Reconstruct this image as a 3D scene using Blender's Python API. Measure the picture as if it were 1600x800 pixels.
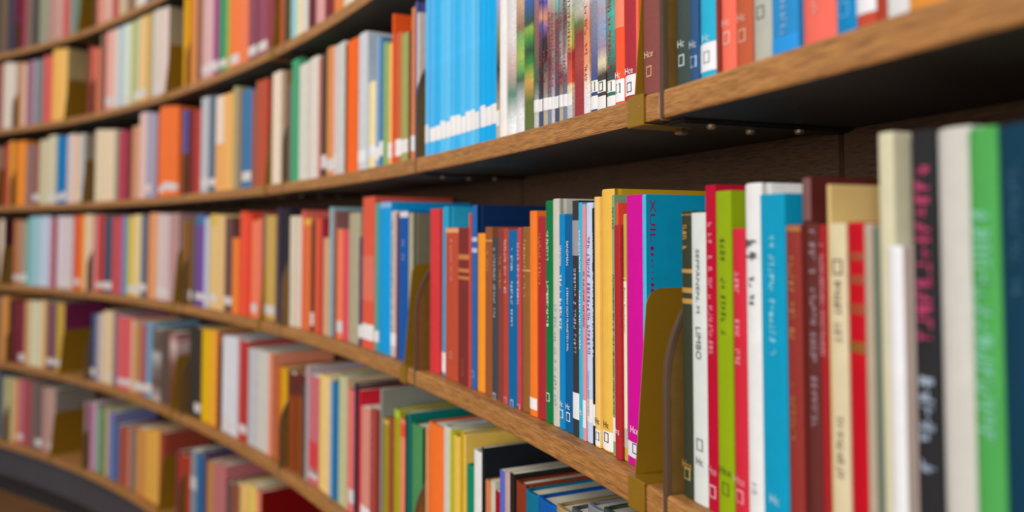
import bpy, bmesh, math, random
from mathutils import Matrix, Vector

sc = bpy.context.scene
for o in list(bpy.data.objects):
    bpy.data.objects.remove(o, do_unlink=True)
C = bpy.data.collections.new('scene'); sc.collection.children.link(C)

# ------------------------------------------------------------ camera, light, exposure
CAM_Z = 1.12
FPX, PITCH, HORIZON = 1250.0, 0.045, 366.0
cd = bpy.data.cameras.new('camera')
cd.sensor_width = 36.0
cd.lens = 36.0 * FPX / 1600.0
cd.shift_y = (HORIZON - FPX * math.tan(PITCH) - 400.0) / 1600.0
cd.clip_start = 0.01
cd.dof.use_dof = True
cd.dof.focus_distance = 0.81
cd.dof.aperture_fstop = 2.5
cam = bpy.data.objects.new('camera', cd); C.objects.link(cam)
cam.location = (0, 0, CAM_Z)
cam.rotation_euler = (math.pi / 2 + PITCH, 0, 0)
sc.camera = cam

sc.view_settings.view_transform = 'Standard'
sc.view_settings.look = 'None'
sc.view_settings.gamma = 1.0
sc.view_settings.use_curve_mapping = False
sc.view_settings.exposure = -0.12

world = bpy.data.worlds.new('hall_light'); sc.world = world; world.use_nodes = True
wn = world.node_tree; bg = wn.nodes['Background']
bg.inputs['Color'].default_value = (0.96, 0.985, 1.0, 1); bg.inputs['Strength'].default_value = 0.56

def area(name, loc, target, size, power, col):
    l = bpy.data.lights.new(name, 'AREA'); l.shape = 'DISK'; l.size = size; l.energy = power; l.color = col
    o = bpy.data.objects.new(name, l); C.objects.link(o); o.location = loc
    d = Vector(target) - Vector(loc)
    o.rotation_euler = d.to_track_quat('-Z', 'Y').to_euler()
    return o
area('hall_ceiling_light', (-3.6, 0.6, 4.6), (0.0, 1.4, 1.0), 2.4, 110, (1.0, 0.98, 0.95))
area('rear_fill_light', (-1.9, -3.4, 1.9), (0.1, 1.4, 1.0), 2.2, 150, (0.99, 0.99, 0.99))  # added fill lamp behind the camera, brightens the covers that face it

# ------------------------------------------------------------ the curve the bookcase follows
CX, CY, R0 = -5.267, -1.4555, 5.801
def rad(th): return R0 - .015 * math.exp(-((th - .73) / .13) ** 2)
def plan(th, rec):
    r = rad(th) + rec
    return CX + r * math.cos(th), CY + r * math.sin(th)
TOPS = [CAM_Z + v for v in (.7991, .4618, .1232, -.2168, -.5488, -.8811)]   # top face of each shelf board
TAU = .0252
DEPTH = .196
JOINTS = [0.25274, 0.37674, 0.49246, 0.6192, 0.74502, 0.88925, 1.0065, 1.1315, 1.2565, 1.3815]
SHELF = ['top', 'second', 'third', 'fourth', 'fifth', 'bottom']
BAY = ['nearest', 'second', 'third', 'fourth', 'fifth', 'sixth', 'seventh', 'eighth', 'ninth']

# ------------------------------------------------------------ materials
def lin(h, g=1.0):
    def f(v):
        v /= 255.0
        v = v / 12.92 if v <= .04045 else ((v + .055) / 1.055) ** 2.4
        return min(.93, max(.004, v * g))
    return tuple(f(int(h[i:i + 2], 16)) for i in (0, 2, 4)) + (1.0,)
MC = {}
def N(t, typ, **kw):
    n = t.nodes.new(typ)
    for k, v in kw.items():
        if hasattr(n, k): setattr(n, k, v)
    return n
def mat(hexc, kind='gloss'):
    key = (hexc, kind)
    if key in MC: return MC[key]
    m = bpy.data.materials.new(kind + '_' + hexc); m.use_nodes = True
    t = m.node_tree; b = t.nodes['Principled BSDF']; L = t.links.new
    col = lin(hexc)
    tc = N(t, 'ShaderNodeTexCoord')
    no = N(t, 'ShaderNodeTexNoise'); L(tc.outputs['Object'], no.inputs['Vector'])
    mx = N(t, 'ShaderNodeMix', data_type='RGBA')
    A, B, F, O = mx.inputs[6], mx.inputs[7], mx.inputs[0], mx.outputs[2]
    L(no.outputs['Fac'], F)
    A.default_value = tuple(v * .9 for v in col[:3]) + (1,)
    B.default_value = tuple(min(.95, v * 1.1) for v in col[:3]) + (1,)
    L(O, b.inputs['Base Color'])
    no.inputs['Scale'].default_value = 60
    bp = N(t, 'ShaderNodeBump'); bp.inputs['Strength'].default_value = .12; bp.inputs['Distance'].default_value = .0004
    if kind == 'cloth':
        w = N(t, 'ShaderNodeTexNoise'); w.inputs['Scale'].default_value = 900; w.inputs['Detail'].default_value = 3
        L(tc.outputs['Object'], w.inputs['Vector']); L(w.outputs['Fac'], bp.inputs['Height'])
        bp.inputs['Strength'].default_value = .5
        no.inputs['Scale'].default_value = 400
        A.default_value = tuple(v * .78 for v in col[:3]) + (1,); B.default_value = tuple(min(.95, v * 1.25) for v in col[:3]) + (1,)
        b.inputs['Roughness'].default_value = .75
    elif kind == 'pages':
        mp = N(t, 'ShaderNodeMapping'); mp.inputs['Scale'].default_value = (3000, 4, 4)
        L(tc.outputs['Object'], mp.inputs['Vector']); L(mp.outputs['Vector'], no.inputs['Vector'])
        no.inputs['Scale'].default_value = 1
        b.inputs['Roughness'].default_value = .9
    elif kind == 'print':
        b.inputs['Roughness'].default_value = .5
    else:
        L(no.outputs['Fac'], bp.inputs['Height'])
        b.inputs['Roughness'].default_value = .5
        b.inputs['Specular IOR Level'].default_value = .1
    L(bp.outputs['Normal'], b.inputs['Normal'])
    MC[key] = m; return m
def picture(stops, h):
    """printed cover picture: patches of colour up the spine, broken up a little by noise"""
    m = bpy.data.materials.new('printed_picture'); m.use_nodes = True
    t = m.node_tree; b = t.nodes['Principled BSDF']; L = t.links.new
    tc = N(t, 'ShaderNodeTexCoord'); sep = N(t, 'ShaderNodeSeparateXYZ'); L(tc.outputs['Object'], sep.inputs[0])
    no = N(t, 'ShaderNodeTexNoise'); no.inputs['Scale'].default_value = 130; no.inputs['Detail'].default_value = 4
    L(tc.outputs['Object'], no.inputs['Vector'])
    m1 = N(t, 'ShaderNodeMath', operation='MULTIPLY_ADD'); L(sep.outputs[2], m1.inputs[0]); m1.inputs[1].default_value = 1.0 / h
    m2 = N(t, 'ShaderNodeMath', operation='MULTIPLY_ADD'); L(no.outputs['Fac'], m2.inputs[0]); m2.inputs[1].default_value = .05; m2.inputs[2].default_value = -.025
    L(m2.outputs[0], m1.inputs[2])
    cr = N(t, 'ShaderNodeValToRGB'); L(m1.outputs[0], cr.inputs[0])
    st = sorted(stops); el = cr.color_ramp.elements
    while len(el) < len(st): el.new(.5)
    for e, (p, c) in zip(el, st): e.position = p
    for e, (p, c) in zip(el, st): e.color = lin(c)
    n2 = N(t, 'ShaderNodeTexNoise'); n2.inputs['Scale'].default_value = 420; L(tc.outputs['Object'], n2.inputs['Vector'])
    hs = N(t, 'ShaderNodeHueSaturation'); L(cr.outputs[0], hs.inputs['Color'])
    m3 = N(t, 'ShaderNodeMath', operation='MULTIPLY_ADD'); L(n2.outputs['Fac'], m3.inputs[0]); m3.inputs[1].default_value = .9; m3.inputs[2].default_value = .55
    L(m3.outputs[0], hs.inputs['Value']); L(hs.outputs[0], b.inputs['Base Color'])
    b.inputs['Roughness'].default_value = .35
    return m
def wood(name, a, bcol, rough=.55):
    m = bpy.data.materials.new(name); m.use_nodes = True
    t = m.node_tree; b = t.nodes['Principled BSDF']; L = t.links.new
    tc = N(t, 'ShaderNodeTexCoord'); mp = N(t, 'ShaderNodeMapping'); mp.inputs['Scale'].default_value = (3.0, 40, 110)
    L(tc.outputs['Object'], mp.inputs['Vector'])
    no = N(t, 'ShaderNodeTexNoise'); no.inputs['Scale'].default_value = 1.6; no.inputs['Detail'].default_value = 8; no.inputs['Roughness'].default_value = .68
    L(mp.outputs['Vector'], no.inputs['Vector'])
    mp2 = N(t, 'ShaderNodeMapping'); mp2.inputs['Scale'].default_value = (36, 700, 1100); L(tc.outputs['Object'], mp2.inputs['Vector'])
    n2 = N(t, 'ShaderNodeTexNoise'); n2.inputs['Scale'].default_value = 1.3; n2.inputs['Detail'].default_value = 3; L(mp2.outputs['Vector'], n2.inputs['Vector'])
    cr = N(t, 'ShaderNodeValToRGB'); L(no.outputs['Fac'], cr.inputs[0])
    cr.color_ramp.elements[0].position = .3; cr.color_ramp.elements[0].color = lin(a)
    cr.color_ramp.elements[1].position = .72; cr.color_ramp.elements[1].color = lin(bcol)
    c2 = N(t, 'ShaderNodeValToRGB'); L(n2.outputs['Fac'], c2.inputs[0])
    c2.color_ramp.elements[0].position = .4; c2.color_ramp.elements[0].color = (.5, .44, .38, 1)
    c2.color_ramp.elements[1].position = .56; c2.color_ramp.elements[1].color = (1.1, 1.08, 1.0, 1)
    mx = N(t, 'ShaderNodeMix', data_type='RGBA', blend_type='MULTIPLY'); mx.inputs[0].default_value = .85
    L(cr.outputs[0], mx.inputs[6]); L(c2.outputs[0], mx.inputs[7]); L(mx.outputs[2], b.inputs['Base Color'])
    bp = N(t, 'ShaderNodeBump'); bp.inputs['Strength'].default_value = .25; bp.inputs['Distance'].default_value = .0005
    L(n2.outputs['Fac'], bp.inputs['Height']); L(bp.outputs['Normal'], b.inputs['Normal'])
    b.inputs['Roughness'].default_value = rough
    return m
def plain(name, h, rough=.5, metal=0.0, noise=25, amt=.12):
    m = bpy.data.materials.new(name); m.use_nodes = True
    t = m.node_tree; b = t.nodes['Principled BSDF']; L = t.links.new
    col = lin(h); tc = N(t, 'ShaderNodeTexCoord'); no = N(t, 'ShaderNodeTexNoise'); no.inputs['Scale'].default_value = noise; no.inputs['Detail'].default_value = 5
    L(tc.outputs['Object'], no.inputs['Vector'])
    mx = N(t, 'ShaderNodeMix', data_type='RGBA'); L(no.outputs['Fac'], mx.inputs[0])
    mx.inputs[6].default_value = tuple(v * (1 - amt) for v in col[:3]) + (1,); mx.inputs[7].default_value = tuple(v * (1 + amt) for v in col[:3]) + (1,)
    L(mx.outputs[2], b.inputs['Base Color']); b.inputs['Roughness'].default_value = rough; b.inputs['Metallic'].default_value = metal
    return m
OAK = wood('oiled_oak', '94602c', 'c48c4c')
UNDER = wood('dark_underside', '1c1a18', '34302c', .5)  # much darker wood colour for the downward faces of the boards
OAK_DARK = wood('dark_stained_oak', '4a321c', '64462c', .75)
FLOORWOOD = wood('floor_boards', '70482c', '94683e', .4)
BRASS = plain('brass_lacquer', '9c7418', .42, .3, 60, .08)
STEEL = plain('brown_steel', '6a5442', .4, .25, 40, .15)
INNER = plain('tarnished_brass', '84642e', .45, .3, 70, .3)
DARKSTEEL = plain('dark_steel', '2c2622', .45, .5, 40, .15)
SCREW = plain('worn_screw', 'b09c84', .35, .8)
PLINTH = plain('graphite_paint', '3e3e45', .38, 0, 4, .2)
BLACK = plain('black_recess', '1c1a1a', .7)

# ------------------------------------------------------------ helpers
def link(name, me, mats, parent=None, smooth=False):
    o = bpy.data.objects.new(name, me); C.objects.link(o)
    for m in mats: me.materials.append(m)
    if parent: o.parent = parent
    if smooth:
        for p in me.polygons: p.use_smooth = True
    return o
def empty(name, loc, rz, label, cat, group=None):
    o = bpy.data.objects.new(name, None); C.objects.link(o)
    o.empty_display_size = .02; o.location = loc; o.rotation_euler = (0, 0, rz)
    o['label'] = label; o['category'] = cat
    if group: o['group'] = group
    return o
def tag(o, label, cat, group=None):
    o['label'] = label; o['category'] = cat
    if group: o['group'] = group
def structure(o): o['kind'] = 'structure'; return o
def pyd(name, vs, fs):
    me = bpy.data.meshes.new(name); me.from_pydata(vs, [], fs); me.update(); return me

def cover_geo(w, h, d, hard):
    """C-shaped case: rounded spine and two boards, as (verts, faces, side-flag)"""
    t = .0022 if hard else .0006
    t = min(t, w * .2)
    bul = min(.0035, w * .14) if hard else min(.0012, w * .06)
    n = 7
    out = []
    for i in range(n):
        x = -w / 2 + w * i / (n - 1); u = 2 * x / w
        out.append((x * (1 - .0), bul * abs(u) ** 2.4))
    seq = list(out)
    if hard and w > .009:
        seq += [(w / 2, .0045), (w / 2 - .0011, .0068), (w / 2 - .0011, .0088), (w / 2, .0115)]
    seq += [(w / 2, d), (w / 2 - t, d), (w / 2 - t - (.0011 if hard and w > .009 else 0), t + bul), (-w / 2 + t + (.0011 if hard and w > .009 else 0), t + bul), (-w / 2 + t, d), (-w / 2, d)]
    if hard and w > .009:
        seq += [(-w / 2, .0115), (-w / 2 + .0011, .0088), (-w / 2 + .0011, .0068), (-w / 2, .0045)]
    inner = {i for i, (x, y) in enumerate(seq)}
    m = len(seq); vs = []; e = .0009 if hard else .0003
    for z, ins in ((0, e), (e * 1.3, 0), (h - e * 1.6, 0), (h - e * .4, e * .45), (h, e * 1.1)):
        for x, y in seq:
            sx = x - math.copysign(min(ins, abs(x)), x); sy = y + (ins if y < bul + 1e-5 else (-ins if y > d - 1e-6 else 0))
            vs.append((sx, sy, z))
    fs = []; side = []
    for r in range(4):
        for i in range(m):
            j = (i + 1) % m
            fs.append((r * m + i, r * m + j, (r + 1) * m + j, (r + 1) * m + i))
            side.append(n - 1 <= i < m - (0 if not (hard and w > .009) else 0) and i >= n - 1)
    fs.append(tuple(reversed(range(m)))); side.append(False)
    fs.append(tuple(4 * m + i for i in range(m))); side.append(False)
    return vs, fs, side, bul, t
def pages_geo(w, h, d, t, bul, hard):
    g = .0032 if hard else .0002; x = w / 2 - t - (.0012 if hard and w > .009 else .0001); y0 = t + bul + .0003; y1 = d - g; z0, z1 = (g if hard else .0003), h - g
    x = max(x, .0004)
    vs = [(sx * x, y, z) for z in (z0, z1) for (sx, y) in ((-1, y0), (1, y0), (1, y1), (-1, y1))]
    return vs, [(0, 3, 2, 1), (4, 5, 6, 7), (0, 1, 5, 4), (1, 2, 6, 5), (2, 3, 7, 6), (3, 0, 4, 7)]
def band_geo(w, bul, z0, z1, off=.00025, x0=-1, x1=1):
    vs = []; fs = []; n = 7
    for z in (z0, z1):
        for i in range(n):
            u = x0 + (x1 - x0) * i / (n - 1); vs.append((u * (w / 2 + off * .5), bul * abs(u) ** 2.4 - off, z))
    for i in range(n - 1): fs.append((i, i + 1, n + i + 1, n + i))
    return vs, fs
def text_mesh(s):
    cu = bpy.data.curves.new('lettering', 'FONT'); cu.body = s; cu.resolution_u = 3
    o = bpy.data.objects.new('lettering_source', cu); C.objects.link(o)
    dg = bpy.context.evaluated_depsgraph_get(); me = bpy.data.meshes.new_from_object(o.evaluated_get(dg))
    bpy.data.objects.remove(o, do_unlink=True); bpy.data.curves.remove(cu); return me
def fit_text(me, fn, W, Hh):
    xs = [v.co.x for v in me.vertices]; ys = [v.co.y for v in me.vertices]
    x0, x1, y0, y1 = min(xs), max(xs), min(ys), max(ys)
    for v in me.vertices:
        v.co = fn(((v.co.x - x0) / (x1 - x0) - .5) * W, ((v.co.y - y0) / (y1 - y0) - .5) * Hh)
    me.update(); return (x1 - x0) / (y1 - y0)

def make_book(k, th, w, h, d, rec, hx, side, kind, name, label, group, marks, onfoot=False):
    w /= 1000; h /= 1000; d /= 1000; rec /= 1000
    hard = 'h' in kind; cloth = 'c' in kind
    x, y = plan(th, rec)
    root = empty('book', (x, y, TOPS[k] + .0004 + (.0017 if onfoot else 0)), th - math.pi / 2, label, 'book', group)
    vs, fs, sd, bul, t = cover_geo(w, h, d, hard or cloth)
    pic = [m for m in marks if m[0] == 'G']
    km = 'cloth' if cloth else 'gloss'
    ms = [picture(pic[0][1], h) if pic else mat(hx, km)]
    me = pyd('cover', vs, fs)
    if side:
        ms.append(mat(side, km))
        for p, s in zip(me.polygons, sd):
            if s: p.material_index = 1
    link('cover', me, ms, root)
    vs, fs = pages_geo(w, h, d, t, bul, hard or cloth)
    if w > .004: link('pages', pyd('pages', vs, fs), [mat('e2d8c0' if hash_(name) % 3 else 'efe9dc', 'pages')], root)
    rng = random.Random(int(th * 1e5) + k)
    def curve_y(xx): return bul * abs(2 * xx / w) ** 2.4 - .00035
    for m in marks:
        if m[0] == 'B':
            vs, fs = band_geo(w, bul, m[2] / 1000, m[3] / 1000)
            light = int(m[1][0:2], 16) > 0xe4 and m[2] < 60
            o = link('spine_label' if light else 'colour_band', pyd('band', vs, fs), [mat(m[1], 'print')], root)
            if light: o['label'] = 'white shelf label'
        elif m[0] == 'S':
            s = min(.0042, w * .36); zc = m[2] / 1000; q = s * .72; hh = s * 1.15
            vs = []
            for (a, b) in ((s, hh), (q, hh * .78)):
                for (sx, sz) in ((-1, -1), (1, -1), (1, 1), (-1, 1)): vs.append((sx * a, curve_y(a) - .0001, zc + sz * b))
            link('square_mark', pyd('square', vs, [(0, 1, 5, 4), (1, 2, 6, 5), (2, 3, 7, 6), (3, 0, 4, 7)]), [mat(m[1], 'print')], root)
        elif m[0] == 'H':
            me = text_mesh(m[3]); W = min(w * .82, .0075 * len(m[3]) / 1.6); Hh = .0062
            zc = m[2] / 1000
            fit_text(me, lambda a, b: Vector((a, curve_y(W * .5) * .3 - .0006, zc + b)), W, Hh)
            link('class_lettering', me, [mat(m[1], 'print')], root)
        elif m[0] == 'D':     # dots and letters down the near board of the turquoise book
            me = text_mesh('XUIL'); X = w / 2 + .0004
            zc = h - .024
            fit_text(me, lambda a, b: Vector((X, .0075 + b, zc - a)), .040, .0062)
            link('title_lettering', me, [mat(m[1], 'print')], root)
            vs = []; fs = []; z = h - .050; q = 0
            while z > .03:
                r = (.0021, .0016, .0011, .0009, .0009, .0012, .0019)[q % 7]; i = len(vs)
                vs += [(X, .0068 + r * math.cos(a * math.pi / 5), z + r * math.sin(a * math.pi / 5)) for a in range(10)]; fs.append(tuple(range(i, i + 10)))
                z -= .0056; q += 1
            link('printed_dots', pyd('dots', vs, fs), [mat(m[1], 'print')], root)
        elif m[0] == 'V':
            me = text_mesh(m[4]); Ln = (m[3] - m[2]) / 1000; zc = (m[3] + m[2]) / 2000
            hh = min(w * .55, Ln / len(m[4]) * 1.35)
            fit_text(me, lambda a, b: Vector((b, -.0006, zc - a)), Ln, hh)
            link('title_lettering', me, [mat(m[1], 'print')], root)
        elif m[0] in 'vU':     # lettering too blurred in the photograph to read: strokes of letter size
            vs = []; fs = []; z = m[3] / 1000; ww = w * .6 if m[0] == 'U' else min(w * .5, .0055); adv = ww * .8
            while z - adv > m[2] / 1000:
                if rng.random() > (.16 if m[0] == 'v' else .04):
                    for st in range(rng.choice((2, 3))):
                        zz = z - adv * rng.choice((.05, .3, .55)); a = -ww / 2 + ww * rng.choice((0, 0, .4)); b = ww / 2 * rng.choice((1, 1, .2)); tk = ww * .16
                        i = len(vs); vs += [(a, -.0005, zz), (b, -.0005, zz), (b, -.0005, zz - tk), (a, -.0005, zz - tk)]; fs.append((i, i + 3, i + 2, i + 1))
                    xx = rng.choice((-ww / 2, 0, ww / 2 - ww * .16)); i = len(vs)
                    vs += [(xx, -.0005, z), (xx + ww * .16, -.0005, z), (xx + ww * .16, -.0005, z - adv * .7), (xx, -.0005, z - adv * .7)]; fs.append((i, i + 3, i + 2, i + 1))
                z -= adv
            if vs: link('title_lettering', pyd('strokes', vs, fs), [mat(m[1], 'print')], root)
    return root
def hash_(s): return sum(ord(c) for c in s)

# ------------------------------------------------------------ large structure
def ring_slab(name, th0, th1, r0, r1, z0, z1, mats, bevel=0.0, n=20, origin=None):
    """a curved bar following the bookcase: recess r0..r1, height z0..z1; own origin at its middle, x along the run"""
    tm = (th0 + th1) / 2; ox, oy = plan(tm, r0); rz = tm - math.pi / 2
    M = Matrix.Rotation(-rz, 4, 'Z') @ Matrix.Translation((-ox, -oy, -z0))
    b = bevel
    if b: prof = [(r0, z0 + b), (r0 + b * .3, z0 + b * .3), (r0 + b, z0), (r1, z0), (r1, z1), (r0 + b, z1), (r0 + b * .3, z1 - b * .3), (r0, z1 - b)]
    else: prof = [(r0, z0), (r1, z0), (r1, z1), (r0, z1)]
    m = len(prof); vs = []; fs = []
    eb = b * .6 if b else 0
    cols = [th0 + (th1 - th0) * i / n for i in range(n + 1)]
    zc = (z0 + z1) / 2; rc = (r0 + r1) / 2
    if eb:
        cols = [th0, th0 + eb / R0] + cols[1:-1] + [th1 - eb / R0, th1]
    for ci, th in enumerate(cols):
        for (r, z) in prof:
            if eb and ci in (0, len(cols) - 1):
                r += eb if r < rc else -eb; z += eb if z < zc else -eb
            x, y = plan(th, r); v = M @ Vector((x, y, z)); vs.append(tuple(v))
    for i in range(len(cols) - 1):
        for j in range(m):
            a = i * m + j; c = i * m + (j + 1) % m
            fs.append((a, a + m, c + m, c))
    fs.append(tuple(range(m))); e = (len(cols) - 1) * m; fs.append(tuple(e + j for j in reversed(range(m))))
    o = link(name, pyd(name, vs, fs), mats)
    bm = bmesh.new(); bm.from_mesh(o.data); bmesh.ops.recalc_face_normals(bm, faces=bm.faces); bm.to_mesh(o.data); bm.free()
    o.location = (ox, oy, z0); o.rotation_euler = (0, 0, rz)
    return o
FLOOR_Z = 0.0
# floor of the hall
vs = [(-16, -10, 0), (6, -10, 0), (6, 12, 0), (-16, 12, 0)]
fl = structure(link('floor', pyd('floor', [(a, b, -.05) for a, b, c in vs] + vs, [(3, 2, 1, 0), (4, 5, 6, 7), (0, 1, 5, 4), (1, 2, 6, 5), (2, 3, 7, 6), (3, 0, 4, 7)]), [FLOORWOOD]))
# curved back panelling, one panel to a bay with a dark seam between
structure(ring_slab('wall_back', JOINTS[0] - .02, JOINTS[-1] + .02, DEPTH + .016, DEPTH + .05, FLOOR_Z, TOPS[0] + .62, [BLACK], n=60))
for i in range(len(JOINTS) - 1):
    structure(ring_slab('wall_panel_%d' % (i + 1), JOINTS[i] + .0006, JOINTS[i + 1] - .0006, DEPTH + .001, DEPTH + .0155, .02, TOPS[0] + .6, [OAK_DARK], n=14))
structure(ring_slab('baseboard_back', JOINTS[0], JOINTS[-1], .028, DEPTH, .07, TOPS[5] - TAU - .001, [PLINTH], bevel=.02, n=70))
structure(ring_slab('trim_1', JOINTS[0], JOINTS[-1], .06, DEPTH, .0, .0695, [BLACK], n=70))

# ------------------------------------------------------------ shelf boards
LEVELS = [(TOPS[0] + .337, None)] + [(z, k) for k, z in enumerate(TOPS)]  # first level is an unseen board, added to shade the top row
for z, k in LEVELS:
    for i in range(len(JOINTS) - 1):
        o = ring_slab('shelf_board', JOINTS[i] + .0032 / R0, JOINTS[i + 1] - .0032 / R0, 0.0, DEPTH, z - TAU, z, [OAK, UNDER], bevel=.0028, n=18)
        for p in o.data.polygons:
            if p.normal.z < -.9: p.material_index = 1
        if k is None: tag(o, 'unseen oak board added to shade the top row of books, %s bay' % BAY[i], 'shelf', 'unseen shading boards added above the top row')
        else: tag(o, 'curved oak shelf board under the %s row of books, %s bay' % (SHELF[k], BAY[i]), 'shelf', 'oak boards of the %s shelf' % SHELF[k])

# ------------------------------------------------------------ steel brackets between the bays
def make_bracket(j, z, label):
    th = JOINTS[j]; x, y = plan(th, 0)
    root = empty('shelf_bracket', (x, y, z), th - math.pi / 2, label, 'bracket', 'steel shelf brackets between the bays')
    def outline(f, dz=0):     # front edge: straight up, then a quarter ellipse to the rear
        pts = [(f, -.0235)]
        zc, a, b = .09, .12 - f, .115 - dz
        pts.append((f, .03)); pts.append((f, .06))
        for q in range(0, 13):
            u = q / 12 * math.pi / 2; pts.append((f + a * (1 - math.cos(u)), zc + b * math.sin(u)))
        pts.append((DEPTH - .003, zc + b))
        return pts
    P = outline(.003, .003); n = len(P); hw = .0011
    ring = P + [(DEPTH - .003, -.0235)]
    m = len(ring); vs = [(-hw, a, b) for a, b in ring] + [(hw, a, b) for a, b in ring]
    fs = [tuple(range(m)), tuple(m + i for i in reversed(range(m)))] + [(i, m + i, m + (i + 1) % m, (i + 1) % m) for i in range(m)]
    link('side_plate', pyd('plate', vs, fs), [INNER], root)
    A = outline(0.0); B = outline(.0016, .0016)      # rolled rim along the front and top
    vs = []; fs = []; hw = .0019
    for a, b in zip(A, B):
        vs += [(-hw, b[0], b[1]), (-hw * .8, a[0], a[1]), (-.0006, a[0], a[1]), (-.0004, b[0], b[1]), (.0004, b[0], b[1]), (.0006, a[0], a[1]), (hw * .8, a[0], a[1]), (hw, b[0], b[1]), (hw, b[0] + .004, b[1] - .001), (-hw, b[0] + .004, b[1] - .001)]
    m = 10
    for i in range(len(A) - 1):
        for q in range(m): fs.append((i * m + q, i * m + (q + 1) % m, (i + 1) * m + (q + 1) % m, (i + 1) * m + q))
    fs.append(tuple(reversed(range(m)))); e = (len(A) - 1) * m; fs.append(tuple(e + q for q in range(m)))
    link('rolled_rim', pyd('rim', vs, fs), [STEEL], root)
    # flat arm under the two board ends
    zz = -TAU - .0002; w2 = .016
    vs = [(sx * w2, yy, zq) for zq in (zz - .002, zz) for (sx, yy) in ((-1, .012), (1, .012), (1, DEPTH), (-1, DEPTH))]
    vs += [(sx * .011, yy, zq) for zq in (zz - .0035, zz - .002) for (sx, yy) in ((-1, .016), (1, .016), (1, DEPTH), (-1, DEPTH))]
    bx = [(0, 3, 2, 1), (4, 5, 6, 7), (0, 1, 5, 4), (1, 2, 6, 5), (2, 3, 7, 6), (3, 0, 4, 7)]
    link('support_arm', pyd('arm', vs, bx + [tuple(8 + q for q in f) for f in bx]), [DARKSTEEL], root)
    for yy, sx in ((.045, 1), (.10, -1), (.14, 1)):
        vs = []; r = .0045
        for zq, rr in ((zz - .0035, r), (zz - .006, r), (zz - .0075, r * .6)):
            for q in range(10): vs.append((sx * .009 + rr * math.cos(q * math.pi / 5), yy + rr * math.sin(q * math.pi / 5), zq))
        fs = [(r_ * 10 + q, r_ * 10 + (q + 1) % 10, (r_ + 1) * 10 + (q + 1) % 10, (r_ + 1) * 10 + q) for r_ in range(2) for q in range(10)] + [tuple(20 + q for q in range(10))]
        link('bolt', pyd('bolt', vs, fs), [SCREW], root)
    return root
for k, z in enumerate(TOPS):
    for j in range(1, len(JOINTS) - 1):
        make_bracket(j, z, 'brown steel shelf bracket with rounded top on %s shelf, between %s and %s bays' % (SHELF[k], BAY[j - 1], BAY[j]))

# ------------------------------------------------------------ brass bookends clipped over the shelf edge
def make_bookend(k, th, j, foot):
    x, y = plan(th, 0)
    root = empty('bookend', (x, y, TOPS[k]), th - math.pi / 2, 'brass plate bookend clipped to %s shelf, left of bracket between %s and %s bays' % (SHELF[k], BAY[j - 1], BAY[j]), 'bookend', 'brass bookends')
    # upright: front edge leans back, rounded upper corner
    f0, f1, H, D = .005, .0175, .167, .150; r = .017
    ring = [(f0, .0012), (f1, H - r)]
    for q in range(1, 9):
        u = q / 8 * math.pi / 2; ring.append((f1 + r * (1 - math.cos(u)) , H - r + r * math.sin(u)))
    ring += [(D - .01, H), (D, H - .01), (D, .0012)]
    hw = .0006; m = len(ring)
    vs = [(-hw, a, b) for a, b in ring] + [(hw, a, b) for a, b in ring]
    fs = [tuple(range(m)), tuple(m + i for i in reversed(range(m)))] + [(i, m + i, m + (i + 1) % m, (i + 1) % m) for i in range(m)]
    link('upright_plate', pyd('upright', vs, fs), [BRASS], root)
    # foot on the board, folded down over the front edge and back underneath
    W = foot / 1000; t = .0011; fr = -.0012
    prof = [(D, .0001), (fr, .0001), (fr, -TAU - .0006), (.05, -TAU - .0006), (.05, -TAU - .0006 - t), (fr - t + .0004, -TAU - .0006 - t), (fr - t, -TAU - .0002 - t * .5), (fr - t, .0001 + t * .6), (fr - t + .0004, .0001 + t), (D, .0001 + t)]
    m = len(prof)
    vs = [(-.0006, a, b) for a, b in prof] + [(W, a, b) for a, b in prof]
    fs = [tuple(range(m)), tuple(m + i for i in reversed(range(m)))] + [(i, m + i, m + (i + 1) % m, (i + 1) % m) for i in range(m)]
    o = link('foot_clip', pyd('foot', vs, fs), [BRASS], root)
    bm = bmesh.new(); bm.from_mesh(o.data); bmesh.ops.recalc_face_normals(bm, faces=bm.faces); bm.to_mesh(o.data); bm.free()
    vs = []; fs = []; zq = -TAU - .0006 - t
    for dz, rr in ((0, .0022), (-.0015, .0026), (-.002, .0060), (-.0035, .0066), (-.0050, .0052)):
        for q in range(12): vs.append((W * .5 + rr * math.cos(q * math.pi / 6) * (1 if q % 3 else .86), .046 + rr * math.sin(q * math.pi / 6), zq + dz))
    fs = [(a * 12 + q, a * 12 + (q + 1) % 12, (a + 1) * 12 + (q + 1) % 12, (a + 1) * 12 + q) for a in range(4) for q in range(12)] + [tuple(48 + q for q in range(12))]
    link('clamp_screw', pyd('screw', vs, fs), [SCREW], root)
    for xx, zz in ((.002, -.013), (W - .007, -.010)):
        vs = [(xx + .0009 * math.cos(q * math.pi / 4), fr - t - .0003, zz + .0009 * math.sin(q * math.pi / 4)) for q in range(8)] + [(xx, fr - t - .0007, zz)]
        link('rivet', pyd('rivet', vs, [(q, (q + 1) % 8, 8) for q in range(8)]), [SCREW], root)
    return root
PLATES = [(3, 0.38626, 1, 27.0), (3, 0.5025, 2, 27.0), (3, 0.64647, 3, 27.0), (3, 0.7605, 4, 27.0), (3, 1.02096, 6, 27.0), (2, 0.38569, 1, 27.0), (2, 0.64245, 3, 27.0), (2, 0.90247, 5, 27.0), (2, 1.03098, 6, 27.0), (1, 0.63557, 3, 27.0), (1, 0.7782, 4, 27.0), (1, 0.93158, 5, 27.0), (0, 0.91453, 5, 27.0), (4, 0.75949, 4, 27.0), (4, 0.92961, 5, 27.0), (5, 0.77615, 4, 27.0), (5, 0.93976, 5, 27.0)]
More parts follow.
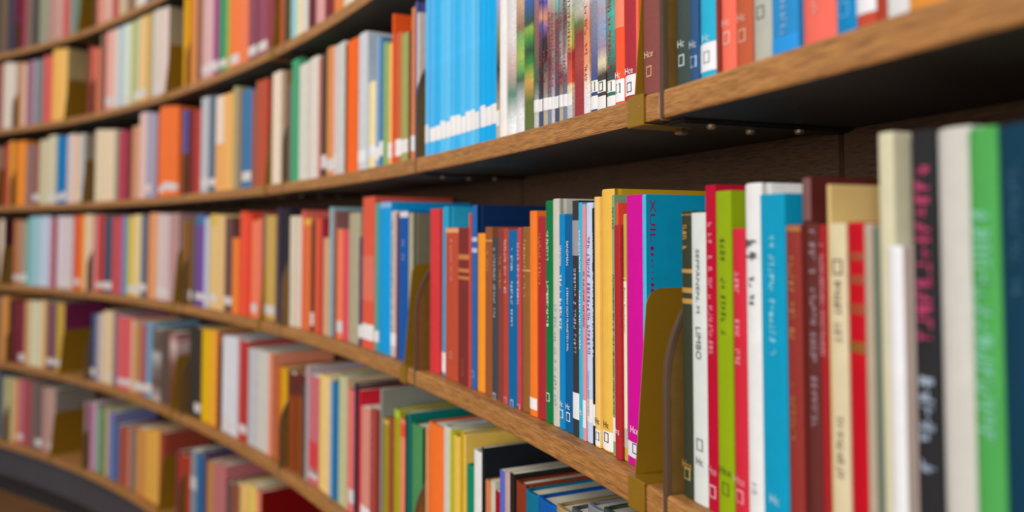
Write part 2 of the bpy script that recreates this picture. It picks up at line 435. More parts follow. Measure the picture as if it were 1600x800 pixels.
for k, th, j, foot in PLATES: make_bookend(k, th, j, foot)

# ------------------------------------------------------------ books: shelf, angle, thickness, height, depth, setback (mm), colour, side colour, binding, name, label, group, marks
def on_foot(k, th): return any(p[0] == k and 0 < (p[1] - th) * R0 < .045 for p in PLATES)
BOOKS = [
 (3, 1.02436, 37.23, 281.4, 164.0, 18.0, 'e0d0b8', '5a2432', 'h', 'cream', 'cream book at right end beside dark red, fourth shelf, seventh bay', 'books on the fourth shelf', []),
 (3, 1.00135, 50.43, 277.4, 164.0, 18.0, 'c07a50', '', 'p', 'copper brown', 'copper brown book at left end beside greige, fourth shelf, sixth bay', 'books on the fourth shelf', [['B', 'd8d0cc', 20.3, 42.5]]),
 (3, 0.99184, 59.32, 274.1, 164.0, 18.0, 'a89a88', '', 'h', 'greige', 'greige book between copper brown and teal, fourth shelf, sixth bay', 'books on the fourth shelf', [['B', 'd8d0cc', 17.8, 47.5]]),
 (3, 0.93765, 65.87, 289.2, 164.0, 18.0, 'd8cad0', '', 'h', 'pale mauve', 'pale mauve book between dark red and pale grey, fourth shelf, sixth bay', 'books on the fourth shelf', []),
 (3, 0.92574, 71.67, 288.3, 164.0, 18.0, 'd6c6c8', '', 'p', 'pale grey', 'pale grey book between pale mauve and rosy brown, fourth shelf, sixth bay', 'books on the fourth shelf', [['B', 'd8d0cc', 12.4, 40.0]]),
 (3, 0.91188, 44.19, 292.2, 164.0, 18.0, 'e65a2c', '', 'p', 'red-orange', 'red-orange book between rosy brown and orange, fourth shelf, sixth bay', 'books on the fourth shelf', [['B', 'd8d0cc', 17.9, 42.5]]),
 (3, 0.89567, 65.19, 293.2, 164.0, 18.0, 'e6caa6', '', 'p', 'cream', 'cream book at right end beside orange, fourth shelf, sixth bay', 'books on the fourth shelf', []),
 (3, 0.87766, 61.53, 286.7, 164.0, 18.0, 'ba3c38', '', 'h', 'red', 'red book between pink and slate blue, fourth shelf, fifth bay', 'books on the fourth shelf', [['B', 'd8d0cc', 15.9, 36.1]]),
 (3, 0.8665, 67.33, 283.4, 164.0, 18.0, '3c5066', '', 'h', 'slate blue', 'slate blue book between red and coral red, fourth shelf, fifth bay', 'books on the fourth shelf', [['B', 'd8d0cc', 13.2, 40.9]]),
 (3, 0.83194, 50.54, 280.4, 164.0, 18.0, 'dcbe44', '', 'h', 'yellow', 'yellow book between teal blue and cream yellow, fourth shelf, fifth bay', 'books on the fourth shelf', [['B', 'd8d0cc', 13.8, 36.1]]),
 (3, 0.82173, 67.35, 283.9, 164.0, 18.0, 'e8cf98', '', 'h', 'cream yellow', 'cream yellow book between yellow and slate grey, fourth shelf, fifth bay', 'books on the fourth shelf', [['B', 'd8d0cc', 14.6, 38.8]]),
 (3, 0.81154, 50.27, 280.7, 164.0, 18.0, '626e82', '', 'p', 'slate grey', 'slate grey book between cream yellow and brown, fourth shelf, fifth bay', 'books on the fourth shelf', [['B', 'd8d0cc', 21.5, 46.7]]),
 (3, 0.79803, 61.06, 288.1, 164.0, 18.0, 'e89c68', '', 'p', 'peach orange', 'peach orange book between brown and pale pink, fourth shelf, fifth bay', 'books on the fourth shelf', []),
 (3, 0.78844, 49.54, 284.9, 164.0, 18.0, 'd8c2b8', '', 'h', 'pale pink', 'pale pink book between peach orange and pale rose, fourth shelf, fifth bay', 'books on the fourth shelf', [['B', 'd8d0cc', 16.0, 42.3]]),
 (3, 0.77941, 54.62, 281.8, 164.0, 18.0, 'd4bcbc', '', 'h', 'pale rose', 'pale rose book between pale pink and dusty rose, fourth shelf, fifth bay', 'books on the fourth shelf', [['B', 'd8d0cc', 14.1, 37.5]]),
 (3, 0.77116, 40.53, 283.1, 164.0, 18.0, 'b8908c', '', 'h', 'dusty rose', 'leftmost of the two adjoining dusty rose volumes, fourth shelf, fifth bay', 'books on the fourth shelf', []),
 (3, 0.76415, 40.19, 283.9, 164.0, 18.0, 'b8908c', '', 'h', 'dusty rose', 'rightmost of the two adjoining dusty rose volumes, fourth shelf, fifth bay', 'books on the fourth shelf', []),
 (3, 0.75147, 42.14, 258.9, 161.0, 18.0, '8c6030', '', 'h', 'gold-brown', 'leftmost of the two adjoining gold-brown volumes, fourth shelf, fifth bay', 'books on the fourth shelf', [['B', 'd8d0cc', 20.7, 42.2]]),
 (3, 0.74241, 20.99, 257.0, 164.0, 18.0, '8c6030', '', 'p', 'gold-brown', 'rightmost of the two adjoining gold-brown volumes, fourth shelf, fourth bay', 'books on the fourth shelf', [['B', 'd8d0cc', 15.6, 44.1]]),
 (3, 0.72946, 66.26, 276.6, 164.0, 18.0, '734b96', '', 'p', 'purple', 'purple book between dark grey and pale blue, fourth shelf, fourth bay', 'books on the fourth shelf', [['B', '2f6e9a', 243.8, 275.6], ['B', 'd8d0cc', 20.3, 40.5]]),
 (3, 0.72069, 34.99, 266.1, 164.0, 18.0, 'bec4d8', '', 'p', 'pale blue', 'pale blue book between purple and sandy yellow, fourth shelf, fourth bay', 'books on the fourth shelf', [['B', 'd8d0cc', 13.5, 33.7]]),
 (3, 0.71208, 64.21, 274.7, 164.0, 18.0, 'e2bf7c', '', 'h', 'sandy yellow', 'sandy yellow book between pale blue and buff, fourth shelf, fourth bay', 'books on the fourth shelf', [['B', 'dab84a', 242.9, 273.7], ['B', 'd8d0cc', 20.6, 43.2]]),
 (3, 0.70149, 58.07, 269.9, 164.0, 18.0, 'e4bc80', '', 'p', 'buff', 'buff book between sandy yellow and brown, fourth shelf, fourth bay', 'books on the fourth shelf', []),
 (3, 0.69153, 56.96, 263.5, 164.0, 18.0, '6c4a46', '', 'p', 'brown', 'brown book between buff and orange, fourth shelf, fourth bay', 'books on the fourth shelf', [['B', 'd8d0cc', 19.8, 42.0]]),
 (3, 0.68255, 46.59, 206.2, 144.1, 18.0, 'f08436', '', 'p', 'orange', 'orange book between brown and red-orange, fourth shelf, fourth bay', 'books on the fourth shelf', []),
 (3, 0.67374, 55.02, 277.4, 164.0, 18.0, 'ea5438', '', 'h', 'red-orange', 'red-orange book between orange and scarlet, fourth shelf, fourth bay', 'books on the fourth shelf', []),
 (3, 0.66584, 36.01, 267.9, 164.0, 18.0, 'e0442c', '', 'h', 'scarlet', 'scarlet book between red-orange and salmon orange, fourth shelf, fourth bay', 'books on the fourth shelf', []),
 (3, 0.65924, 40.03, 252.1, 156.9, 18.0, 'f0805a', '', 'p', 'salmon orange', 'salmon orange book between scarlet and salmon, fourth shelf, fourth bay', 'books on the fourth shelf', [['B', 'd8d0cc', 12.3, 34.9]]),
 (3, 0.65309, 30.69, 256.6, 164.0, 18.0, 'ec7a60', '', 'p', 'salmon', 'salmon book between salmon orange and brown, fourth shelf, fourth bay', 'books on the fourth shelf', []),
 (3, 0.64052, 67.02, 261.9, 164.0, 18.0, 'c8a458', '', 'p', 'tan gold', 'tan gold book between brown and dark purple, fourth shelf, fourth bay', 'books on the fourth shelf', [['B', 'd8d0cc', 14.3, 36.3]]),
 (3, 0.63069, 20.87, 281.4, 164.0, 18.0, '3c3450', '', 'p', 'dark purple', 'dark purple book between tan gold and black, fourth shelf, fourth bay', 'books on the fourth shelf', []),
 (3, 0.62442, 51.26, 277.4, 164.0, 18.0, '2c282c', '', 'h', 'black', 'black book at right end beside dark purple, fourth shelf, fourth bay', 'books on the fourth shelf', []),
 (3, 0.61525, 36.57, 259.3, 164.0, 18.0, 'dccdb8', '', 'p', 'cream white', 'leftmost of the two adjoining cream white volumes, fourth shelf, third bay', 'books on the fourth shelf', []),
 (3, 0.60876, 38.12, 258.5, 164.0, 18.0, 'dccdb8', '', 'h', 'cream white', 'rightmost of the two adjoining cream white volumes, fourth shelf, third bay', 'books on the fourth shelf', []),
 (3, 0.59894, 43.21, 253.2, 164.0, 18.0, 'e0703a', '', 'p', 'orange', 'orange book between salmon red and black, fourth shelf, third bay', 'books on the fourth shelf', [['B', 'e8b03c', 237.2, 252.2]]),
 (3, 0.59351, 19.23, 246.9, 156.5, 18.0, '2e2a26', '', 'p', 'black', 'black book between orange and rust orange, fourth shelf, third bay', 'books on the fourth shelf', [['B', 'd8d0cc', 13.3, 42.3]]),
 (3, 0.5885, 38.28, 250.8, 158.4, 18.0, 'd65a3a', '', 'p', 'rust orange', 'rust orange book between black and crimson, fourth shelf, third bay', 'books on the fourth shelf', []),
 (3, 0.57962, 33.65, 208.5, 131.5, 18.0, 'd8a478', '', 'p', 'tan', 'tan book between crimson and pale teal, fourth shelf, third bay', 'books on the fourth shelf', []),
 (3, 0.57476, 22.04, 274.1, 164.0, 18.0, '8cb0b4', '', 'p', 'pale teal', 'pale teal book between tan and mauve brown, fourth shelf, third bay', 'books on the fourth shelf', []),
 (3, 0.57125, 18.14, 265.4, 164.0, 18.0, '8a605c', '', 'p', 'mauve brown', 'mauve brown book between pale teal and orange, fourth shelf, third bay', 'books on the fourth shelf', []),
 (3, 0.56683, 32.48, 227.5, 156.1, 18.0, 'f07e56', '', 'h', 'orange', 'orange book between mauve brown and rose red, fourth shelf, third bay', 'books on the fourth shelf', [['B', 'd8d0cc', 14.1, 37.0]]),
 (3, 0.56123, 31.94, 222.0, 148.1, 18.0, 'd84c5c', '', 'h', 'rose red', 'rose red book between orange and beige grey, fourth shelf, third bay', 'books on the fourth shelf', []),
 (3, 0.55304, 62.54, 259.0, 164.0, 18.0, 'afa588', '', 'h', 'beige grey', 'beige grey book between rose red and navy, fourth shelf, third bay', 'books on the fourth shelf', []),
 (3, 0.54615, 16.76, 211.8, 146.7, 18.0, '3c3c5c', '', 'p', 'navy', 'navy book between beige grey and tomato red, fourth shelf, third bay', 'books on the fourth shelf', [['B', 'ece9e6', 15.5, 40.1]]),
 (3, 0.53922, 62.97, 287.9, 164.0, 18.0, 'de5c42', '', 'p', 'tomato red', 'tomato red book between navy and sea green, fourth shelf, third bay', 'books on the fourth shelf', [['B', 'e07058', 90.1, 175.3], ['B', 'ece9e6', 16.2, 45.4]]),
 (3, 0.53209, 19.16, 274.2, 164.0, 18.0, '50a096', '', 'h', 'sea green', 'sea green book between tomato red and bright blue, fourth shelf, third bay', 'books on the fourth shelf', [['B', 'ece9e6', 17.2, 37.4]]),
 (3, 0.52551, 56.57, 275.3, 164.0, 18.0, '009adc', '', 'h', 'bright blue', 'bright blue book between sea green and off-white, fourth shelf, third bay', 'books on the fourth shelf', [['B', '8ab4dc', 264.8, 274.3]]),
 (3, 0.51797, 30.32, 257.8, 159.9, 18.0, 'cbb8ae', '', 'h', 'off-white', 'off-white book between bright blue and plum, fourth shelf, third bay', 'books on the fourth shelf', [['v', '46323c', 42.5, 240.7], ['B', 'ece9e6', 20.0, 41.7]]),
 (3, 0.51404, 14.75, 253.9, 164.0, 18.0, '5a3c5c', '', 'p', 'plum', 'plum book between off-white and royal blue, fourth shelf, third bay', 'books on the fourth shelf', []),
 (3, 0.50944, 38.01, 256.6, 164.0, 18.0, '0a56a4', '', 'p', 'royal blue', 'royal blue book between plum and beige, fourth shelf, third bay', 'books on the fourth shelf', [['B', 'e0d8dc', 245.5, 255.6], ['S', 'a8b8e8', 201.4], ['S', 'a8b8e8', 177.1]]),
 (3, 0.5044, 19.84, 252.6, 164.0, 18.0, 'a8a488', '7a7660', 'h', 'beige', 'beige book at right end beside royal blue, fourth shelf, third bay', 'books on the fourth shelf', [['B', 'ece9e6', 19.8, 40.9]]),
 (3, 0.48598, 38.9, 256.2, 164.0, 18.0, 'd63a3e', '', 'p', 'red', 'red book at left end beside cyan, fourth shelf, second bay', 'books on the fourth shelf', []),
 (3, 0.48063, 22.51, 259.3, 164.0, 21.0, '28a0c8', '', 'h', 'cyan', 'cyan book between red and rust red, fourth shelf, second bay', 'books on the fourth shelf', [['B', 'f0f0ee', 5.5, 35.6]]),
 (3, 0.47446, 48.53, 226.4, 145.4, 18.0, 'bc4e34', '', 'p', 'rust red', 'rust red book between cyan and maroon, fourth shelf, second bay', 'books on the fourth shelf', [['B', 'e8a468', 218.7, 225.4], ['v', 'e0b0a8', 145.9, 208.2], ['S', 'e0a090', 36.5]]),
 (3, 0.46684, 39.24, 226.1, 149.4, 18.0, '7c302e', '', 'p', 'maroon', 'maroon book between rust red and bright red, fourth shelf, second bay', 'books on the fourth shelf', [['B', 'c8783c', 179.7, 187.1], ['B', 'c8783c', 161.2, 166.7], ['B', 'c8783c', 151.0, 155.6], ['v', 'b07050', 10.4, 42.4]]),
 (3, 0.46072, 17.56, 257.5, 164.0, 18.0, '2664aa', '0a2c58', 'h', 'blue', 'blue book between bright red and amber orange, fourth shelf, second bay', 'books on the fourth shelf', [['B', 'b0c0e0', 206.0, 212.3], ['B', 'b0c0e0', 190.6, 196.9], ['S', '88a8dc', 20.5]]),
 (3, 0.45657, 30.05, 217.7, 142.7, 18.0, 'f4962c', 'a85c1c', 'h', 'amber orange', 'amber orange book between blue and brown, fourth shelf, second bay', 'books on the fourth shelf', []),
 (3, 0.45196, 22.77, 226.3, 151.4, 18.0, '965430', '', 'p', 'brown', 'brown book between amber orange and dark grey, fourth shelf, second bay', 'books on the fourth shelf', [['B', 'd89048', 206.4, 209.0], ['v', 'd89048', 161.4, 200.3]]),
 (3, 0.44839, 18.07, 213.4, 141.0, 18.0, '40464a', '', 'p', 'dark grey', 'dark grey book between brown and maroon, fourth shelf, second bay', 'books on the fourth shelf', [['v', 'c8ccd0', 103.2, 198.1], ['S', 'e0e0e0', 2.0]]),
 (3, 0.44526, 17.63, 224.4, 147.2, 18.0, '86403a', '', 'p', 'maroon', 'maroon book between dark grey and brick red, fourth shelf, second bay', 'books on the fourth shelf', [['v', 'd89048', 142.4, 188.3]]),
 (3, 0.44254, 13.35, 224.2, 147.6, 18.0, 'ba4430', '', 'p', 'brick red', 'brick red book between maroon and deep blue, fourth shelf, second bay', 'books on the fourth shelf', [['v', 'e8c0c0', 137.6, 210.2], ['S', 'e8a0a0', 2.9]]),
 (3, 0.43908, 26.24, 221.7, 149.8, 18.0, '00659c', '', 'p', 'deep blue', 'deep blue book between brick red and red, fourth shelf, second bay', 'books on the fourth shelf', [['v', 'dce6f0', 156.8, 198.9], ['v', 'dce6f0', 96.3, 156.8], ['S', 'c0e0f0', 3.4]]),
 (3, 0.43583, 10.77, 224.8, 156.3, 18.0, 'bc464c', '', 'h', 'red', 'red book between deep blue and ochre brown, fourth shelf, second bay', 'books on the fourth shelf', [['v', 'ecc8cc', 127.6, 209.6], ['S', 'e8a0a0', 2.0]]),
 (3, 0.43271, 24.85, 225.5, 149.9, 18.0, '8f5e30', 'caa46c', 'h', 'ochre brown', 'ochre brown book between red and orange, fourth shelf, second bay', 'books on the fourth shelf', [['B', 'dcb060', 171.3, 172.9], ['v', 'dcb060', 174.4, 209.7], ['v', 'dcb060', 131.5, 169.7]]),
 (3, 0.4289, 18.81, 244.6, 160.0, 18.0, 'ff7c2a', '', 'p', 'orange', 'orange book between ochre brown and dark red, fourth shelf, second bay', 'books on the fourth shelf', [['B', 'f4f0ea', 7.9, 21.5]]),
 (3, 0.42551, 19.91, 238.0, 163.5, 18.0, 'a62c32', '', 'h', 'dark red', 'dark red book between orange and green, fourth shelf, second bay', 'books on the fourth shelf', [['v', 'd89048', 153.5, 217.6]]),
 (3, 0.42208, 19.28, 255.4, 164.0, 18.0, '00743f', 'd8c288', 'h', 'green', 'green book between dark red and light grey, fourth shelf, second bay', 'books on the fourth shelf', [['v', 'e6ead8', 176.9, 225.0], ['v', 'e6ead8', 107.0, 162.1], ['S', 'cfe0cc', 29.5]]),
 (3, 0.41902, 15.54, 256.9, 164.0, 18.0, 'c9c6b6', '', 'h', 'light grey', 'light grey book between green and bright blue, fourth shelf, second bay', 'books on the fourth shelf', [['v', 'a8bccc', 19.2, 141.4]]),
 (3, 0.41646, 13.6, 239.1, 156.7, 18.0, '0083c0', '', 'h', 'bright blue', 'bright blue book between light grey and dark blue, fourth shelf, second bay', 'books on the fourth shelf', [['V', 'f0f4f8', 181.7, 203.9, 'SANDMAN'], ['v', 'f0f4f8', 102.0, 171.0], ['H', 'f0f4f8', 28.5, 'Hc'], ['S', 'd8ecf8', 17.3]]),
 (3, 0.41358, 19.2, 238.7, 152.6, 18.0, '005c92', '', 'h', 'dark blue', 'dark blue book between bright blue and black, fourth shelf, second bay', 'books on the fourth shelf', [['V', 'f0f4f8', 182.3, 209.0, 'SANDMAN'], ['V', 'f0f4f8', 87.9, 157.8, 'STEFAN OCH PLANETEN PAL'], ['H', 'f0f4f8', 28.3, 'Hc'], ['S', 'f4f8fc', 17.2]]),
 (3, 0.41065, 14.25, 252.9, 164.0, 18.0, '3a3738', '', 'p', 'black', 'black book between dark blue and sky blue, fourth shelf, second bay', 'books on the fourth shelf', [['B', '98949a', 193.3, 231.4], ['v', 'b8b4c0', 83.4, 179.5], ['B', 'ece9e6', 18.7, 46.5]]),
 (3, 0.40865, 8.25, 250.4, 158.3, 18.0, '3cb4d8', '', 'p', 'sky blue', 'sky blue book between black and pink, fourth shelf, second bay', 'books on the fourth shelf', [['V', 'f4f8fa', 176.5, 220.9, 'SANDSTRÖM'], ['V', 'f4f8fa', 95.1, 156.1, 'DALEN VID ÄLVEN'], ['H', 'f4f8fa', 28.5, 'Hc']]),
 (3, 0.40731, 6.72, 248.1, 164.0, 18.0, 'dc949c', '', 'p', 'pink', 'pink book between sky blue and pale lilac, fourth shelf, second bay', 'books on the fourth shelf', [['v', 'c02848', 116.3, 176.9], ['B', 'ece9e6', 13.4, 42.3]]),
 (3, 0.40552, 13.48, 249.7, 159.2, 18.0, 'c2d0ea', '', 'h', 'pale lilac', 'pale lilac book between pink and black, fourth shelf, second bay', 'books on the fourth shelf', [['v', 'a05888', 87.6, 214.1], ['V', '404048', 28.2, 74.4, 'Catharina SANDSTRÖM'], ['B', 'ece9e6', 21.5, 45.5]]),
 (3, 0.40387, 5.11, 244.0, 164.0, 18.0, '22262e', '', 'h', 'black', 'black book between pale lilac and light yellow, fourth shelf, second bay', 'books on the fourth shelf', [['V', 'f0f0f4', 187.6, 217.5, 'SANDSTRÖM'], ['v', 'f0f0f4', 88.9, 177.7], ['B', 'ece9e6', 20.3, 41.9]]),
 (3, 0.40248, 10.35, 255.0, 150.0, 18.0, 'f0c46c', '', 'p', 'light yellow', 'light yellow book between black and golden yellow, fourth shelf, second bay', 'books on the fourth shelf', [['H', '2c2820', 26.7, 'Hc'], ['B', 'f2efe6', 2.0, 17.7], ['S', '3c3c3c', 11.3]]),
 (3, 0.39935, 25.4, 262.0, 164.0, 18.0, 'eab94e', 'c09618', 'h', 'golden yellow', 'golden yellow book between light yellow and sage green, fourth shelf, second bay', 'books on the fourth shelf', [['H', '2c2820', 26.8, 'Hc'], ['B', 'f2efe6', 2.0, 20.5], ['S', '3c3c3c', 14.2]]),
 (3, 0.3967, 4.68, 255.5, 164.0, 18.0, '82a67c', '', 'p', 'sage green', 'sage green book between golden yellow and vermilion, fourth shelf, second bay', 'books on the fourth shelf', [['V', '202420', 220.6, 242.8, 'PETTER'], ['v', '202420', 38.8, 176.4], ['B', 'ece9e6', 14.0, 37.1]]),
 (3, 0.39595, 3.4, 247.7, 164.0, 20.0, 'ee5038', '', 'h', 'vermilion', 'vermilion book between sage green and dark red, fourth shelf, second bay', 'books on the fourth shelf', []),
 (3, 0.39459, 11.84, 225.5, 149.8, 14.0, 'ac0f1c', '', 'ch', 'dark red', 'dark red book between vermilion and olive, fourth shelf, second bay', 'books on the fourth shelf', [['H', 'f4e8e0', 26.7, 'Hcg']]),
 (3, 0.39303, 5.66, 236.0, 146.6, 18.0, 'c0a548', '', 'h', 'olive', 'olive book between dark red and magenta, fourth shelf, second bay', 'books on the fourth shelf', [['B', 'ebe0c4', 13.1, 171.2], ['B', 'd4bc60', 173.1, 174.9], ['V', '8c5c30', 122.3, 165.1, 'Peter Sandström'], ['B', 'f2efe6', 13.1, 31.2]]),
 (3, 0.39004, 28.39, 253.7, 150.0, 18.0, 'cf0096', '', 'p', 'magenta', 'magenta book between olive and turquoise, fourth shelf, second bay', 'books on the fourth shelf', [['H', 'f4e4f0', 33.3, 'Hce'], ['B', 'e8e4f0', 7.3, 21.5], ['S', '4c4c88', 16.1]]),
 (3, 0.387, 6.32, 253.5, 164.0, 18.0, '4cb8d8', '0098c0', 'h', 'turquoise', 'turquoise book at right end beside magenta, fourth shelf, second bay', 'books on the fourth shelf', [['D', '8c1460']]),
 (3, 0.37395, 15.52, 236.0, 156.0, 12.0, '383b2c', '', 'h', 'dark olive', 'dark olive book at left end beside grey-white, fourth shelf, nearest bay', 'books on the fourth shelf', [['B', 'caa05c', 232.3, 232.8], ['v', 'c89848', 198.7, 224.3], ['B', 'b88a40', 184.3, 187.5], ['B', 'b88a40', 167.9, 172.1], ['B', 'b88a40', 158.9, 163.1], ['H', 'b89040', 26.8, 'Hce'], ['S', 'b8a060', 19.5]]),
 (3, 0.37082, 20.11, 234.0, 165.0, 12.0, 'd6dcd6', '', 'p', 'grey-white', 'grey-white book between dark olive and crimson, fourth shelf, nearest bay', 'books on the fourth shelf', [['V', '4c4c54', 152.6, 204.3, 'SEPPÄNEN, M'], ['V', '3c3c40', 115.6, 141.3, 'LIMBO'], ['S', '7c7470', 47.3], ['H', '4c4840', 34.1, 'Hc']]),
 (3, 0.3679, 13.27, 255.4, 170.0, 12.0, 'b80f30', '', 'p', 'crimson', 'crimson book between grey-white and lime green, fourth shelf, nearest bay', 'books on the fourth shelf', [['v', 'e88ca0', 205.7, 225.9], ['v', 'e88ca0', 118.1, 199.6], ['H', 'e8a0b0', 31.6, 'Hce'], ['S', 'e8b0c0', 15.4]]),
 (3, 0.36505, 19.14, 250.0, 165.0, 12.0, '8fa712', '', 'p', 'lime green', 'lime green book between crimson and red, fourth shelf, nearest bay', 'books on the fourth shelf', [['v', '56680c', 192.6, 217.3], ['v', '50620c', 138.6, 182.7], ['H', '46560c', 35.7, 'Hce'], ['S', '5c6c10', 22.2]]),
 (3, 0.36204, 15.12, 221.1, 139.0, 12.0, 'cc2a3c', '', 'h', 'red', 'red book between lime green and white, fourth shelf, nearest bay', 'books on the fourth shelf', [['v', 'ee98a0', 166.9, 188.4], ['v', 'ee98a0', 108.8, 152.6], ['H', 'ee9aa4', 33.4, 'Hce'], ['S', 'ee9aa4', 21.7]]),
 (3, 0.35907, 18.75, 253.9, 170.0, 12.0, 'e4e3e0', '', 'h', 'white', 'white book between red and bright cyan, fourth shelf, nearest bay', 'books on the fourth shelf', [['U', '50505a', 189.2, 212.6], ['v', '50505a', 159.9, 185.9], ['v', 'b0b0b8', 27.8, 36.9]]),
 (3, 0.35514, 26.33, 244.9, 150.0, 12.0, '0098be', '', 'p', 'bright cyan', 'bright cyan book between white and russet, fourth shelf, nearest bay', 'books on the fourth shelf', [['v', '9cdcec', 129.8, 201.5], ['v', '9cdcec', 197.0, 219.5], ['H', 'b0e0ec', 31.7, 'Hc']]),
 (3, 0.35157, 14.41, 222.9, 143.0, 12.0, '8c241a', '', 'ch', 'russet', 'russet book between bright cyan and brown, fourth shelf, nearest bay', 'books on the fourth shelf', [['B', 'a87038', 218.5, 221.9], ['v', 'b87c40', 141.4, 202.0], ['v', 'a86c30', 72.8, 115.6]]),
 (3, 0.34962, 7.71, 255.0, 165.0, 15.0, '5a2420', '', 'h', 'brown', 'brown book between russet and dark brown, fourth shelf, nearest bay', 'books on the fourth shelf', [['B', '7a4c48', 225.8, 254.0]]),
 (3, 0.348, 10.44, 223.5, 154.9, 12.0, '64302c', '', 'p', 'dark brown', 'dark brown book between brown and deep red, fourth shelf, nearest bay', 'books on the fourth shelf', [['v', 'a88c94', 189.9, 219.3], ['v', 'a89098', 129.5, 181.6], ['v', 'a89098', 88.3, 123.3]]),
 (3, 0.34652, 6.07, 222.6, 142.6, 12.0, 'a22228', '', 'h', 'deep red', 'deep red book between dark brown and buff, fourth shelf, nearest bay', 'books on the fourth shelf', [['v', 'd8a0a8', 137.0, 211.0]]),
 (3, 0.34568, 3.12, 248.5, 170.0, 14.0, 'd8b878', '', 'p', 'buff', 'buff book between deep red and cream, fourth shelf, nearest bay', 'books on the fourth shelf', []),
 (3, 0.34415, 14.05, 223.3, 148.6, 12.0, 'd9cba6', '', 'p', 'cream', 'cream book between buff and bright red, fourth shelf, nearest bay', 'books on the fourth shelf', [['S', '5c4c38', 195.8], ['v', '6c5c48', 147.0, 187.0], ['v', '7c6c50', 56.0, 107.2]]),
 (3, 0.34165, 14.36, 223.9, 140.4, 12.0, 'bb1020', '', 'h', 'bright red', 'bright red book between cream and taupe, fourth shelf, nearest bay', 'books on the fourth shelf', [['B', 'a04020', 200.3, 205.4], ['B', 'a04020', 185.9, 191.7], ['B', 'a04020', 167.5, 174.1], ['B', '8c5418', 144.2, 150.8]]),
 (3, 0.33978, 6.74, 223.0, 150.5, 12.0, 'b4a48e', '', 'h', 'taupe', 'taupe book between bright red and grey green, fourth shelf, nearest bay', 'books on the fourth shelf', []),
 (3, 0.33846, 8.0, 221.0, 138.3, 12.0, '6c7664', '', 'p', 'grey green', 'grey green book between taupe and cream, fourth shelf, nearest bay', 'books on the fourth shelf', []),
 (3, 0.33677, 10.98, 275.8, 160.0, 10.0, 'd6cfae', '', 'p', 'cream', 'cream book between grey green and white, fourth shelf, nearest bay', 'books on the fourth shelf', []),
 (3, 0.3349, 10.05, 209.9, 143.6, 4.0, 'e8e8ea', 'c8b4a8', 'h', 'white', 'white book between cream and charcoal, fourth shelf, nearest bay', 'books on the fourth shelf', []),
 (3, 0.33262, 15.9, 274.0, 170.0, 12.0, '2c2c2e', '', 'p', 'charcoal', 'charcoal book between white and off-white, fourth shelf, nearest bay', 'books on the fourth shelf', [['U', 'c03c6c', 148.7, 254.4], ['U', 'a8b8cc', 83.0, 138.3]]),
 (3, 0.32933, 21.69, 273.4, 170.0, 12.0, 'cdc9c0', '', 'h', 'off-white', 'off-white book between charcoal and green, fourth shelf, nearest bay', 'books on the fourth shelf', []),
 (3, 0.326, 16.28, 271.0, 170.0, 10.0, '4fa552', '', 'h', 'green', 'green book between off-white and dark teal, fourth shelf, nearest bay', 'books on the fourth shelf', [['U', '80c8a8', 103.5, 228.5]]),
 (3, 0.32305, 17.32, 270.4, 170.0, 12.0, '123a50', '', 'p', 'dark teal', 'dark teal book between green and beige, fourth shelf, nearest bay', 'books on the fourth shelf', [['v', '2c5870', 181.5, 256.2]]),
 (2, 1.0104, 35.96, 280.3, 171.0, 11.0, 'f6a23c', '', 'p', 'orange', 'orange book at right end beside red, third shelf, seventh bay', 'books on the third shelf', []),
 (2, 0.98406, 59.67, 254.2, 167.9, 11.0, '8c6e6a', '', 'h', 'mauve brown', 'mauve brown book between deep orange and brown, third shelf, sixth bay', 'books on the third shelf', []),
 (2, 0.97418, 54.39, 253.4, 171.0, 11.0, '965e56', '', 'h', 'brown', 'brown book between mauve brown and khaki, third shelf, sixth bay', 'books on the third shelf', [['B', 'd8d0cc', 19.1, 43.1]]),
 (2, 0.95004, 71.36, 281.3, 171.0, 11.0, 'd4caa8', '', 'p', 'cream', 'cream book between khaki and blue, third shelf, sixth bay', 'books on the third shelf', [['B', 'd8d0cc', 13.6, 42.0]]),
 (2, 0.94005, 43.94, 274.4, 171.0, 11.0, '0078b4', '', 'h', 'blue', 'leftmost of the two adjoining blue volumes, third shelf, sixth bay', 'books on the third shelf', [['B', 'd8d0cc', 14.8, 37.7]]),
 (2, 0.93241, 44.06, 272.2, 171.0, 11.0, '0078b4', '', 'p', 'blue', 'rightmost of the two adjoining blue volumes, third shelf, sixth bay', 'books on the third shelf', [['B', 'd8d0cc', 16.5, 46.1]]),
 (2, 0.92284, 66.45, 274.7, 171.0, 11.0, 'dac4c0', '', 'h', 'pale pink', 'pale pink book between blue and peach, third shelf, sixth bay', 'books on the third shelf', []),
 (2, 0.90649, 44.45, 269.9, 165.0, 11.0, 'bebebe', 'a89c88', 'h', 'light grey', 'light grey book at right end beside peach, third shelf, sixth bay', 'books on the third shelf', [['B', 'd8d0cc', 16.7, 38.8]]),
 (2, 0.88253, 41.97, 273.5, 171.0, 11.0, 'e2ceac', '', 'h', 'cream', 'leftmost of the two adjoining cream volumes, third shelf, fifth bay', 'books on the third shelf', []),
 (2, 0.87524, 42.06, 270.1, 171.0, 11.0, 'e2ceac', '', 'h', 'cream', 'rightmost of the two adjoining cream volumes, third shelf, fifth bay', 'books on the third shelf', []),
 (2, 0.84521, 67.83, 250.1, 162.9, 11.0, 'b43c54', '', 'h', 'raspberry', 'raspberry book between grey green and dark red, third shelf, fifth bay', 'books on the third shelf', []),
 (2, 0.83395, 62.14, 244.4, 170.8, 11.0, '823236', '', 'h', 'dark red', 'dark red book between raspberry and tan orange, third shelf, fifth bay', 'books on the third shelf', []),
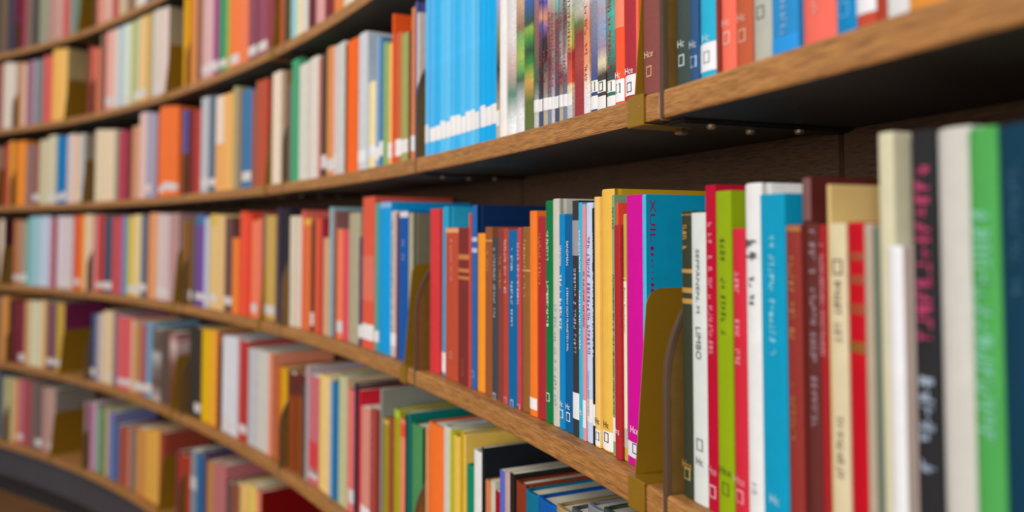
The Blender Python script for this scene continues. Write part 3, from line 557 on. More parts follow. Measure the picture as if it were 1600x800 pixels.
 (2, 0.8232, 62.04, 256.9, 171.0, 11.0, 'cf946c', '', 'p', 'tan orange', 'tan orange book between dark red and pale pink, third shelf, fifth bay', 'books on the third shelf', []),
 (2, 0.81247, 61.84, 297.8, 171.0, 11.0, 'e2beb4', '', 'p', 'pale pink', 'pale pink book between tan orange and lavender grey, third shelf, fifth bay', 'books on the third shelf', []),
 (2, 0.80348, 41.89, 292.2, 171.0, 11.0, 'a6a0b4', '', 'p', 'lavender grey', 'leftmost of the two adjoining lavender grey volumes, third shelf, fifth bay', 'books on the third shelf', [['B', 'd8d0cc', 20.1, 45.4]]),
 (2, 0.79622, 41.7, 284.9, 171.0, 11.0, 'a6a0b4', '', 'p', 'lavender grey', 'rightmost of the two adjoining lavender grey volumes, third shelf, fifth bay', 'books on the third shelf', []),
 (2, 0.78516, 41.35, 300.0, 171.0, 11.0, 'ff7634', '', 'h', 'bright orange', 'leftmost of the two adjoining bright orange volumes, third shelf, fifth bay', 'books on the third shelf', [['B', 'd8d0cc', 14.3, 35.6]]),
 (2, 0.77801, 41.07, 297.6, 171.0, 11.0, 'ff7634', '', 'p', 'bright orange', 'rightmost of the two adjoining bright orange volumes, third shelf, fifth bay', 'books on the third shelf', [['B', 'd8d0cc', 20.4, 46.6]]),
 (2, 0.77067, 43.48, 292.4, 171.0, 11.0, 'ff7432', '', 'p', 'vivid orange', 'leftmost of the two adjoining vivid orange volumes, third shelf, fifth bay', 'books on the third shelf', [['B', 'd8d0cc', 16.9, 44.9]]),
 (2, 0.76316, 43.08, 286.2, 171.0, 11.0, 'ff7432', '', 'p', 'vivid orange', 'rightmost of the two adjoining vivid orange volumes, third shelf, fifth bay', 'books on the third shelf', [['B', 'd8d0cc', 17.4, 38.0]]),
 (2, 0.75064, 37.02, 266.6, 170.6, 11.0, '6c3c30', '', 'h', 'dark brown', 'dark brown book at right end beside vivid orange, third shelf, fifth bay', 'books on the third shelf', [['B', '4050a0', 129.3, 265.6]]),
 (2, 0.74039, 44.38, 259.7, 166.6, 11.0, '7c2c2c', '', 'p', 'maroon', 'maroon book at left end beside red, third shelf, fourth bay', 'books on the third shelf', []),
 (2, 0.73208, 51.47, 254.2, 161.7, 11.0, 'b43c36', '', 'p', 'red', 'red book between maroon and light grey, third shelf, fourth bay', 'books on the third shelf', []),
 (2, 0.72235, 60.78, 286.1, 171.0, 11.0, 'bebec2', '', 'p', 'light grey', 'light grey book between red and blue grey, third shelf, fourth bay', 'books on the third shelf', [['B', 'd8d0cc', 16.9, 41.7]]),
 (2, 0.71235, 54.69, 282.4, 171.0, 11.0, '5c6e82', '', 'h', 'blue grey', 'blue grey book between light grey and amber, third shelf, fourth bay', 'books on the third shelf', [['B', 'd8d0cc', 18.2, 38.9]]),
 (2, 0.70211, 63.46, 274.6, 171.0, 11.0, 'ebac64', '', 'p', 'amber', 'amber book between blue grey and light amber, third shelf, fourth bay', 'books on the third shelf', [['B', 'f0d8c0', 135.8, 273.6]]),
 (2, 0.69124, 62.16, 273.5, 171.0, 11.0, 'f0b464', '', 'p', 'light amber', 'light amber book between amber and khaki, third shelf, fourth bay', 'books on the third shelf', []),
 (2, 0.6834, 28.1, 285.3, 171.0, 11.0, 'b8ab78', '', 'h', 'khaki', 'khaki book between light amber and taupe, third shelf, fourth bay', 'books on the third shelf', []),
 (2, 0.67773, 37.16, 273.5, 171.0, 11.0, '96826c', '', 'p', 'taupe', 'taupe book between khaki and blue, third shelf, fourth bay', 'books on the third shelf', []),
 (2, 0.66855, 68.7, 266.0, 171.0, 11.0, '3c78a6', '', 'h', 'blue', 'blue book between taupe and dusty red, third shelf, fourth bay', 'books on the third shelf', [['B', 'd8d0cc', 18.8, 43.9]]),
 (2, 0.66026, 26.87, 257.5, 169.3, 11.0, '965a58', '', 'h', 'dusty red', 'dusty red book between blue and sienna, third shelf, fourth bay', 'books on the third shelf', []),
 (2, 0.65483, 35.54, 276.7, 171.0, 11.0, 'aa5a3c', '', 'h', 'sienna', 'sienna book between dusty red and rust red, third shelf, fourth bay', 'books on the third shelf', []),
 (2, 0.64718, 52.68, 274.9, 165.0, 11.0, 'be503a', '', 'p', 'rust red', 'rust red book between sienna and cream, third shelf, fourth bay', 'books on the third shelf', []),
 (2, 0.63218, 59.72, 279.2, 171.0, 11.0, 'ebd7be', '', 'p', 'cream', 'cream book between rust red and brown, third shelf, fourth bay', 'books on the third shelf', []),
 (2, 0.61694, 17.02, 238.4, 151.8, 11.0, '78706e', '', 'p', 'grey', 'grey book at left end beside green, third shelf, third bay', 'books on the third shelf', []),
 (2, 0.6112, 48.99, 289.7, 171.0, 11.0, '46a272', '', 'p', 'green', 'green book between grey and off-white, third shelf, third bay', 'books on the third shelf', []),
 (2, 0.60209, 56.08, 269.8, 170.4, 11.0, 'd8d5c8', '', 'p', 'off-white', 'off-white book between green and ivory, third shelf, third bay', 'books on the third shelf', []),
 (2, 0.5918, 62.63, 273.9, 171.0, 11.0, 'ded4c8', '', 'h', 'ivory', 'ivory book between off-white and pink, third shelf, third bay', 'books on the third shelf', []),
 (2, 0.58107, 30.36, 270.9, 171.0, 11.0, '54402f', '', 'h', 'dark brown', 'dark brown book between pink and orange tan, third shelf, third bay', 'books on the third shelf', [['B', 'd8d0cc', 19.0, 48.0]]),
 (2, 0.57485, 41.18, 277.9, 171.0, 11.0, 'd88c4e', '', 'h', 'orange tan', 'orange tan book between dark brown and pale pink, third shelf, third bay', 'books on the third shelf', [['B', 'd8d0cc', 12.0, 36.5]]),
 (2, 0.56935, 21.99, 274.4, 171.0, 11.0, 'dcbab4', '', 'h', 'pale pink', 'pale pink book between orange tan and light grey, third shelf, third bay', 'books on the third shelf', [['B', 'd8d0cc', 15.4, 43.8]]),
 (2, 0.56334, 47.17, 274.2, 171.0, 11.0, 'cecec8', '', 'p', 'light grey', 'light grey book between pale pink and dark brown, third shelf, third bay', 'books on the third shelf', [['B', 'd8d0cc', 20.4, 49.7]]),
 (2, 0.55252, 56.24, 267.9, 171.0, 11.0, 'fa6820', '', 'p', 'bright orange', 'bright orange book between dark brown and pale grey, third shelf, third bay', 'books on the third shelf', []),
 (2, 0.5435, 47.73, 269.6, 171.0, 11.0, 'cececf', '', 'h', 'pale grey', 'pale grey book between bright orange and pale blue, third shelf, third bay', 'books on the third shelf', [['B', 'ece9e6', 16.3, 39.0]]),
 (2, 0.53419, 39.53, 164.8, 110.0, 11.0, 'f6dda6', '', 'h', 'cream', 'cream book between pale blue and light blue, third shelf, third bay', 'books on the third shelf', [['B', 'ece9e6', 21.4, 43.8]]),
 (2, 0.52907, 19.23, 244.1, 161.3, 11.0, '88a6c8', '', 'p', 'light blue', 'light blue book between cream and steel blue, third shelf, third bay', 'books on the third shelf', [['B', 'ece9e6', 13.9, 37.6]]),
 (2, 0.52572, 18.98, 237.6, 164.1, 11.0, '467aa2', '', 'p', 'steel blue', 'steel blue book between light blue and green, third shelf, third bay', 'books on the third shelf', [['B', 'ece9e6', 20.1, 46.4]]),
 (2, 0.52242, 18.73, 226.4, 157.4, 11.0, '8cae6e', '', 'p', 'green', 'green book between steel blue and straw yellow, third shelf, third bay', 'books on the third shelf', []),
 (2, 0.51863, 24.67, 219.5, 148.7, 11.0, 'e2ba6e', '', 'h', 'straw yellow', 'straw yellow book between green and orange, third shelf, third bay', 'books on the third shelf', [['B', 'ece9e6', 12.5, 39.8]]),
 (2, 0.51201, 33.07, 229.6, 147.6, 11.0, 'c8643c', '', 'h', 'rust', 'rust book between orange and olive green, third shelf, third bay', 'books on the third shelf', [['B', 'ece9e6', 12.5, 41.8]]),
 (2, 0.50633, 32.21, 222.3, 146.2, 11.0, 'a0a55e', '', 'p', 'olive green', 'olive green book between rust and brown, third shelf, third bay', 'books on the third shelf', [['B', 'ece9e6', 15.4, 38.4]]),
 (2, 0.50004, 16.91, 257.8, 171.0, 11.0, 'd8824a', '', 'h', 'copper orange', 'copper orange book between brown and indigo, third shelf, third bay', 'books on the third shelf', [['B', 'ece9e6', 15.0, 40.6]]),
 (2, 0.49758, 11.03, 263.9, 167.2, 11.0, '505690', '', 'h', 'indigo', 'indigo book between copper orange and cream, third shelf, third bay', 'books on the third shelf', []),
 (2, 0.48879, 13.26, 256.8, 169.5, 10.0, '5ebcec', '', 'p', 'sky', 'leftmost sky blue volume of the matching run, third shelf, second bay', 'matching sky blue volumes on the third shelf', [['B', 'ece9e6', 22.0, 51.1]]),
 (2, 0.48578, 21.04, 253.3, 166.1, 10.0, '50b4ea', '', 'h', 'sky', 'thin sky blue volume in the run of matching blue spines, third shelf, second bay', 'matching sky blue volumes on the third shelf', [['B', 'ece9e6', 22.0, 43.9]]),
 (2, 0.48192, 23.19, 249.4, 161.4, 10.0, '30b0ea', '', 'h', 'sky', 'thin sky blue volume in the run of matching blue spines, third shelf, second bay', 'matching sky blue volumes on the third shelf', [['B', 'ece9e6', 22.0, 44.4]]),
 (2, 0.47835, 17.6, 245.8, 163.6, 10.0, '5abeee', '', 'h', 'sky', 'thin sky blue volume in the run of matching blue spines, third shelf, second bay', 'matching sky blue volumes on the third shelf', [['B', 'ece9e6', 22.0, 49.5]]),
 (2, 0.47508, 19.76, 242.7, 158.5, 10.0, '62c2f2', '', 'h', 'sky', 'thin sky blue volume in the run of matching blue spines, third shelf, second bay', 'matching sky blue volumes on the third shelf', [['B', 'ece9e6', 22.0, 45.8]]),
 (2, 0.47166, 19.35, 239.2, 149.5, 10.0, '4ab6ea', '', 'h', 'sky', 'thin sky blue volume in the run of matching blue spines, third shelf, second bay', 'matching sky blue volumes on the third shelf', [['B', 'ece9e6', 22.0, 51.7]]),
 (2, 0.46831, 18.94, 235.9, 155.7, 10.0, '36b2ea', '', 'h', 'sky', 'thin sky blue volume in the run of matching blue spines, third shelf, second bay', 'matching sky blue volumes on the third shelf', [['B', 'ece9e6', 22.0, 50.6]]),
 (2, 0.46503, 18.54, 232.5, 149.2, 10.0, '58bcee', '', 'h', 'sky', 'thin sky blue volume in the run of matching blue spines, third shelf, second bay', 'matching sky blue volumes on the third shelf', [['B', 'ece9e6', 22.0, 46.0]]),
 (2, 0.46181, 18.14, 229.2, 159.6, 10.0, '4cb8ee', '', 'h', 'sky', 'thin sky blue volume in the run of matching blue spines, third shelf, second bay', 'matching sky blue volumes on the third shelf', [['B', 'ece9e6', 22.0, 50.7]]),
 (2, 0.45867, 17.75, 226.0, 140.7, 10.0, '62c2f0', '', 'h', 'sky', 'thin sky blue volume in the run of matching blue spines, third shelf, second bay', 'matching sky blue volumes on the third shelf', [['B', 'ece9e6', 22.0, 51.0]]),
 (2, 0.45578, 15.18, 223.1, 148.8, 10.0, '54baea', '', 'p', 'sky', 'thin sky blue volume in the run of matching blue spines, third shelf, second bay', 'matching sky blue volumes on the third shelf', [['B', 'ece9e6', 22.0, 45.9]]),
 (2, 0.45276, 19.18, 219.9, 150.9, 10.0, '12acea', '', 'h', 'sky', 'thin sky blue volume in the run of matching blue spines, third shelf, second bay', 'matching sky blue volumes on the third shelf', [['B', 'ece9e6', 22.0, 51.7]]),
 (2, 0.44945, 18.72, 216.2, 135.9, 10.0, '08aaea', '', 'p', 'sky', 'thin sky blue volume in the run of matching blue spines, third shelf, second bay', 'matching sky blue volumes on the third shelf', [['B', 'ece9e6', 22.0, 47.2]]),
 (2, 0.44621, 18.26, 212.5, 147.8, 10.0, '10a8e8', '', 'p', 'sky', 'rightmost sky blue volume of the matching run, third shelf, second bay', 'matching sky blue volumes on the third shelf', [['B', 'ece9e6', 22.0, 48.5]]),
 (2, 0.44373, 9.82, 188.8, 123.9, 10.0, '8a8ca0', '', 'p', 'greenish grey', 'greenish grey book between sky and white, third shelf, second bay', 'books on the third shelf', [['G', [(0.977, 'a0a8d0'), (0.707, '7c8458'), (0.483, '2c2430'), (0.081, 'c8b490')]], ['B', 'ece9e6', 17.5, 37.9]]),
 (2, 0.44115, 19.53, 205.8, 131.4, 10.0, 'f0ebe6', '', 'p', 'white', 'white book between greenish grey and pale grey, third shelf, second bay', 'books on the third shelf', []),
 (2, 0.43729, 24.69, 199.2, 133.8, 10.0, 'd9d4ce', '', 'h', 'pale grey', 'pale grey book between white and green, third shelf, second bay', 'books on the third shelf', [['G', [(1, 'd8d8d8'), (0.628, 'e0d8d4'), (0.423, 'c8a8a0'), (0.259, '508470'), (0.075, 'eeeeee')]]]),
 (2, 0.43274, 27.46, 193.2, 121.7, 10.0, '64965a', '', 'h', 'green picture', 'green picture book between pale grey and green and blue, third shelf, second bay', 'books on the third shelf', [['G', [(0.992, 'f0c8a0'), (0.679, '8c6c50'), (0.617, '78a85c'), (0.493, 'a0b850'), (0.402, '60a050'), (0.348, '385c40'), (0.13, 'e8e8e8')]]]),
 (2, 0.4282, 24.61, 187.0, 125.5, 10.0, '3e8c34', '', 'p', 'green and blue picture', 'green and blue picture book between green and brown, third shelf, second bay', 'books on the third shelf', [['G', [(0.983, 'e0b0a0'), (0.849, '2460a8'), (0.698, '284830'), (0.669, '8cb03c'), (0.597, '3c8c30'), (0.522, '10442c'), (0.439, '2c8830'), (0.364, 'a0a83c'), (0.314, 'd0a048'), (0.189, '5a6c28')]]]),
 (2, 0.42472, 15.22, 182.6, 114.8, 10.0, '6e544c', '', 'h', 'brown picture', 'brown picture book between green and blue and dark purple, third shelf, second bay', 'books on the third shelf', [['G', [(0.975, 'a07080'), (0.596, '80584c'), (0.303, '30604c'), (0.09, 'c8c4c0')]], ['B', 'ece9e6', 20.2, 34.7]]),
 (2, 0.42251, 9.84, 178.8, 118.3, 10.0, '3c2c3c', '', 'p', 'dark purple picture', 'dark purple picture book between brown and dark plum, third shelf, second bay', 'books on the third shelf', [['G', [(0.974, 'c0a0c0'), (0.825, '3c3488'), (0.728, 'd09070'), (0.677, '5c4a90'), (0.55, '4c3038'), (0.297, '20181c'), (0.086, '3c4c6c')]], ['v', 'b03040', 38.0, 113.4], ['B', 'ece9e6', 19.2, 33.4]]),
 (2, 0.42063, 11.33, 177.0, 115.3, 10.0, '4c2e36', '', 'h', 'dark plum picture', 'dark plum picture book between dark purple and red dotted, third shelf, second bay', 'books on the third shelf', [['G', [(0.966, 'd8c8c0'), (0.817, '4c3ca0'), (0.72, 'd89060'), (0.648, '7c5ca0'), (0.584, '241c24'), (0.457, '181418'), (0.087, 'b8a890')]], ['v', 'a83040', 36.2, 88.4], ['B', 'ece9e6', 19.1, 33.3]]),
 (2, 0.41879, 9.49, 173.8, 116.1, 10.0, '7c5654', '', 'h', 'red dotted picture', 'red dotted picture book between dark plum and brown dotted, third shelf, second bay', 'books on the third shelf', [['G', [(0.966, 'd8d0c8'), (0.709, '8c6c64'), (0.411, '5c3438'), (0.084, '70809a')]], ['v', 'c04048', 34.5, 130.7], ['B', 'ece9e6', 18.4, 32.3]]),
 (2, 0.41711, 9.34, 172.4, 111.0, 10.0, '8a6a60', '', 'h', 'brown dotted picture', 'brown dotted picture book between red dotted and dark dotted, third shelf, second bay', 'books on the third shelf', [['G', [(0.957, 'e0d0c0'), (0.722, '9c7c70'), (0.361, '8c7478'), (0.082, 'c8c4c0')]], ['v', 'c04048', 40.3, 128.2], ['B', 'ece9e6', 17.7, 31.5]]),
 (2, 0.41546, 9.18, 169.5, 118.1, 10.0, '6c5654', '', 'p', 'dark dotted picture', 'dark dotted picture book between brown dotted and teal dotted, third shelf, second bay', 'books on the third shelf', [['G', [(0.957, 'c8d8d4'), (0.806, '78b0ac'), (0.677, '70504c'), (0.356, '5c4c58'), (0.079, '3c4c6c')]], ['v', 'b83c44', 38.7, 125.7], ['B', 'ece9e6', 17.0, 30.7]]),
 (2, 0.41384, 9.03, 168.1, 116.1, 10.0, '7a8a84', '', 'h', 'teal dotted picture', 'teal dotted picture book between dark dotted and grey dotted, third shelf, second bay', 'books on the third shelf', [['G', [(0.948, '8cc0bc'), (0.669, '6c6460'), (0.434, '98a0a0'), (0.306, '703038'), (0.081, 'b8a890')]], ['v', 'c04048', 37.1, 123.3], ['B', 'ece9e6', 17.1, 30.7]]),
 (2, 0.41211, 10.4, 165.1, 110.0, 10.0, '5c6464', '', 'h', 'grey dotted picture', 'grey dotted picture book between teal dotted and white and red, third shelf, second bay', 'books on the third shelf', [['G', [(0.948, '80bcb8'), (0.688, '4c4448'), (0.559, '78787c'), (0.386, 'b0b0a8'), (0.3, '585c64'), (0.078, '70809a')]], ['v', 'c84048', 35.4, 135.0], ['B', 'ece9e6', 16.4, 29.8]]),
 (2, 0.41016, 11.69, 163.1, 113.6, 10.0, 'b0b48c', '', 'p', 'white and red picture', 'white and red picture book between grey dotted and landscape, third shelf, second bay', 'books on the third shelf', [['G', [(0.939, 'e8f0f0'), (0.645, 'a8b070'), (0.515, 'c8c060'), (0.442, 'b03c34'), (0.249, 'e0583c'), (0.227, 'e8d0a0'), (0.073, 'c8c4c0')]], ['v', 'c04048', 61.6, 131.9], ['B', 'ece9e6', 15.4, 28.7]]),
 (2, 0.40688, 25.76, 157.3, 110.0, 10.0, '87352e', '', 'h', 'landscape picture', 'landscape picture book between white and red and orange dotted, third shelf, second bay', 'books on the third shelf', [['G', [(0.938, 'a0b4c0'), (0.709, 'bab4a0'), (0.639, '5c7038'), (0.56, '88302a'), (0.389, 'a84038'), (0.228, '982c30')]]]),
 (2, 0.40355, 12.27, 152.7, 110.0, 10.0, 'd8a090', '', 'p', 'orange dotted picture', 'orange dotted picture book between landscape and grey, third shelf, second bay', 'books on the third shelf', [['G', [(0.929, 'e0e8f0'), (0.618, 'd88860'), (0.354, 'e8a070'), (0.222, 'f0dcc0'), (0.134, 'e8e4e4')]], ['v', 'cc3c38', 33.8, 114.7]]),
 (2, 0.40106, 16.01, 148.3, 110.0, 10.0, '8e8e9c', '', 'h', 'grey picture', 'grey picture book between orange dotted and hazy blue, third shelf, second bay', 'books on the third shelf', [['G', [(0.928, 'f4f0f0'), (0.766, '8c8c9c'), (0.233, '3c4c88'), (0.055, '283c70')]], ['B', 'f2efe6', 21.4, 33.3], ['B', 'ece9e6', 3.6, 17.5], ['S', '303030', 27.3]]),
 (2, 0.39818, 16.8, 144.4, 110.0, 10.0, '9a9ab8', '', 'p', 'hazy blue picture', 'hazy blue picture book between grey and teal, third shelf, second bay', 'books on the third shelf', [['G', [(0.918, 'a8c8e4'), (0.701, 'a89cac'), (0.579, '8ca0c4'), (0.444, 'a08ca0'), (0.331, 'e8d8b0'), (0.25, '403430')]], ['B', 'f2efe6', 18.7, 30.3], ['B', 'ece9e6', 2.0, 14.8], ['S', '303030', 24.5]]),
 (2, 0.39528, 16.23, 139.2, 110.0, 10.0, '3c8276', '', 'h', 'teal', 'teal book between hazy blue and orange-red, third shelf, second bay', 'books on the third shelf', [['G', [(0.917, '3c6c58'), (0.687, '48a898'), (0.365, '3c7c70'), (0.251, '3c3c38'), (0.091, '286c60')]], ['v', 'cc3c2c', 31.8, 108.4], ['B', 'f2efe6', 15.9, 27.3], ['B', 'ece9e6', 2.0, 12.1], ['S', '303030', 21.6]]),
 (2, 0.39238, 16.9, 135.3, 110.0, 10.0, 'fa5a36', '', 'h', 'orange-red', 'orange-red book between teal and crimson mottled, third shelf, second bay', 'books on the third shelf', [['B', 'ff8460', 75.5, 122.6], ['H', 'f8f0e8', 29.9, 'Hc'], ['B', 'f6f4f2', 3.8, 25.6], ['S', '303030', 16.9]]),
 (2, 0.38877, 24.38, 128.7, 110.0, 10.0, 'a8182e', '', 'ch', 'crimson mottled', 'crimson mottled book between orange-red and orange, third shelf, second bay', 'books on the third shelf', [['H', 'f8f0f4', 30.3, 'Hce'], ['B', 'f0eef0', 6.7, 26.1], ['S', '303030', 14.5]]),
 (2, 0.38274, 29.06, 120.7, 110.0, 10.0, '84403a', '4c1010', 'ch', 'maroon cloth', 'maroon cloth book at right end beside orange, third shelf, second bay', 'books on the third shelf', [['H', 'e8c8a0', 37.0, 'Hce'], ['S', 'e0b078', 21.3]]),
 (2, 0.37391, 21.83, 104.4, 110.0, 10.0, '33423c', '1c2420', 'ch', 'dark green cloth', 'dark green cloth book at left end beside navy blue, third shelf, nearest bay', 'books on the third shelf', [['H', 'dce4e0', 36.7, 'Hc'], ['S', 'c8dce0', 22.5]]),
 (2, 0.37071, 11.66, 100.0, 110.0, 9.0, '1d4c7c', '', 'ch', 'navy blue', 'navy blue book between dark green cloth and cyan, third shelf, nearest bay', 'books on the third shelf', [['H', 'c0d4e0', 31.9, 'Hc'], ['S', 'b0d0ec', 17.6]]),
 (2, 0.36749, 25.1, 100.0, 110.0, 9.0, '2cb0d2', '', 'h', 'cyan', 'cyan book between navy blue and dark red, third shelf, nearest bay', 'books on the third shelf', [['H', 'b8e0ec', 32.9, 'Hc'], ['B', 'eef0f2', 6.1, 28.8], ['S', '909498', 17.4]]),
 (2, 0.36296, 18.45, 100.0, 110.0, 9.0, 'f07058', 'a85030', 'h', 'salmon', 'salmon book between dark red and rust, third shelf, nearest bay', 'books on the third shelf', [['H', 'f0b8b0', 38.7, 'Hc'], ['S', 'f0b8b0', 26.8]]),
 (2, 0.35968, 19.01, 100.0, 110.0, 9.0, 'be5c3c', '', 'h', 'rust', 'rust book between salmon and stone grey, third shelf, nearest bay', 'books on the third shelf', [['H', 'e8b0a0', 37.8, 'Hc'], ['S', 'e0a898', 24.3]]),
 (2, 0.35601, 21.46, 100.0, 110.0, 9.0, 'b4b4a6', '', 'h', 'stone grey', 'stone grey book between rust and blue, third shelf, nearest bay', 'books on the third shelf', [['S', '70706c', 36.1]]),
 (2, 0.35165, 27.19, 100.0, 110.0, 9.0, '2c8cc8', '', 'p', 'blue', 'blue book between stone grey and coral, third shelf, nearest bay', 'books on the third shelf', [['v', '98bcdc', 11.6, 65.3], ['B', '0894e0', 2.0, 12.9]]),
 (2, 0.34624, 31.15, 100.0, 110.0, 9.0, 'ee6e5c', '', 'h', 'coral', 'coral book between blue and deep sky blue, third shelf, nearest bay', 'books on the third shelf', [['v', 'f0a8a0', 17.8, 55.1]]),
 (2, 0.34194, 16.91, 100.0, 110.0, 9.0, '0082bc', '', 'h', 'deep sky blue', 'deep sky blue book between coral and red, third shelf, nearest bay', 'books on the third shelf', [['S', '50a8d8', 16.6]]),
 (2, 0.33902, 16.4, 100.0, 110.0, 9.0, 'c04c34', '', 'h', 'red', 'red book between deep sky blue and brick, third shelf, nearest bay', 'books on the third shelf', [['B', 'e8e8ea', 9.4, 25.8]]),
 (2, 0.33689, 7.68, 100.0, 110.0, 9.0, 'a83c28', '', 'h', 'brick', 'brick book between red and light grey, third shelf, nearest bay', 'books on the third shelf', []),
 (2, 0.33469, 15.36, 100.0, 110.0, 9.0, 'd8d8d6', '', 'p', 'light grey', 'light grey book between brick and amber, third shelf, nearest bay', 'books on the third shelf', []),
 (2, 0.33112, 25.45, 100.0, 110.0, 9.0, 'e09038', '', 'p', 'amber', 'amber book between light grey and moss green, third shelf, nearest bay', 'books on the third shelf', []),
 (2, 0.32682, 21.3, 100.0, 110.0, 9.0, '5c7c50', '', 'p', 'moss green', 'moss green book between amber and red, third shelf, nearest bay', 'books on the third shelf', []),
 (2, 0.32341, 17.68, 100.0, 110.0, 9.0, 'a03c3c', '', 'h', 'red', 'red book between moss green and ivory, third shelf, nearest bay', 'books on the third shelf', []),
 (2, 0.32016, 19.44, 100.0, 110.0, 9.0, 'd0c8b8', '', 'p', 'ivory', 'ivory book between red and blue, third shelf, nearest bay', 'books on the third shelf', []),
 (1, 1.02043, 64.43, 294.0, 171.0, 11.0, 'dccebc', '', 'h', 'cream', 'cream book between dusty red and ivory, second shelf, seventh bay', 'books on the second shelf', []),
 (1, 1.01106, 43.66, 284.9, 171.0, 11.0, 'e0d2c4', '', 'h', 'ivory', 'ivory book at right end beside cream, second shelf, seventh bay', 'books on the second shelf', []),
 (1, 0.98677, 54.25, 279.5, 171.0, 11.0, '966074', '', 'h', 'mauve', 'mauve book between pale peach and lavender, second shelf, sixth bay', 'books on the second shelf', []),
 (1, 0.97216, 59.99, 274.6, 170.9, 11.0, '7c8282', '', 'p', 'grey', 'grey book between lavender and coral red, second shelf, sixth bay', 'books on the second shelf', []),
 (1, 0.94797, 65.98, 300.0, 171.0, 11.0, 'f0b45a', '', 'h', 'amber yellow', 'amber yellow book between coral red and light amber, second shelf, sixth bay', 'books on the second shelf', []),
 (1, 0.937, 60.68, 293.2, 165.0, 11.0, 'f2be68', 'b8a070', 'h', 'light amber', 'light amber book between amber yellow and dark red, second shelf, sixth bay', 'books on the second shelf', []),
 (1, 0.86693, 56.36, 300.0, 171.0, 11.0, 'e8aa9a', '', 'p', 'pink', 'pink book between crimson and pale pink, second shelf, fifth bay', 'books on the second shelf', [['B', 'd8d0cc', 21.3, 49.3]]),
 (1, 0.85764, 50.78, 300.0, 171.0, 11.0, 'e2cabe', '', 'h', 'pale pink', 'pale pink book between pink and light blue, second shelf, fifth bay', 'books on the second shelf', [['B', 'd8d0cc', 19.7, 43.0]]),
 (1, 0.84099, 73.59, 300.0, 171.0, 11.0, 'd2dccc', '', 'h', 'pale mint', 'pale mint book between light blue and olive yellow, second shelf, fifth bay', 'books on the second shelf', [['B', 'd8d0cc', 12.6, 38.2]]),
 (1, 0.82581, 45.11, 300.0, 171.0, 11.0, 'aebe96', '', 'h', 'pale green', 'pale green book between olive yellow and peach, second shelf, fifth bay', 'books on the second shelf', [['B', 'd8d0cc', 13.0, 40.1]]),
 (1, 0.81604, 67.64, 300.0, 171.0, 11.0, 'ebc286', '', 'p', 'peach', 'peach book between pale green and gold, second shelf, fifth bay', 'books on the second shelf', [['B', 'd8d0cc', 16.2, 42.9]]),
 (1, 0.79371, 55.66, 298.8, 171.0, 11.0, 'd8ccbe', '', 'p', 'oatmeal', 'oatmeal book between beige and pale pink, second shelf, fifth bay', 'books on the second shelf', [['B', 'd8d0cc', 14.5, 43.3]]),
 (1, 0.78362, 60.76, 293.4, 165.0, 11.0, 'e2cdc2', 'a89878', 'h', 'pale pink', 'pale pink book between oatmeal and yellow, second shelf, fifth bay', 'books on the second shelf', []),
 (1, 0.75211, 42.49, 288.2, 171.0, 11.0, 'e2a408', '', 'h', 'yellow', 'yellow book at right end beside pale pink, second shelf, fifth bay', 'books on the second shelf', []),
 (1, 0.74269, 17.78, 284.2, 171.0, 11.0, 'f09632', '', 'p', 'orange', 'orange book at left end beside tan, second shelf, fourth bay', 'books on the second shelf', []),
 (1, 0.73258, 36.02, 279.0, 171.0, 11.0, '965a44', '', 'p', 'brown', 'brown book between tan and pale pink, second shelf, fourth bay', 'books on the second shelf', []),
 (1, 0.72503, 50.92, 274.9, 171.0, 11.0, 'd4aaa4', '', 'h', 'pale pink', 'pale pink book between brown and rose pink, second shelf, fourth bay', 'books on the second shelf', [['B', 'd8d0cc', 21.1, 44.1]]),
 (1, 0.71714, 40.1, 270.2, 171.0, 11.0, 'dcb4b4', '', 'h', 'rose pink', 'rose pink book between pale pink and plum, second shelf, fourth bay', 'books on the second shelf', [['B', 'd8d0cc', 21.7, 51.0]]),
 (1, 0.70979, 44.55, 264.0, 171.0, 11.0, 'a05082', '', 'p', 'plum', 'plum book between rose pink and green, second shelf, fourth bay', 'books on the second shelf', [['B', 'd8d0cc', 16.5, 44.3]]),
 (1, 0.70085, 58.52, 259.3, 162.9, 11.0, '3c9664', '', 'h', 'green', 'green book between plum and olive yellow, second shelf, fourth bay', 'books on the second shelf', [['B', 'd8d0cc', 18.0, 40.1]]),
 (1, 0.68546, 71.11, 248.7, 158.2, 11.0, 'ff7c40', '', 'h', 'orange', 'orange book between olive yellow and light orange, second shelf, fourth bay', 'books on the second shelf', [['B', 'd8d0cc', 12.1, 38.9]]),
 (1, 0.67329, 69.48, 241.9, 156.0, 11.0, 'f07e50', '', 'p', 'light orange', 'light orange book between orange and mauve, second shelf, fourth bay', 'books on the second shelf', []),
 (1, 0.66217, 58.91, 236.0, 147.5, 11.0, '8c4c5c', '', 'p', 'mauve', 'mauve book between light orange and plum red, second shelf, fourth bay', 'books on the second shelf', [['B', 'd8d0cc', 13.0, 38.5]]),
 (1, 0.65092, 71.03, 232.7, 146.0, 11.0, '964c60', '', 'h', 'plum red', 'plum red book between mauve and dark red, second shelf, fourth bay', 'books on the second shelf', [['B', 'd8d0cc', 13.6, 37.7]]),
 (1, 0.64026, 52.11, 226.2, 145.8, 11.0, '903c42', '', 'p', 'dark red', 'dark red book between plum red and rust orange, second shelf, fourth bay', 'books on the second shelf', []),
 (1, 0.62505, 54.81, 211.7, 136.6, 11.0, 'b8562c', '', 'p', 'rust orange', 'rust orange book at right end beside dark red, second shelf, fourth bay', 'books on the second shelf', []),
 (0, 1.02638, 64.39, 300.0, 171.0, 11.0, '6e5a48', '', 'p', 'brown', 'brown book between dark brown and dark purple, top shelf, seventh bay', 'books on the top shelf', []),
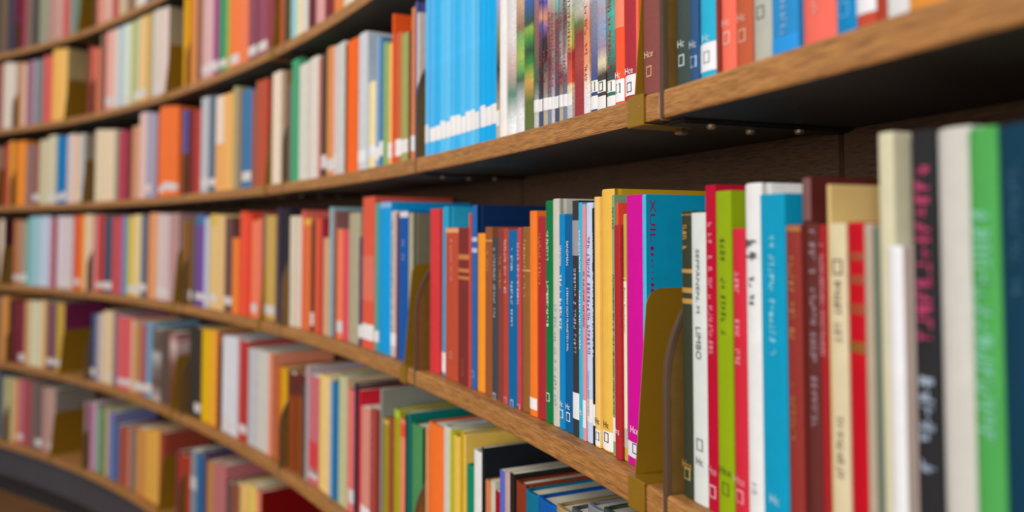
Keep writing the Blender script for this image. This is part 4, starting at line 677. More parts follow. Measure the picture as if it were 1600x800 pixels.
 (4, 1.01612, 64.12, 279.4, 164.0, 18.0, 'd89046', '', 'h', 'orange brown', 'orange brown book between taupe and dark brown, fifth shelf, seventh bay', 'books on the fifth shelf', []),
 (4, 1.00071, 57.86, 264.0, 164.0, 18.0, '6e2832', '', 'h', 'dark maroon', 'dark maroon book at left end beside wine red, fifth shelf, sixth bay', 'books on the fifth shelf', []),
 (4, 0.9915, 48.41, 261.0, 164.0, 18.0, '822d38', '', 'h', 'wine red', 'wine red book between dark maroon and tan, fifth shelf, sixth bay', 'books on the fifth shelf', [['B', 'd8d0cc', 13.4, 42.6]]),
 (4, 0.94733, 71.07, 270.7, 164.0, 18.0, '78505e', '', 'p', 'mauve', 'mauve book between gold and mustard, fifth shelf, sixth bay', 'books on the fifth shelf', [['B', 'd8d0cc', 21.9, 45.9]]),
 (4, 0.93548, 65.83, 271.6, 164.0, 18.0, 'c8a546', '78284f', 'h', 'mustard', 'mustard book at right end beside mauve, fifth shelf, sixth bay', 'books on the fifth shelf', [['B', 'd8d0cc', 21.9, 45.5]]),
 (4, 0.88562, 32.79, 248.4, 164.0, 18.0, '324b78', '', 'h', 'navy', 'navy book at left end beside grey, fifth shelf, fifth bay', 'books on the fifth shelf', [['B', 'd8d0cc', 16.4, 43.9]]),
 (4, 0.85926, 41.98, 264.8, 164.0, 18.0, 'e2c89c', '', 'p', 'cream', 'rightmost of the two adjoining cream volumes, fifth shelf, fifth bay', 'books on the fifth shelf', [['B', 'd8d0cc', 21.0, 43.2]]),
 (4, 0.85124, 50.49, 266.0, 164.0, 18.0, '966e78', '', 'h', 'dusty mauve', 'dusty mauve book between cream and coral red, fifth shelf, fifth bay', 'books on the fifth shelf', []),
 (4, 0.84224, 53.34, 253.5, 164.0, 18.0, 'dc5f64', '', 'p', 'coral red', 'leftmost of the two adjoining coral red volumes, fifth shelf, fifth bay', 'books on the fifth shelf', [['B', 'd8d0cc', 13.1, 35.3]]),
 (4, 0.833, 53.32, 254.0, 164.0, 18.0, 'dc5f64', '', 'h', 'coral red', 'rightmost of the two adjoining coral red volumes, fifth shelf, fifth bay', 'books on the fifth shelf', [['B', 'd8d0cc', 14.0, 38.8]]),
 (4, 0.81721, 50.33, 235.1, 148.6, 18.0, 'be8746', '', 'p', 'ochre', 'ochre book between peach and rose, fifth shelf, fifth bay', 'books on the fifth shelf', [['B', 'd8d0cc', 13.0, 41.7]]),
 (4, 0.8085, 50.15, 245.6, 160.2, 18.0, 'a65a68', '', 'p', 'rose', 'rose book between ochre and light blue, fifth shelf, fifth bay', 'books on the fifth shelf', [['B', 'd8d0cc', 14.6, 41.1]]),
 (4, 0.79982, 49.91, 249.6, 161.7, 18.0, '6e9cb8', '', 'p', 'light blue', 'light blue book between rose and grey-brown, fifth shelf, fifth bay', 'books on the fifth shelf', [['B', 'd8d0cc', 18.5, 47.8]]),
 (4, 0.78929, 71.67, 233.3, 149.3, 18.0, '6c5a50', '', 'p', 'grey-brown picture', 'grey-brown picture book between light blue and brown, fifth shelf, fifth bay', 'books on the fifth shelf', [['G', [(1, '6c5a50'), (0.729, '5c4c44'), (0.639, 'b8b8b4'), (0.459, '80706c'), (0.235, '60443c'), (0, 'c8b8b0')]]]),
 (4, 0.76477, 59.06, 235.3, 147.0, 18.0, 'a4584c', '', 'p', 'red and white picture', 'red and white picture book at right end beside brown picture, fifth shelf, fifth bay', 'books on the fifth shelf', [['G', [(1, '8c4038'), (0.828, 'd8b8b4'), (0.571, '7c4c3c'), (0.314, '6c3814')]]]),
 (4, 0.73806, 48.99, 268.6, 164.0, 18.0, '3a332e', '', 'h', 'charcoal', 'leftmost of the two adjoining charcoal volumes, fifth shelf, fourth bay', 'books on the fifth shelf', []),
 (4, 0.72963, 48.29, 269.1, 164.0, 18.0, '3a332e', '', 'p', 'charcoal', 'rightmost of the two adjoining charcoal volumes, fifth shelf, fourth bay', 'books on the fifth shelf', [['B', 'd8d0cc', 18.1, 44.5]]),
 (4, 0.72024, 60.05, 268.1, 164.0, 18.0, 'e4b408', '', 'h', 'bright yellow', 'bright yellow book between charcoal and amber, fifth shelf, fourth bay', 'books on the fifth shelf', []),
 (4, 0.70993, 58.91, 271.5, 164.0, 18.0, 'f0aa34', '', 'h', 'amber', 'amber book between bright yellow and rust, fifth shelf, fourth bay', 'books on the fifth shelf', []),
 (4, 0.69469, 39.64, 263.5, 164.0, 18.0, 'd8d8dc', '', 'h', 'white', 'leftmost of the three adjoining white volumes, fifth shelf, fourth bay', 'books on the fifth shelf', [['B', 'd8d0cc', 19.5, 46.9]]),
 (4, 0.68785, 39.11, 266.5, 164.0, 18.0, 'd8d8dc', '', 'h', 'white', 'middle of the three adjoining white volumes, fifth shelf, fourth bay', 'books on the fifth shelf', [['B', 'd8d0cc', 13.1, 33.4]]),
 (4, 0.6811, 38.59, 267.8, 164.0, 18.0, 'd8d8dc', '', 'p', 'white', 'rightmost of the three adjoining white volumes, fifth shelf, fourth bay', 'books on the fifth shelf', []),
 (4, 0.67063, 54.56, 263.4, 164.0, 18.0, 'bc3632', '', 'p', 'red', 'red book between pink and light grey, fifth shelf, fourth bay', 'books on the fifth shelf', [['B', 'd8d0cc', 19.9, 42.5]]),
 (4, 0.66011, 66.87, 249.8, 164.0, 18.0, 'bebec0', '', 'h', 'light grey', 'light grey book between red and cream grey, fifth shelf, fourth bay', 'books on the fifth shelf', []),
 (4, 0.65091, 39.28, 250.8, 164.0, 18.0, 'cec8be', '', 'h', 'cream grey', 'leftmost of the two adjoining cream grey volumes, fifth shelf, fourth bay', 'books on the fifth shelf', []),
 (4, 0.64413, 38.75, 252.5, 161.8, 18.0, 'cec8be', '', 'h', 'cream grey', 'rightmost of the two adjoining cream grey volumes, fifth shelf, fourth bay', 'books on the fifth shelf', []),
 (4, 0.63855, 25.44, 252.7, 164.0, 18.0, 'e6906e', '', 'p', 'salmon', 'salmon book between cream grey and burnt orange, fifth shelf, fourth bay', 'books on the fifth shelf', []),
 (4, 0.63011, 29.22, 225.9, 153.5, 18.0, 'be6426', '', 'h', 'burnt orange', 'burnt orange book between salmon and golden yellow, fifth shelf, fourth bay', 'books on the fifth shelf', []),
 (4, 0.62377, 43.72, 227.7, 157.2, 18.0, 'd8a01c', 'b06818', 'h', 'golden yellow', 'golden yellow book at right end beside burnt orange, fifth shelf, fourth bay', 'books on the fifth shelf', []),
 (4, 0.61403, 40.48, 221.8, 143.4, 18.0, '8c441c', '', 'p', 'russet', 'leftmost of the two adjoining russet volumes, fifth shelf, third bay', 'books on the fifth shelf', [['B', '5c1c18', 171.3, 220.8]]),
 (4, 0.60706, 39.86, 228.2, 154.2, 18.0, '8c441c', '', 'h', 'russet', 'rightmost of the two adjoining russet volumes, fifth shelf, third bay', 'books on the fifth shelf', [['B', '5c1c18', 177.8, 227.2]]),
 (4, 0.60155, 23.49, 209.0, 143.6, 18.0, '46463f', '', 'h', 'dark grey', 'dark grey book between russet and mauve grey, fifth shelf, third bay', 'books on the fifth shelf', []),
 (4, 0.59746, 23.27, 252.5, 164.0, 18.0, 'b09ca0', '', 'p', 'mauve grey', 'mauve grey book between dark grey and rose, fifth shelf, third bay', 'books on the fifth shelf', []),
 (4, 0.59077, 53.81, 235.3, 151.7, 18.0, 'c86c76', '', 'p', 'rose', 'rose book between mauve grey and cream yellow, fifth shelf, third bay', 'books on the fifth shelf', [['B', 'd83a44', 23.5, 92.9], ['B', 'd8d0cc', 14.1, 34.9]]),
 (4, 0.58059, 63.73, 245.2, 154.9, 18.0, 'ebc87c', '', 'h', 'cream yellow', 'cream yellow book between rose and pale blue, fifth shelf, third bay', 'books on the fifth shelf', []),
 (4, 0.56968, 32.6, 241.3, 156.3, 18.0, '006ea2', '', 'h', 'strong blue', 'strong blue book between pale blue and pale green, fifth shelf, third bay', 'books on the fifth shelf', []),
 (4, 0.56314, 42.73, 258.8, 161.0, 18.0, 'babf92', '', 'h', 'pale green', 'pale green book between strong blue and tan, fifth shelf, third bay', 'books on the fifth shelf', []),
 (4, 0.55429, 31.09, 238.7, 161.3, 18.0, 'e2706e', '', 'h', 'coral pink', 'coral pink book between tan and navy, fifth shelf, third bay', 'books on the fifth shelf', [['B', 'd8d0cc', 19.4, 45.3]]),
 (4, 0.5498, 20.32, 255.4, 164.0, 18.0, '2c2e42', '', 'h', 'navy', 'navy book between coral pink and dark wine, fifth shelf, third bay', 'books on the fifth shelf', []),
 (4, 0.5405, 46.28, 218.1, 138.8, 18.0, 'd88c7c', '', 'p', 'salmon pink', 'salmon pink book between bright red and brick, fifth shelf, third bay', 'books on the fifth shelf', [['B', 'ece9e6', 13.1, 33.5]]),
 (4, 0.53396, 28.92, 225.1, 154.2, 18.0, 'a64640', '', 'p', 'brick', 'brick book between salmon pink and brown, fifth shelf, third bay', 'books on the fifth shelf', [['v', 'c08c88', 99.4, 205.1]]),
 (4, 0.52952, 22.04, 227.5, 156.1, 18.0, '7c3226', '', 'p', 'brown', 'brown book between brick and grey, fifth shelf, third bay', 'books on the fifth shelf', []),
 (4, 0.52355, 27.73, 217.0, 136.3, 18.0, '9a8824', '', 'h', 'olive', 'olive book between grey and rust brown, fifth shelf, third bay', 'books on the fifth shelf', [['B', 'd0a850', 209.0, 216.0]]),
 (4, 0.51902, 24.14, 224.4, 152.7, 18.0, '94482a', '', 'h', 'rust brown', 'rust brown book between olive and lime olive, fifth shelf, third bay', 'books on the fifth shelf', []),
 (4, 0.51459, 26.66, 243.8, 157.4, 18.0, 'a29c1c', '', 'h', 'lime olive', 'lime olive book between rust brown and salmon, fifth shelf, third bay', 'books on the fifth shelf', [['B', 'a8c030', 230.6, 242.8]]),
 (4, 0.50975, 28.99, 231.8, 144.1, 18.0, 'e48a64', '', 'h', 'salmon', 'salmon book between lime olive and dark navy, fifth shelf, third bay', 'books on the fifth shelf', [['B', 'e05030', 203.7, 225.3]]),
 (4, 0.49919, 46.98, 234.7, 151.6, 18.0, '4c8c56', '244c24', 'h', 'green', 'green book at right end beside deep teal, fifth shelf, third bay', 'books on the fifth shelf', []),
 (4, 0.48537, 59.03, 252.4, 164.0, 18.0, 'fb742c', 'd05818', 'h', 'bright orange', 'bright orange book between tan and grey white, fifth shelf, second bay', 'books on the fifth shelf', []),
 (4, 0.47771, 29.29, 258.9, 164.0, 18.0, 'cec9bc', '', 'h', 'grey white', 'grey white book between bright orange and lime, fifth shelf, second bay', 'books on the fifth shelf', []),
 (4, 0.47125, 30.48, 252.9, 150.0, 18.0, 'e4bc50', 'c89810', 'h', 'yellow', 'yellow book between lime and mustard, fifth shelf, second bay', 'books on the fifth shelf', []),
 (4, 0.45836, 32.24, 248.7, 164.0, 18.0, 'e2e2dc', 'c0b0a0', 'h', 'white', 'white book between emerald and black, fifth shelf, second bay', 'books on the fifth shelf', []),
 (4, 0.42351, 45.18, 241.1, 164.0, 18.0, '0858a8', '0c4c9c', 'h', 'blue', 'blue book between worn teal blue and tan, fifth shelf, second bay', 'books on the fifth shelf', []),
 (5, 1.01103, 43.34, 264.6, 164.0, 18.0, 'b9b482', '', 'p', 'khaki', 'khaki book at right end beside navy, bottom shelf, seventh bay', 'books on the bottom shelf', []),
 (5, 0.99019, 48.36, 265.5, 164.0, 18.0, 'be6e78', '', 'h', 'pink', 'pink book between orange and rose red, bottom shelf, sixth bay', 'books on the bottom shelf', [['B', 'd8d0cc', 18.5, 41.7]]),
 (5, 0.98086, 59.36, 268.2, 164.0, 18.0, 'a64b50', '', 'h', 'rose red', 'rose red book between pink and brown, bottom shelf, sixth bay', 'books on the bottom shelf', []),
 (5, 0.96351, 54.24, 270.8, 164.0, 18.0, '6e5c56', '', 'h', 'dark taupe', 'dark taupe book between brown and mauve pink, bottom shelf, sixth bay', 'books on the bottom shelf', [['B', 'd8d0cc', 13.3, 42.1]]),
 (5, 0.9541, 54.41, 255.9, 162.6, 18.0, 'b48c82', '', 'h', 'mauve pink', 'mauve pink book between dark taupe and dusty pink, bottom shelf, sixth bay', 'books on the bottom shelf', []),
 (5, 0.94465, 54.58, 256.9, 164.0, 18.0, 'be988e', '8c8478', 'h', 'dusty pink', 'dusty pink book between mauve pink and grey pink, bottom shelf, sixth bay', 'books on the bottom shelf', [['B', 'd8d0cc', 20.4, 42.0]]),
 (5, 0.88204, 50.12, 247.6, 160.0, 18.0, 'be8ca6', '', 'p', 'orchid pink', 'orchid pink book at left end beside mint green, bottom shelf, fifth bay', 'books on the bottom shelf', []),
 (5, 0.85588, 50.42, 234.0, 158.8, 18.0, '7878a6', '', 'h', 'lavender blue', 'lavender blue book between straw and blue, bottom shelf, fifth bay', 'books on the bottom shelf', []),
 (5, 0.80832, 50.1, 222.1, 153.3, 18.0, 'ce8c4a', '', 'p', 'orange tan', 'orange tan book between tan and amber yellow, bottom shelf, fifth bay', 'books on the bottom shelf', []),
 (5, 0.73285, 45.93, 232.0, 153.0, 18.0, '828c98', '', 'p', 'blue grey', 'blue grey book between brick red and strong blue, bottom shelf, fourth bay', 'books on the bottom shelf', [['B', 'c8c8c8', 118.8, 156.5]]),
 (5, 0.65097, 30.41, 228.0, 164.0, 18.0, 'e08068', '820408', 'h', 'salmon', 'salmon book at right end beside straw yellow, bottom shelf, fourth bay', 'books on the bottom shelf', []),
]
for b in BOOKS:
    make_book(*b, onfoot=on_foot(b[0], b[1]))

# ------------------------------------------------------------ the many small books beyond the three hundred largest, as one object
MINOR = [
 (0,0.25715,15.9,235.8,153.2,14.0,'afa588'),
 (0,0.26042,21.3,226.8,147.4,14.0,'d88c78'),
 (0,0.26323,10.5,206.5,134.2,14.0,'62c2f2'),
 (0,0.26511,10.6,194.5,126.4,14.0,'6e4a4a'),
 (0,0.2675,16.3,231.9,150.7,14.0,'54402f'),
 (0,0.2706,18.9,196.6,127.8,14.0,'a85c5c'),
 (0,0.27415,21.5,246.4,160.2,14.0,'d87258'),
 (0,0.27824,25.1,249.7,162.3,14.0,'5ebcec'),
 (0,0.28194,17.0,199.9,129.9,14.0,'7c3226'),
 (0,0.28439,10.7,237.9,154.6,14.0,'82a67c'),
 (0,0.28686,17.1,223.7,145.4,14.0,'d8b878'),
 (0,0.29035,22.6,198.8,129.2,14.0,'cda06e'),
 (0,0.29408,19.8,239.1,155.4,14.0,'cdc3ac'),
 (0,0.29726,16.2,249.8,162.3,14.0,'babf92'),
 (0,0.30031,18.4,197.5,128.4,14.0,'50565c'),
 (0,0.30343,17.1,237.0,154.1,14.0,'bb1020'),
 (0,0.30617,13.9,212.6,138.2,14.0,'c8a080'),
 (0,0.30962,25.3,230.7,150.0,14.0,'0082bc'),
 (0,0.31271,9.6,233.3,151.6,14.0,'bebebe'),
 (0,0.31493,15.3,229.3,149.0,14.0,'5c6e82'),
 (0,0.31781,17.3,215.7,140.2,14.0,'d88c78'),
 (0,0.32031,11.0,243.8,158.5,14.0,'965430'),
 (0,0.32343,24.5,241.3,156.8,14.0,'d8c2b8'),
 (0,0.32655,11.0,223.9,145.5,14.0,'f0b464'),
 (0,0.32948,22.1,198.4,129.0,14.0,'a88c5c'),
 (0,0.33276,15.1,224.9,146.2,14.0,'7a6a58'),
 (0,0.33497,9.8,247.1,160.6,14.0,'4c6c84'),
 (0,0.33712,14.3,226.5,147.2,14.0,'964c60'),
 (0,0.33944,11.9,204.0,132.6,14.0,'7c3226'),
 (0,0.34199,16.8,237.1,154.1,14.0,'b80f30'),
 (0,0.34558,24.1,237.5,154.4,14.0,'ff7c2a'),
 (0,0.34939,19.4,231.3,150.3,14.0,'94482a'),
 (0,0.35208,11.0,244.1,158.7,14.0,'c8a450'),
 (0,0.35502,22.2,240.3,156.2,14.0,'c0a548'),
 (0,0.35851,17.5,202.8,131.8,14.0,'6c4a46'),
 (0,0.36194,21.5,216.3,140.6,14.0,'c87c68'),
 (0,0.36484,11.5,197.1,128.1,14.0,'8a8ca0'),
 (0,0.36705,13.3,198.4,128.9,14.0,'a03c3c'),
 (0,0.36987,18.5,219.1,142.4,14.0,'1e6496'),
 (0,0.37256,11.9,219.5,142.7,14.0,'94504c'),
 (0,0.38105,21.4,199.6,129.8,14.0,'5c6e82'),
 (0,0.38443,17.1,223.8,145.4,14.0,'822d38'),
 (0,0.38721,14.3,217.9,141.7,14.0,'3e8c34'),
 (0,0.38992,16.3,247.6,161.0,14.0,'e2bf7c'),
 (0,0.39247,12.5,211.6,137.6,14.0,'8c6c50'),
 (0,0.39449,10.1,226.6,147.3,14.0,'8c8890'),
 (0,0.39726,21.4,249.9,162.5,14.0,'e2e2dc'),
 (0,0.40136,25.3,220.6,143.4,14.0,'a83c28'),
 (0,0.40548,21.7,198.7,129.1,14.0,'e4e3e0'),
 (0,0.40924,21.1,227.5,147.9,14.0,'ebd7be'),
 (0,0.41208,11.1,229.5,149.2,14.0,'96704e'),
 (0,0.41459,17.2,221.5,144.0,14.0,'cc2434'),
 (0,0.41823,24.2,207.0,134.6,14.0,'78706e'),
 (0,0.42179,16.4,223.2,145.1,14.0,'0a6c8a'),
 (0,0.4245,14.2,211.3,137.4,14.0,'a03c3c'),
 (0,0.42718,16.1,220.2,143.1,14.0,'0078b4'),
 (0,0.43066,23.6,210.7,136.9,14.0,'383b2c'),
 (0,0.43449,20.1,237.5,154.4,14.0,'3c78a6'),
 (0,0.43738,12.7,232.8,151.3,14.0,'50a096'),
 (0,0.44018,19.0,228.1,148.3,14.0,'a29c1c'),
 (0,0.44409,25.5,213.9,139.1,14.0,'e2cdc2'),
 (0,0.44841,23.8,222.7,144.8,14.0,'e8cf98'),
 (0,0.4519,16.0,196.5,127.7,14.0,'5598a6'),
 (0,0.45444,12.6,245.3,159.4,14.0,'4c4034'),
 (0,0.45748,21.9,193.6,125.8,14.0,'94504c'),
 (0,0.46151,24.2,226.7,147.4,14.0,'78243c'),
 (0,0.4647,12.0,230.4,149.8,14.0,'e2c89c'),
 (0,0.46744,19.1,230.9,150.1,14.0,'cc2a3c'),
 (0,0.47005,10.2,228.0,148.2,14.0,'96967e'),
 (0,0.47288,21.8,196.1,127.5,14.0,'3cb4d8'),
 (0,0.47685,23.5,215.3,139.9,14.0,'dccdb8'),
 (0,0.48103,24.2,229.3,149.1,14.0,'f6dda6'),
 (0,0.48522,23.6,198.3,128.9,14.0,'ff7432'),
 (0,0.48892,18.6,205.5,133.6,14.0,'a6a0b4'),
 (0,0.4955,9.9,224.0,145.6,14.0,'964c60'),
 (0,0.49854,24.5,193.3,125.6,14.0,'a05082'),
 (0,0.50227,18.0,239.5,155.7,14.0,'a64640'),
 (0,0.50583,22.6,224.5,145.9,14.0,'e2b96e'),
 (0,0.50923,16.1,194.0,126.1,14.0,'324b78'),
 (0,0.51205,15.8,225.5,146.6,14.0,'d89046'),
 (0,0.51566,25.3,218.5,142.0,14.0,'12acea'),
 (0,0.51949,18.4,195.0,126.7,14.0,'f07058'),
 (0,0.52227,13.0,199.1,129.4,14.0,'bfcfe0'),
 (0,0.52487,16.4,190.6,123.9,14.0,'d8d2b0'),
 (0,0.52735,11.5,248.0,161.2,14.0,'ec7a60'),
 (0,0.52954,13.1,197.3,128.2,14.0,'f07058'),
 (0,0.53159,9.9,233.2,151.6,14.0,'4fa552'),
 (0,0.53396,16.8,234.7,152.5,14.0,'e08068'),
 (0,0.53638,10.4,236.4,153.7,14.0,'3a332e'),
 (0,0.53913,20.7,198.7,129.1,14.0,'006ea2'),
 (0,0.54193,10.9,227.7,148.0,14.0,'a4584c'),
 (0,0.54445,17.6,230.2,149.6,14.0,'dca54a'),
 (0,0.54722,13.7,247.9,161.1,14.0,'f0aa34'),
 (0,0.54933,10.1,193.6,125.9,14.0,'6e6a64'),
 (0,0.552,20.0,239.0,155.4,14.0,'6c4a46'),
 (0,0.55516,15.8,208.7,135.7,14.0,'4c7090'),
 (0,0.55765,12.3,241.7,157.1,14.0,'d8d8d6'),
 (0,0.56044,19.3,209.0,135.8,14.0,'f07e50'),
 (0,0.56401,21.2,218.2,141.8,14.0,'ff7c2a'),
 (0,0.56693,11.9,237.8,154.6,14.0,'fa6820'),
 (0,0.57017,24.9,199.8,129.9,14.0,'e4bc50'),
 (0,0.57379,16.3,213.1,138.5,14.0,'e48a64'),
 (0,0.57671,16.8,206.3,134.1,14.0,'ebc87c'),
 (0,0.57984,18.7,207.5,134.9,14.0,'b8908c'),
 (0,0.58321,19.5,229.1,148.9,14.0,'e4bc50'),
 (0,0.58693,22.8,209.9,136.4,14.0,'4c4034'),
 (0,0.59079,21.2,190.9,124.1,14.0,'f4962c'),
 (0,0.59435,19.2,208.5,135.5,14.0,'6e544c'),
 (0,0.59825,25.2,204.8,133.1,14.0,'505690'),
 (0,0.60226,20.6,226.1,147.0,14.0,'a04632'),
 (0,0.60525,13.3,217.1,141.1,14.0,'e2c89c'),
 (0,0.6073,9.6,205.8,133.8,14.0,'d9d4ce'),
 (0,0.60925,12.1,245.2,159.4,14.0,'cdb08c'),
 (0,0.61241,23.8,192.5,125.1,14.0,'50565c'),
 (0,0.61555,11.9,243.4,158.2,14.0,'b8a844'),
 (0,0.62511,22.4,222.9,144.9,14.0,'7c3226'),
 (0,0.6292,24.2,210.8,137.0,14.0,'e0442c'),
 (0,0.63292,18.2,219.1,142.4,14.0,'a0a55e'),
 (0,0.63567,12.8,235.0,152.8,14.0,'6c7664'),
 (0,0.6381,14.6,193.5,125.7,14.0,'30b0ea'),
 (0,0.64089,17.0,202.4,131.6,14.0,'cc4850'),
 (0,0.64406,19.0,190.6,123.9,14.0,'d8824a'),
 (0,0.64723,17.0,195.3,126.9,14.0,'ebc35a'),
 (0,0.65008,15.3,193.8,125.9,14.0,'5abeee'),
 (0,0.65309,18.9,243.8,158.5,14.0,'c08850'),
 (0,0.65676,22.9,209.3,136.0,14.0,'c88c5a'),
 (0,0.66045,19.0,201.3,130.9,14.0,'82a67c'),
 (0,0.66311,11.1,238.4,154.9,14.0,'949e80'),
 (0,0.66546,15.4,223.9,145.5,14.0,'36b2ea'),
 (0,0.66876,22.1,241.4,156.9,14.0,'c8c0a8'),
 (0,0.67162,10.3,249.8,162.4,14.0,'8cae6e'),
 (0,0.6746,23.5,212.3,138.0,14.0,'33423c'),
 (0,0.67861,22.2,199.4,129.6,14.0,'e08040'),
 (0,0.68146,10.1,206.8,134.4,14.0,'4c4034'),
 (0,0.68325,9.9,192.0,124.8,14.0,'646e40'),
 (0,0.6862,23.5,219.2,142.5,14.0,'a05082'),
 (0,0.68941,13.0,245.5,159.6,14.0,'bebebe'),
 (0,0.69202,16.4,246.8,160.4,14.0,'2c2e42'),
 (0,0.69515,19.1,226.5,147.2,14.0,'cbb8ae'),
 (0,0.69804,13.7,192.3,125.0,14.0,'cf0096'),
 (0,0.70148,25.5,212.7,138.2,14.0,'e65a2c'),
 (0,0.70465,10.4,223.4,145.2,14.0,'646e40'),
 (0,0.70742,20.9,219.2,142.5,14.0,'b9b482'),
 (0,0.71137,24.2,193.9,126.0,14.0,'e0d4bc'),
 (0,0.71523,19.8,245.3,159.5,14.0,'5c4c44'),
 (0,0.71916,24.9,205.4,133.5,14.0,'dcb4b4'),
 (0,0.72253,13.3,195.4,127.0,14.0,'e4c060'),
 (0,0.7255,20.3,213.6,138.8,14.0,'d8a090'),
 (0,0.72932,23.2,212.3,138.0,14.0,'d6cfae'),
 (0,0.73358,25.5,203.3,132.1,14.0,'3c5066'),
 (0,0.73797,24.7,246.5,160.2,14.0,'d4bcbc'),
 (0,0.75058,23.0,192.8,125.3,14.0,'e48a64'),
 (0,0.75417,17.8,234.4,152.3,14.0,'babf92'),
 (0,0.75796,25.4,193.3,125.7,14.0,'7c302e'),
 (0,0.76148,14.7,190.3,123.7,14.0,'c0a548'),
 (0,0.76457,20.4,207.9,135.2,14.0,'64282e'),
 (0,0.76784,16.7,229.2,148.9,14.0,'f07058'),
 (0,0.77062,14.8,205.4,133.5,14.0,'3c3c5c'),
 (0,0.77331,15.6,212.8,138.3,14.0,'7a8a84'),
 (0,0.77588,13.4,198.6,129.1,14.0,'78505e'),
 (0,0.77916,23.9,218.1,141.7,14.0,'ba6e6e'),
 (0,0.78238,12.7,192.2,124.9,14.0,'50565c'),
 (0,0.78468,13.1,246.0,159.9,14.0,'be8ca6'),
 (0,0.78722,15.6,234.9,152.7,14.0,'8c8c80'),
 (0,0.79008,16.8,195.8,127.3,14.0,'d8824a'),
 (0,1.04691,23.1,227.7,148.0,14.0,'9a9ab8'),
 (0,1.05113,25.2,209.4,136.1,14.0,'6c7664'),
 (0,1.05486,17.2,227.7,148.0,14.0,'bc4e34'),
 (0,1.0577,14.9,234.2,152.2,14.0,'3cb4d8'),
 (0,1.06086,21.0,223.2,145.1,14.0,'7c302e'),
 (0,1.06418,16.6,199.0,129.3,14.0,'8a8ca0'),
 (0,1.06707,16.2,199.3,129.6,14.0,'d4caa8'),
 (0,1.07015,18.7,207.8,135.1,14.0,'c09c20'),
 (0,1.07289,12.3,219.5,142.6,14.0,'b43c36'),
 (0,1.07548,16.9,218.9,142.3,14.0,'965430'),
 (0,1.07918,25.3,193.4,125.7,14.0,'a04632'),
 (0,1.08334,22.2,245.5,159.6,14.0,'c88c60'),
 (0,1.08681,17.2,207.2,134.7,14.0,'f6a23c'),
 (0,1.09023,21.7,248.2,161.4,14.0,'4c2e36'),
 (0,1.09436,25.5,249.9,162.4,14.0,'e8e8ea'),
 (0,1.09759,11.2,207.4,134.8,14.0,'a04632'),
 (0,1.09967,12.2,239.9,156.0,14.0,'823236'),
 (0,1.10182,11.9,228.4,148.5,14.0,'5c6464'),
 (0,1.10485,22.5,210.5,136.8,14.0,'d63a3e'),
 (0,1.1083,16.7,237.4,154.3,14.0,'d87258'),
 (0,1.11103,14.2,211.6,137.5,14.0,'c45054'),
 (0,1.11441,24.2,203.1,132.0,14.0,'b8a844'),
 (0,1.11764,12.5,240.6,156.4,14.0,'f2be68'),
 (0,1.12067,21.9,232.7,151.3,14.0,'ac0f1c'),
 (0,1.12429,19.2,239.7,155.8,14.0,'dca54a'),
 (0,1.12768,19.3,219.7,142.8,14.0,'0078b4'),
 (0,1.13548,20.3,227.7,148.0,14.0,'82a67c'),
 (0,1.13893,18.9,202.1,131.4,14.0,'8c6030'),
 (0,1.14241,20.7,221.2,143.8,14.0,'7c6a5c'),
 (0,1.14608,21.1,193.3,125.7,14.0,'1c2024'),
 (0,1.14928,15.2,206.9,134.5,14.0,'d8a898'),
 (0,1.15268,23.4,219.6,142.7,14.0,'bfcfe0'),
 (0,1.15616,16.2,235.8,153.3,14.0,'5a3c5c'),
 (0,1.15965,23.6,206.0,133.9,14.0,'22262e'),
 (0,1.16335,18.6,249.1,161.9,14.0,'ba3c38'),
 (0,1.16608,12.2,212.3,138.0,14.0,'7c2c30'),
 (0,1.16921,23.3,211.4,137.4,14.0,'87352e'),
 (0,1.17345,25.1,194.3,126.3,14.0,'dcbab4'),
 (0,1.1775,21.0,239.0,155.3,14.0,'be8ca6'),
 (0,1.18147,24.2,236.7,153.9,14.0,'78aa8c'),
 (0,1.18498,15.7,235.1,152.8,14.0,'b8908c'),
 (0,1.18763,14.3,196.5,127.7,14.0,'bc3632'),
 (0,1.19044,17.5,220.8,143.5,14.0,'786c50'),
 (0,1.19395,22.5,198.1,128.7,14.0,'4fa552'),
 (0,1.19812,25.1,203.4,132.2,14.0,'dc949c'),
 (0,1.20141,12.3,208.7,135.7,14.0,'e2a408'),
 (0,1.20449,22.7,191.8,124.7,14.0,'2c282c'),
 (0,1.20862,24.4,234.3,152.3,14.0,'ee8e30'),
 (0,1.21165,9.9,226.0,146.9,14.0,'8c4c5c'),
 (0,1.21403,17.0,204.3,132.8,14.0,'b0b48c'),
 (0,1.21654,11.2,242.2,157.4,14.0,'f0aa34'),
 (0,1.21865,12.5,206.4,134.1,14.0,'1d4c7c'),
 (0,1.2213,17.5,220.0,143.0,14.0,'bebebe'),
 (0,1.22386,11.4,197.3,128.2,14.0,'6e6a64'),
 (0,1.22592,11.8,225.5,146.6,14.0,'be988e'),
 (0,1.22815,13.2,230.1,149.6,14.0,'84403a'),
 (0,1.23122,21.5,199.9,129.9,14.0,'86361e'),
 (0,1.23399,9.9,228.1,148.3,14.0,'dc5f64'),
 (0,1.23632,16.3,240.4,156.2,14.0,'d87258'),
 (0,1.23868,10.2,248.2,161.3,14.0,'626e82'),
 (0,1.24152,22.0,210.3,136.7,14.0,'cdc9c0'),
 (0,1.24547,23.0,232.9,151.4,14.0,'3c4c64'),
 (0,1.24971,25.3,238.3,154.9,14.0,'ba6e6e'),
 (0,1.25323,14.7,214.0,139.1,14.0,'965a44'),
 (0,1.26174,24.9,246.1,159.9,14.0,'7a2c30'),
 (0,1.26598,23.5,229.8,149.4,14.0,'9cc4cc'),
 (0,1.26941,15.4,221.8,144.2,14.0,'5a5258'),
 (0,1.27208,14.8,202.0,131.3,14.0,'d8d2b0'),
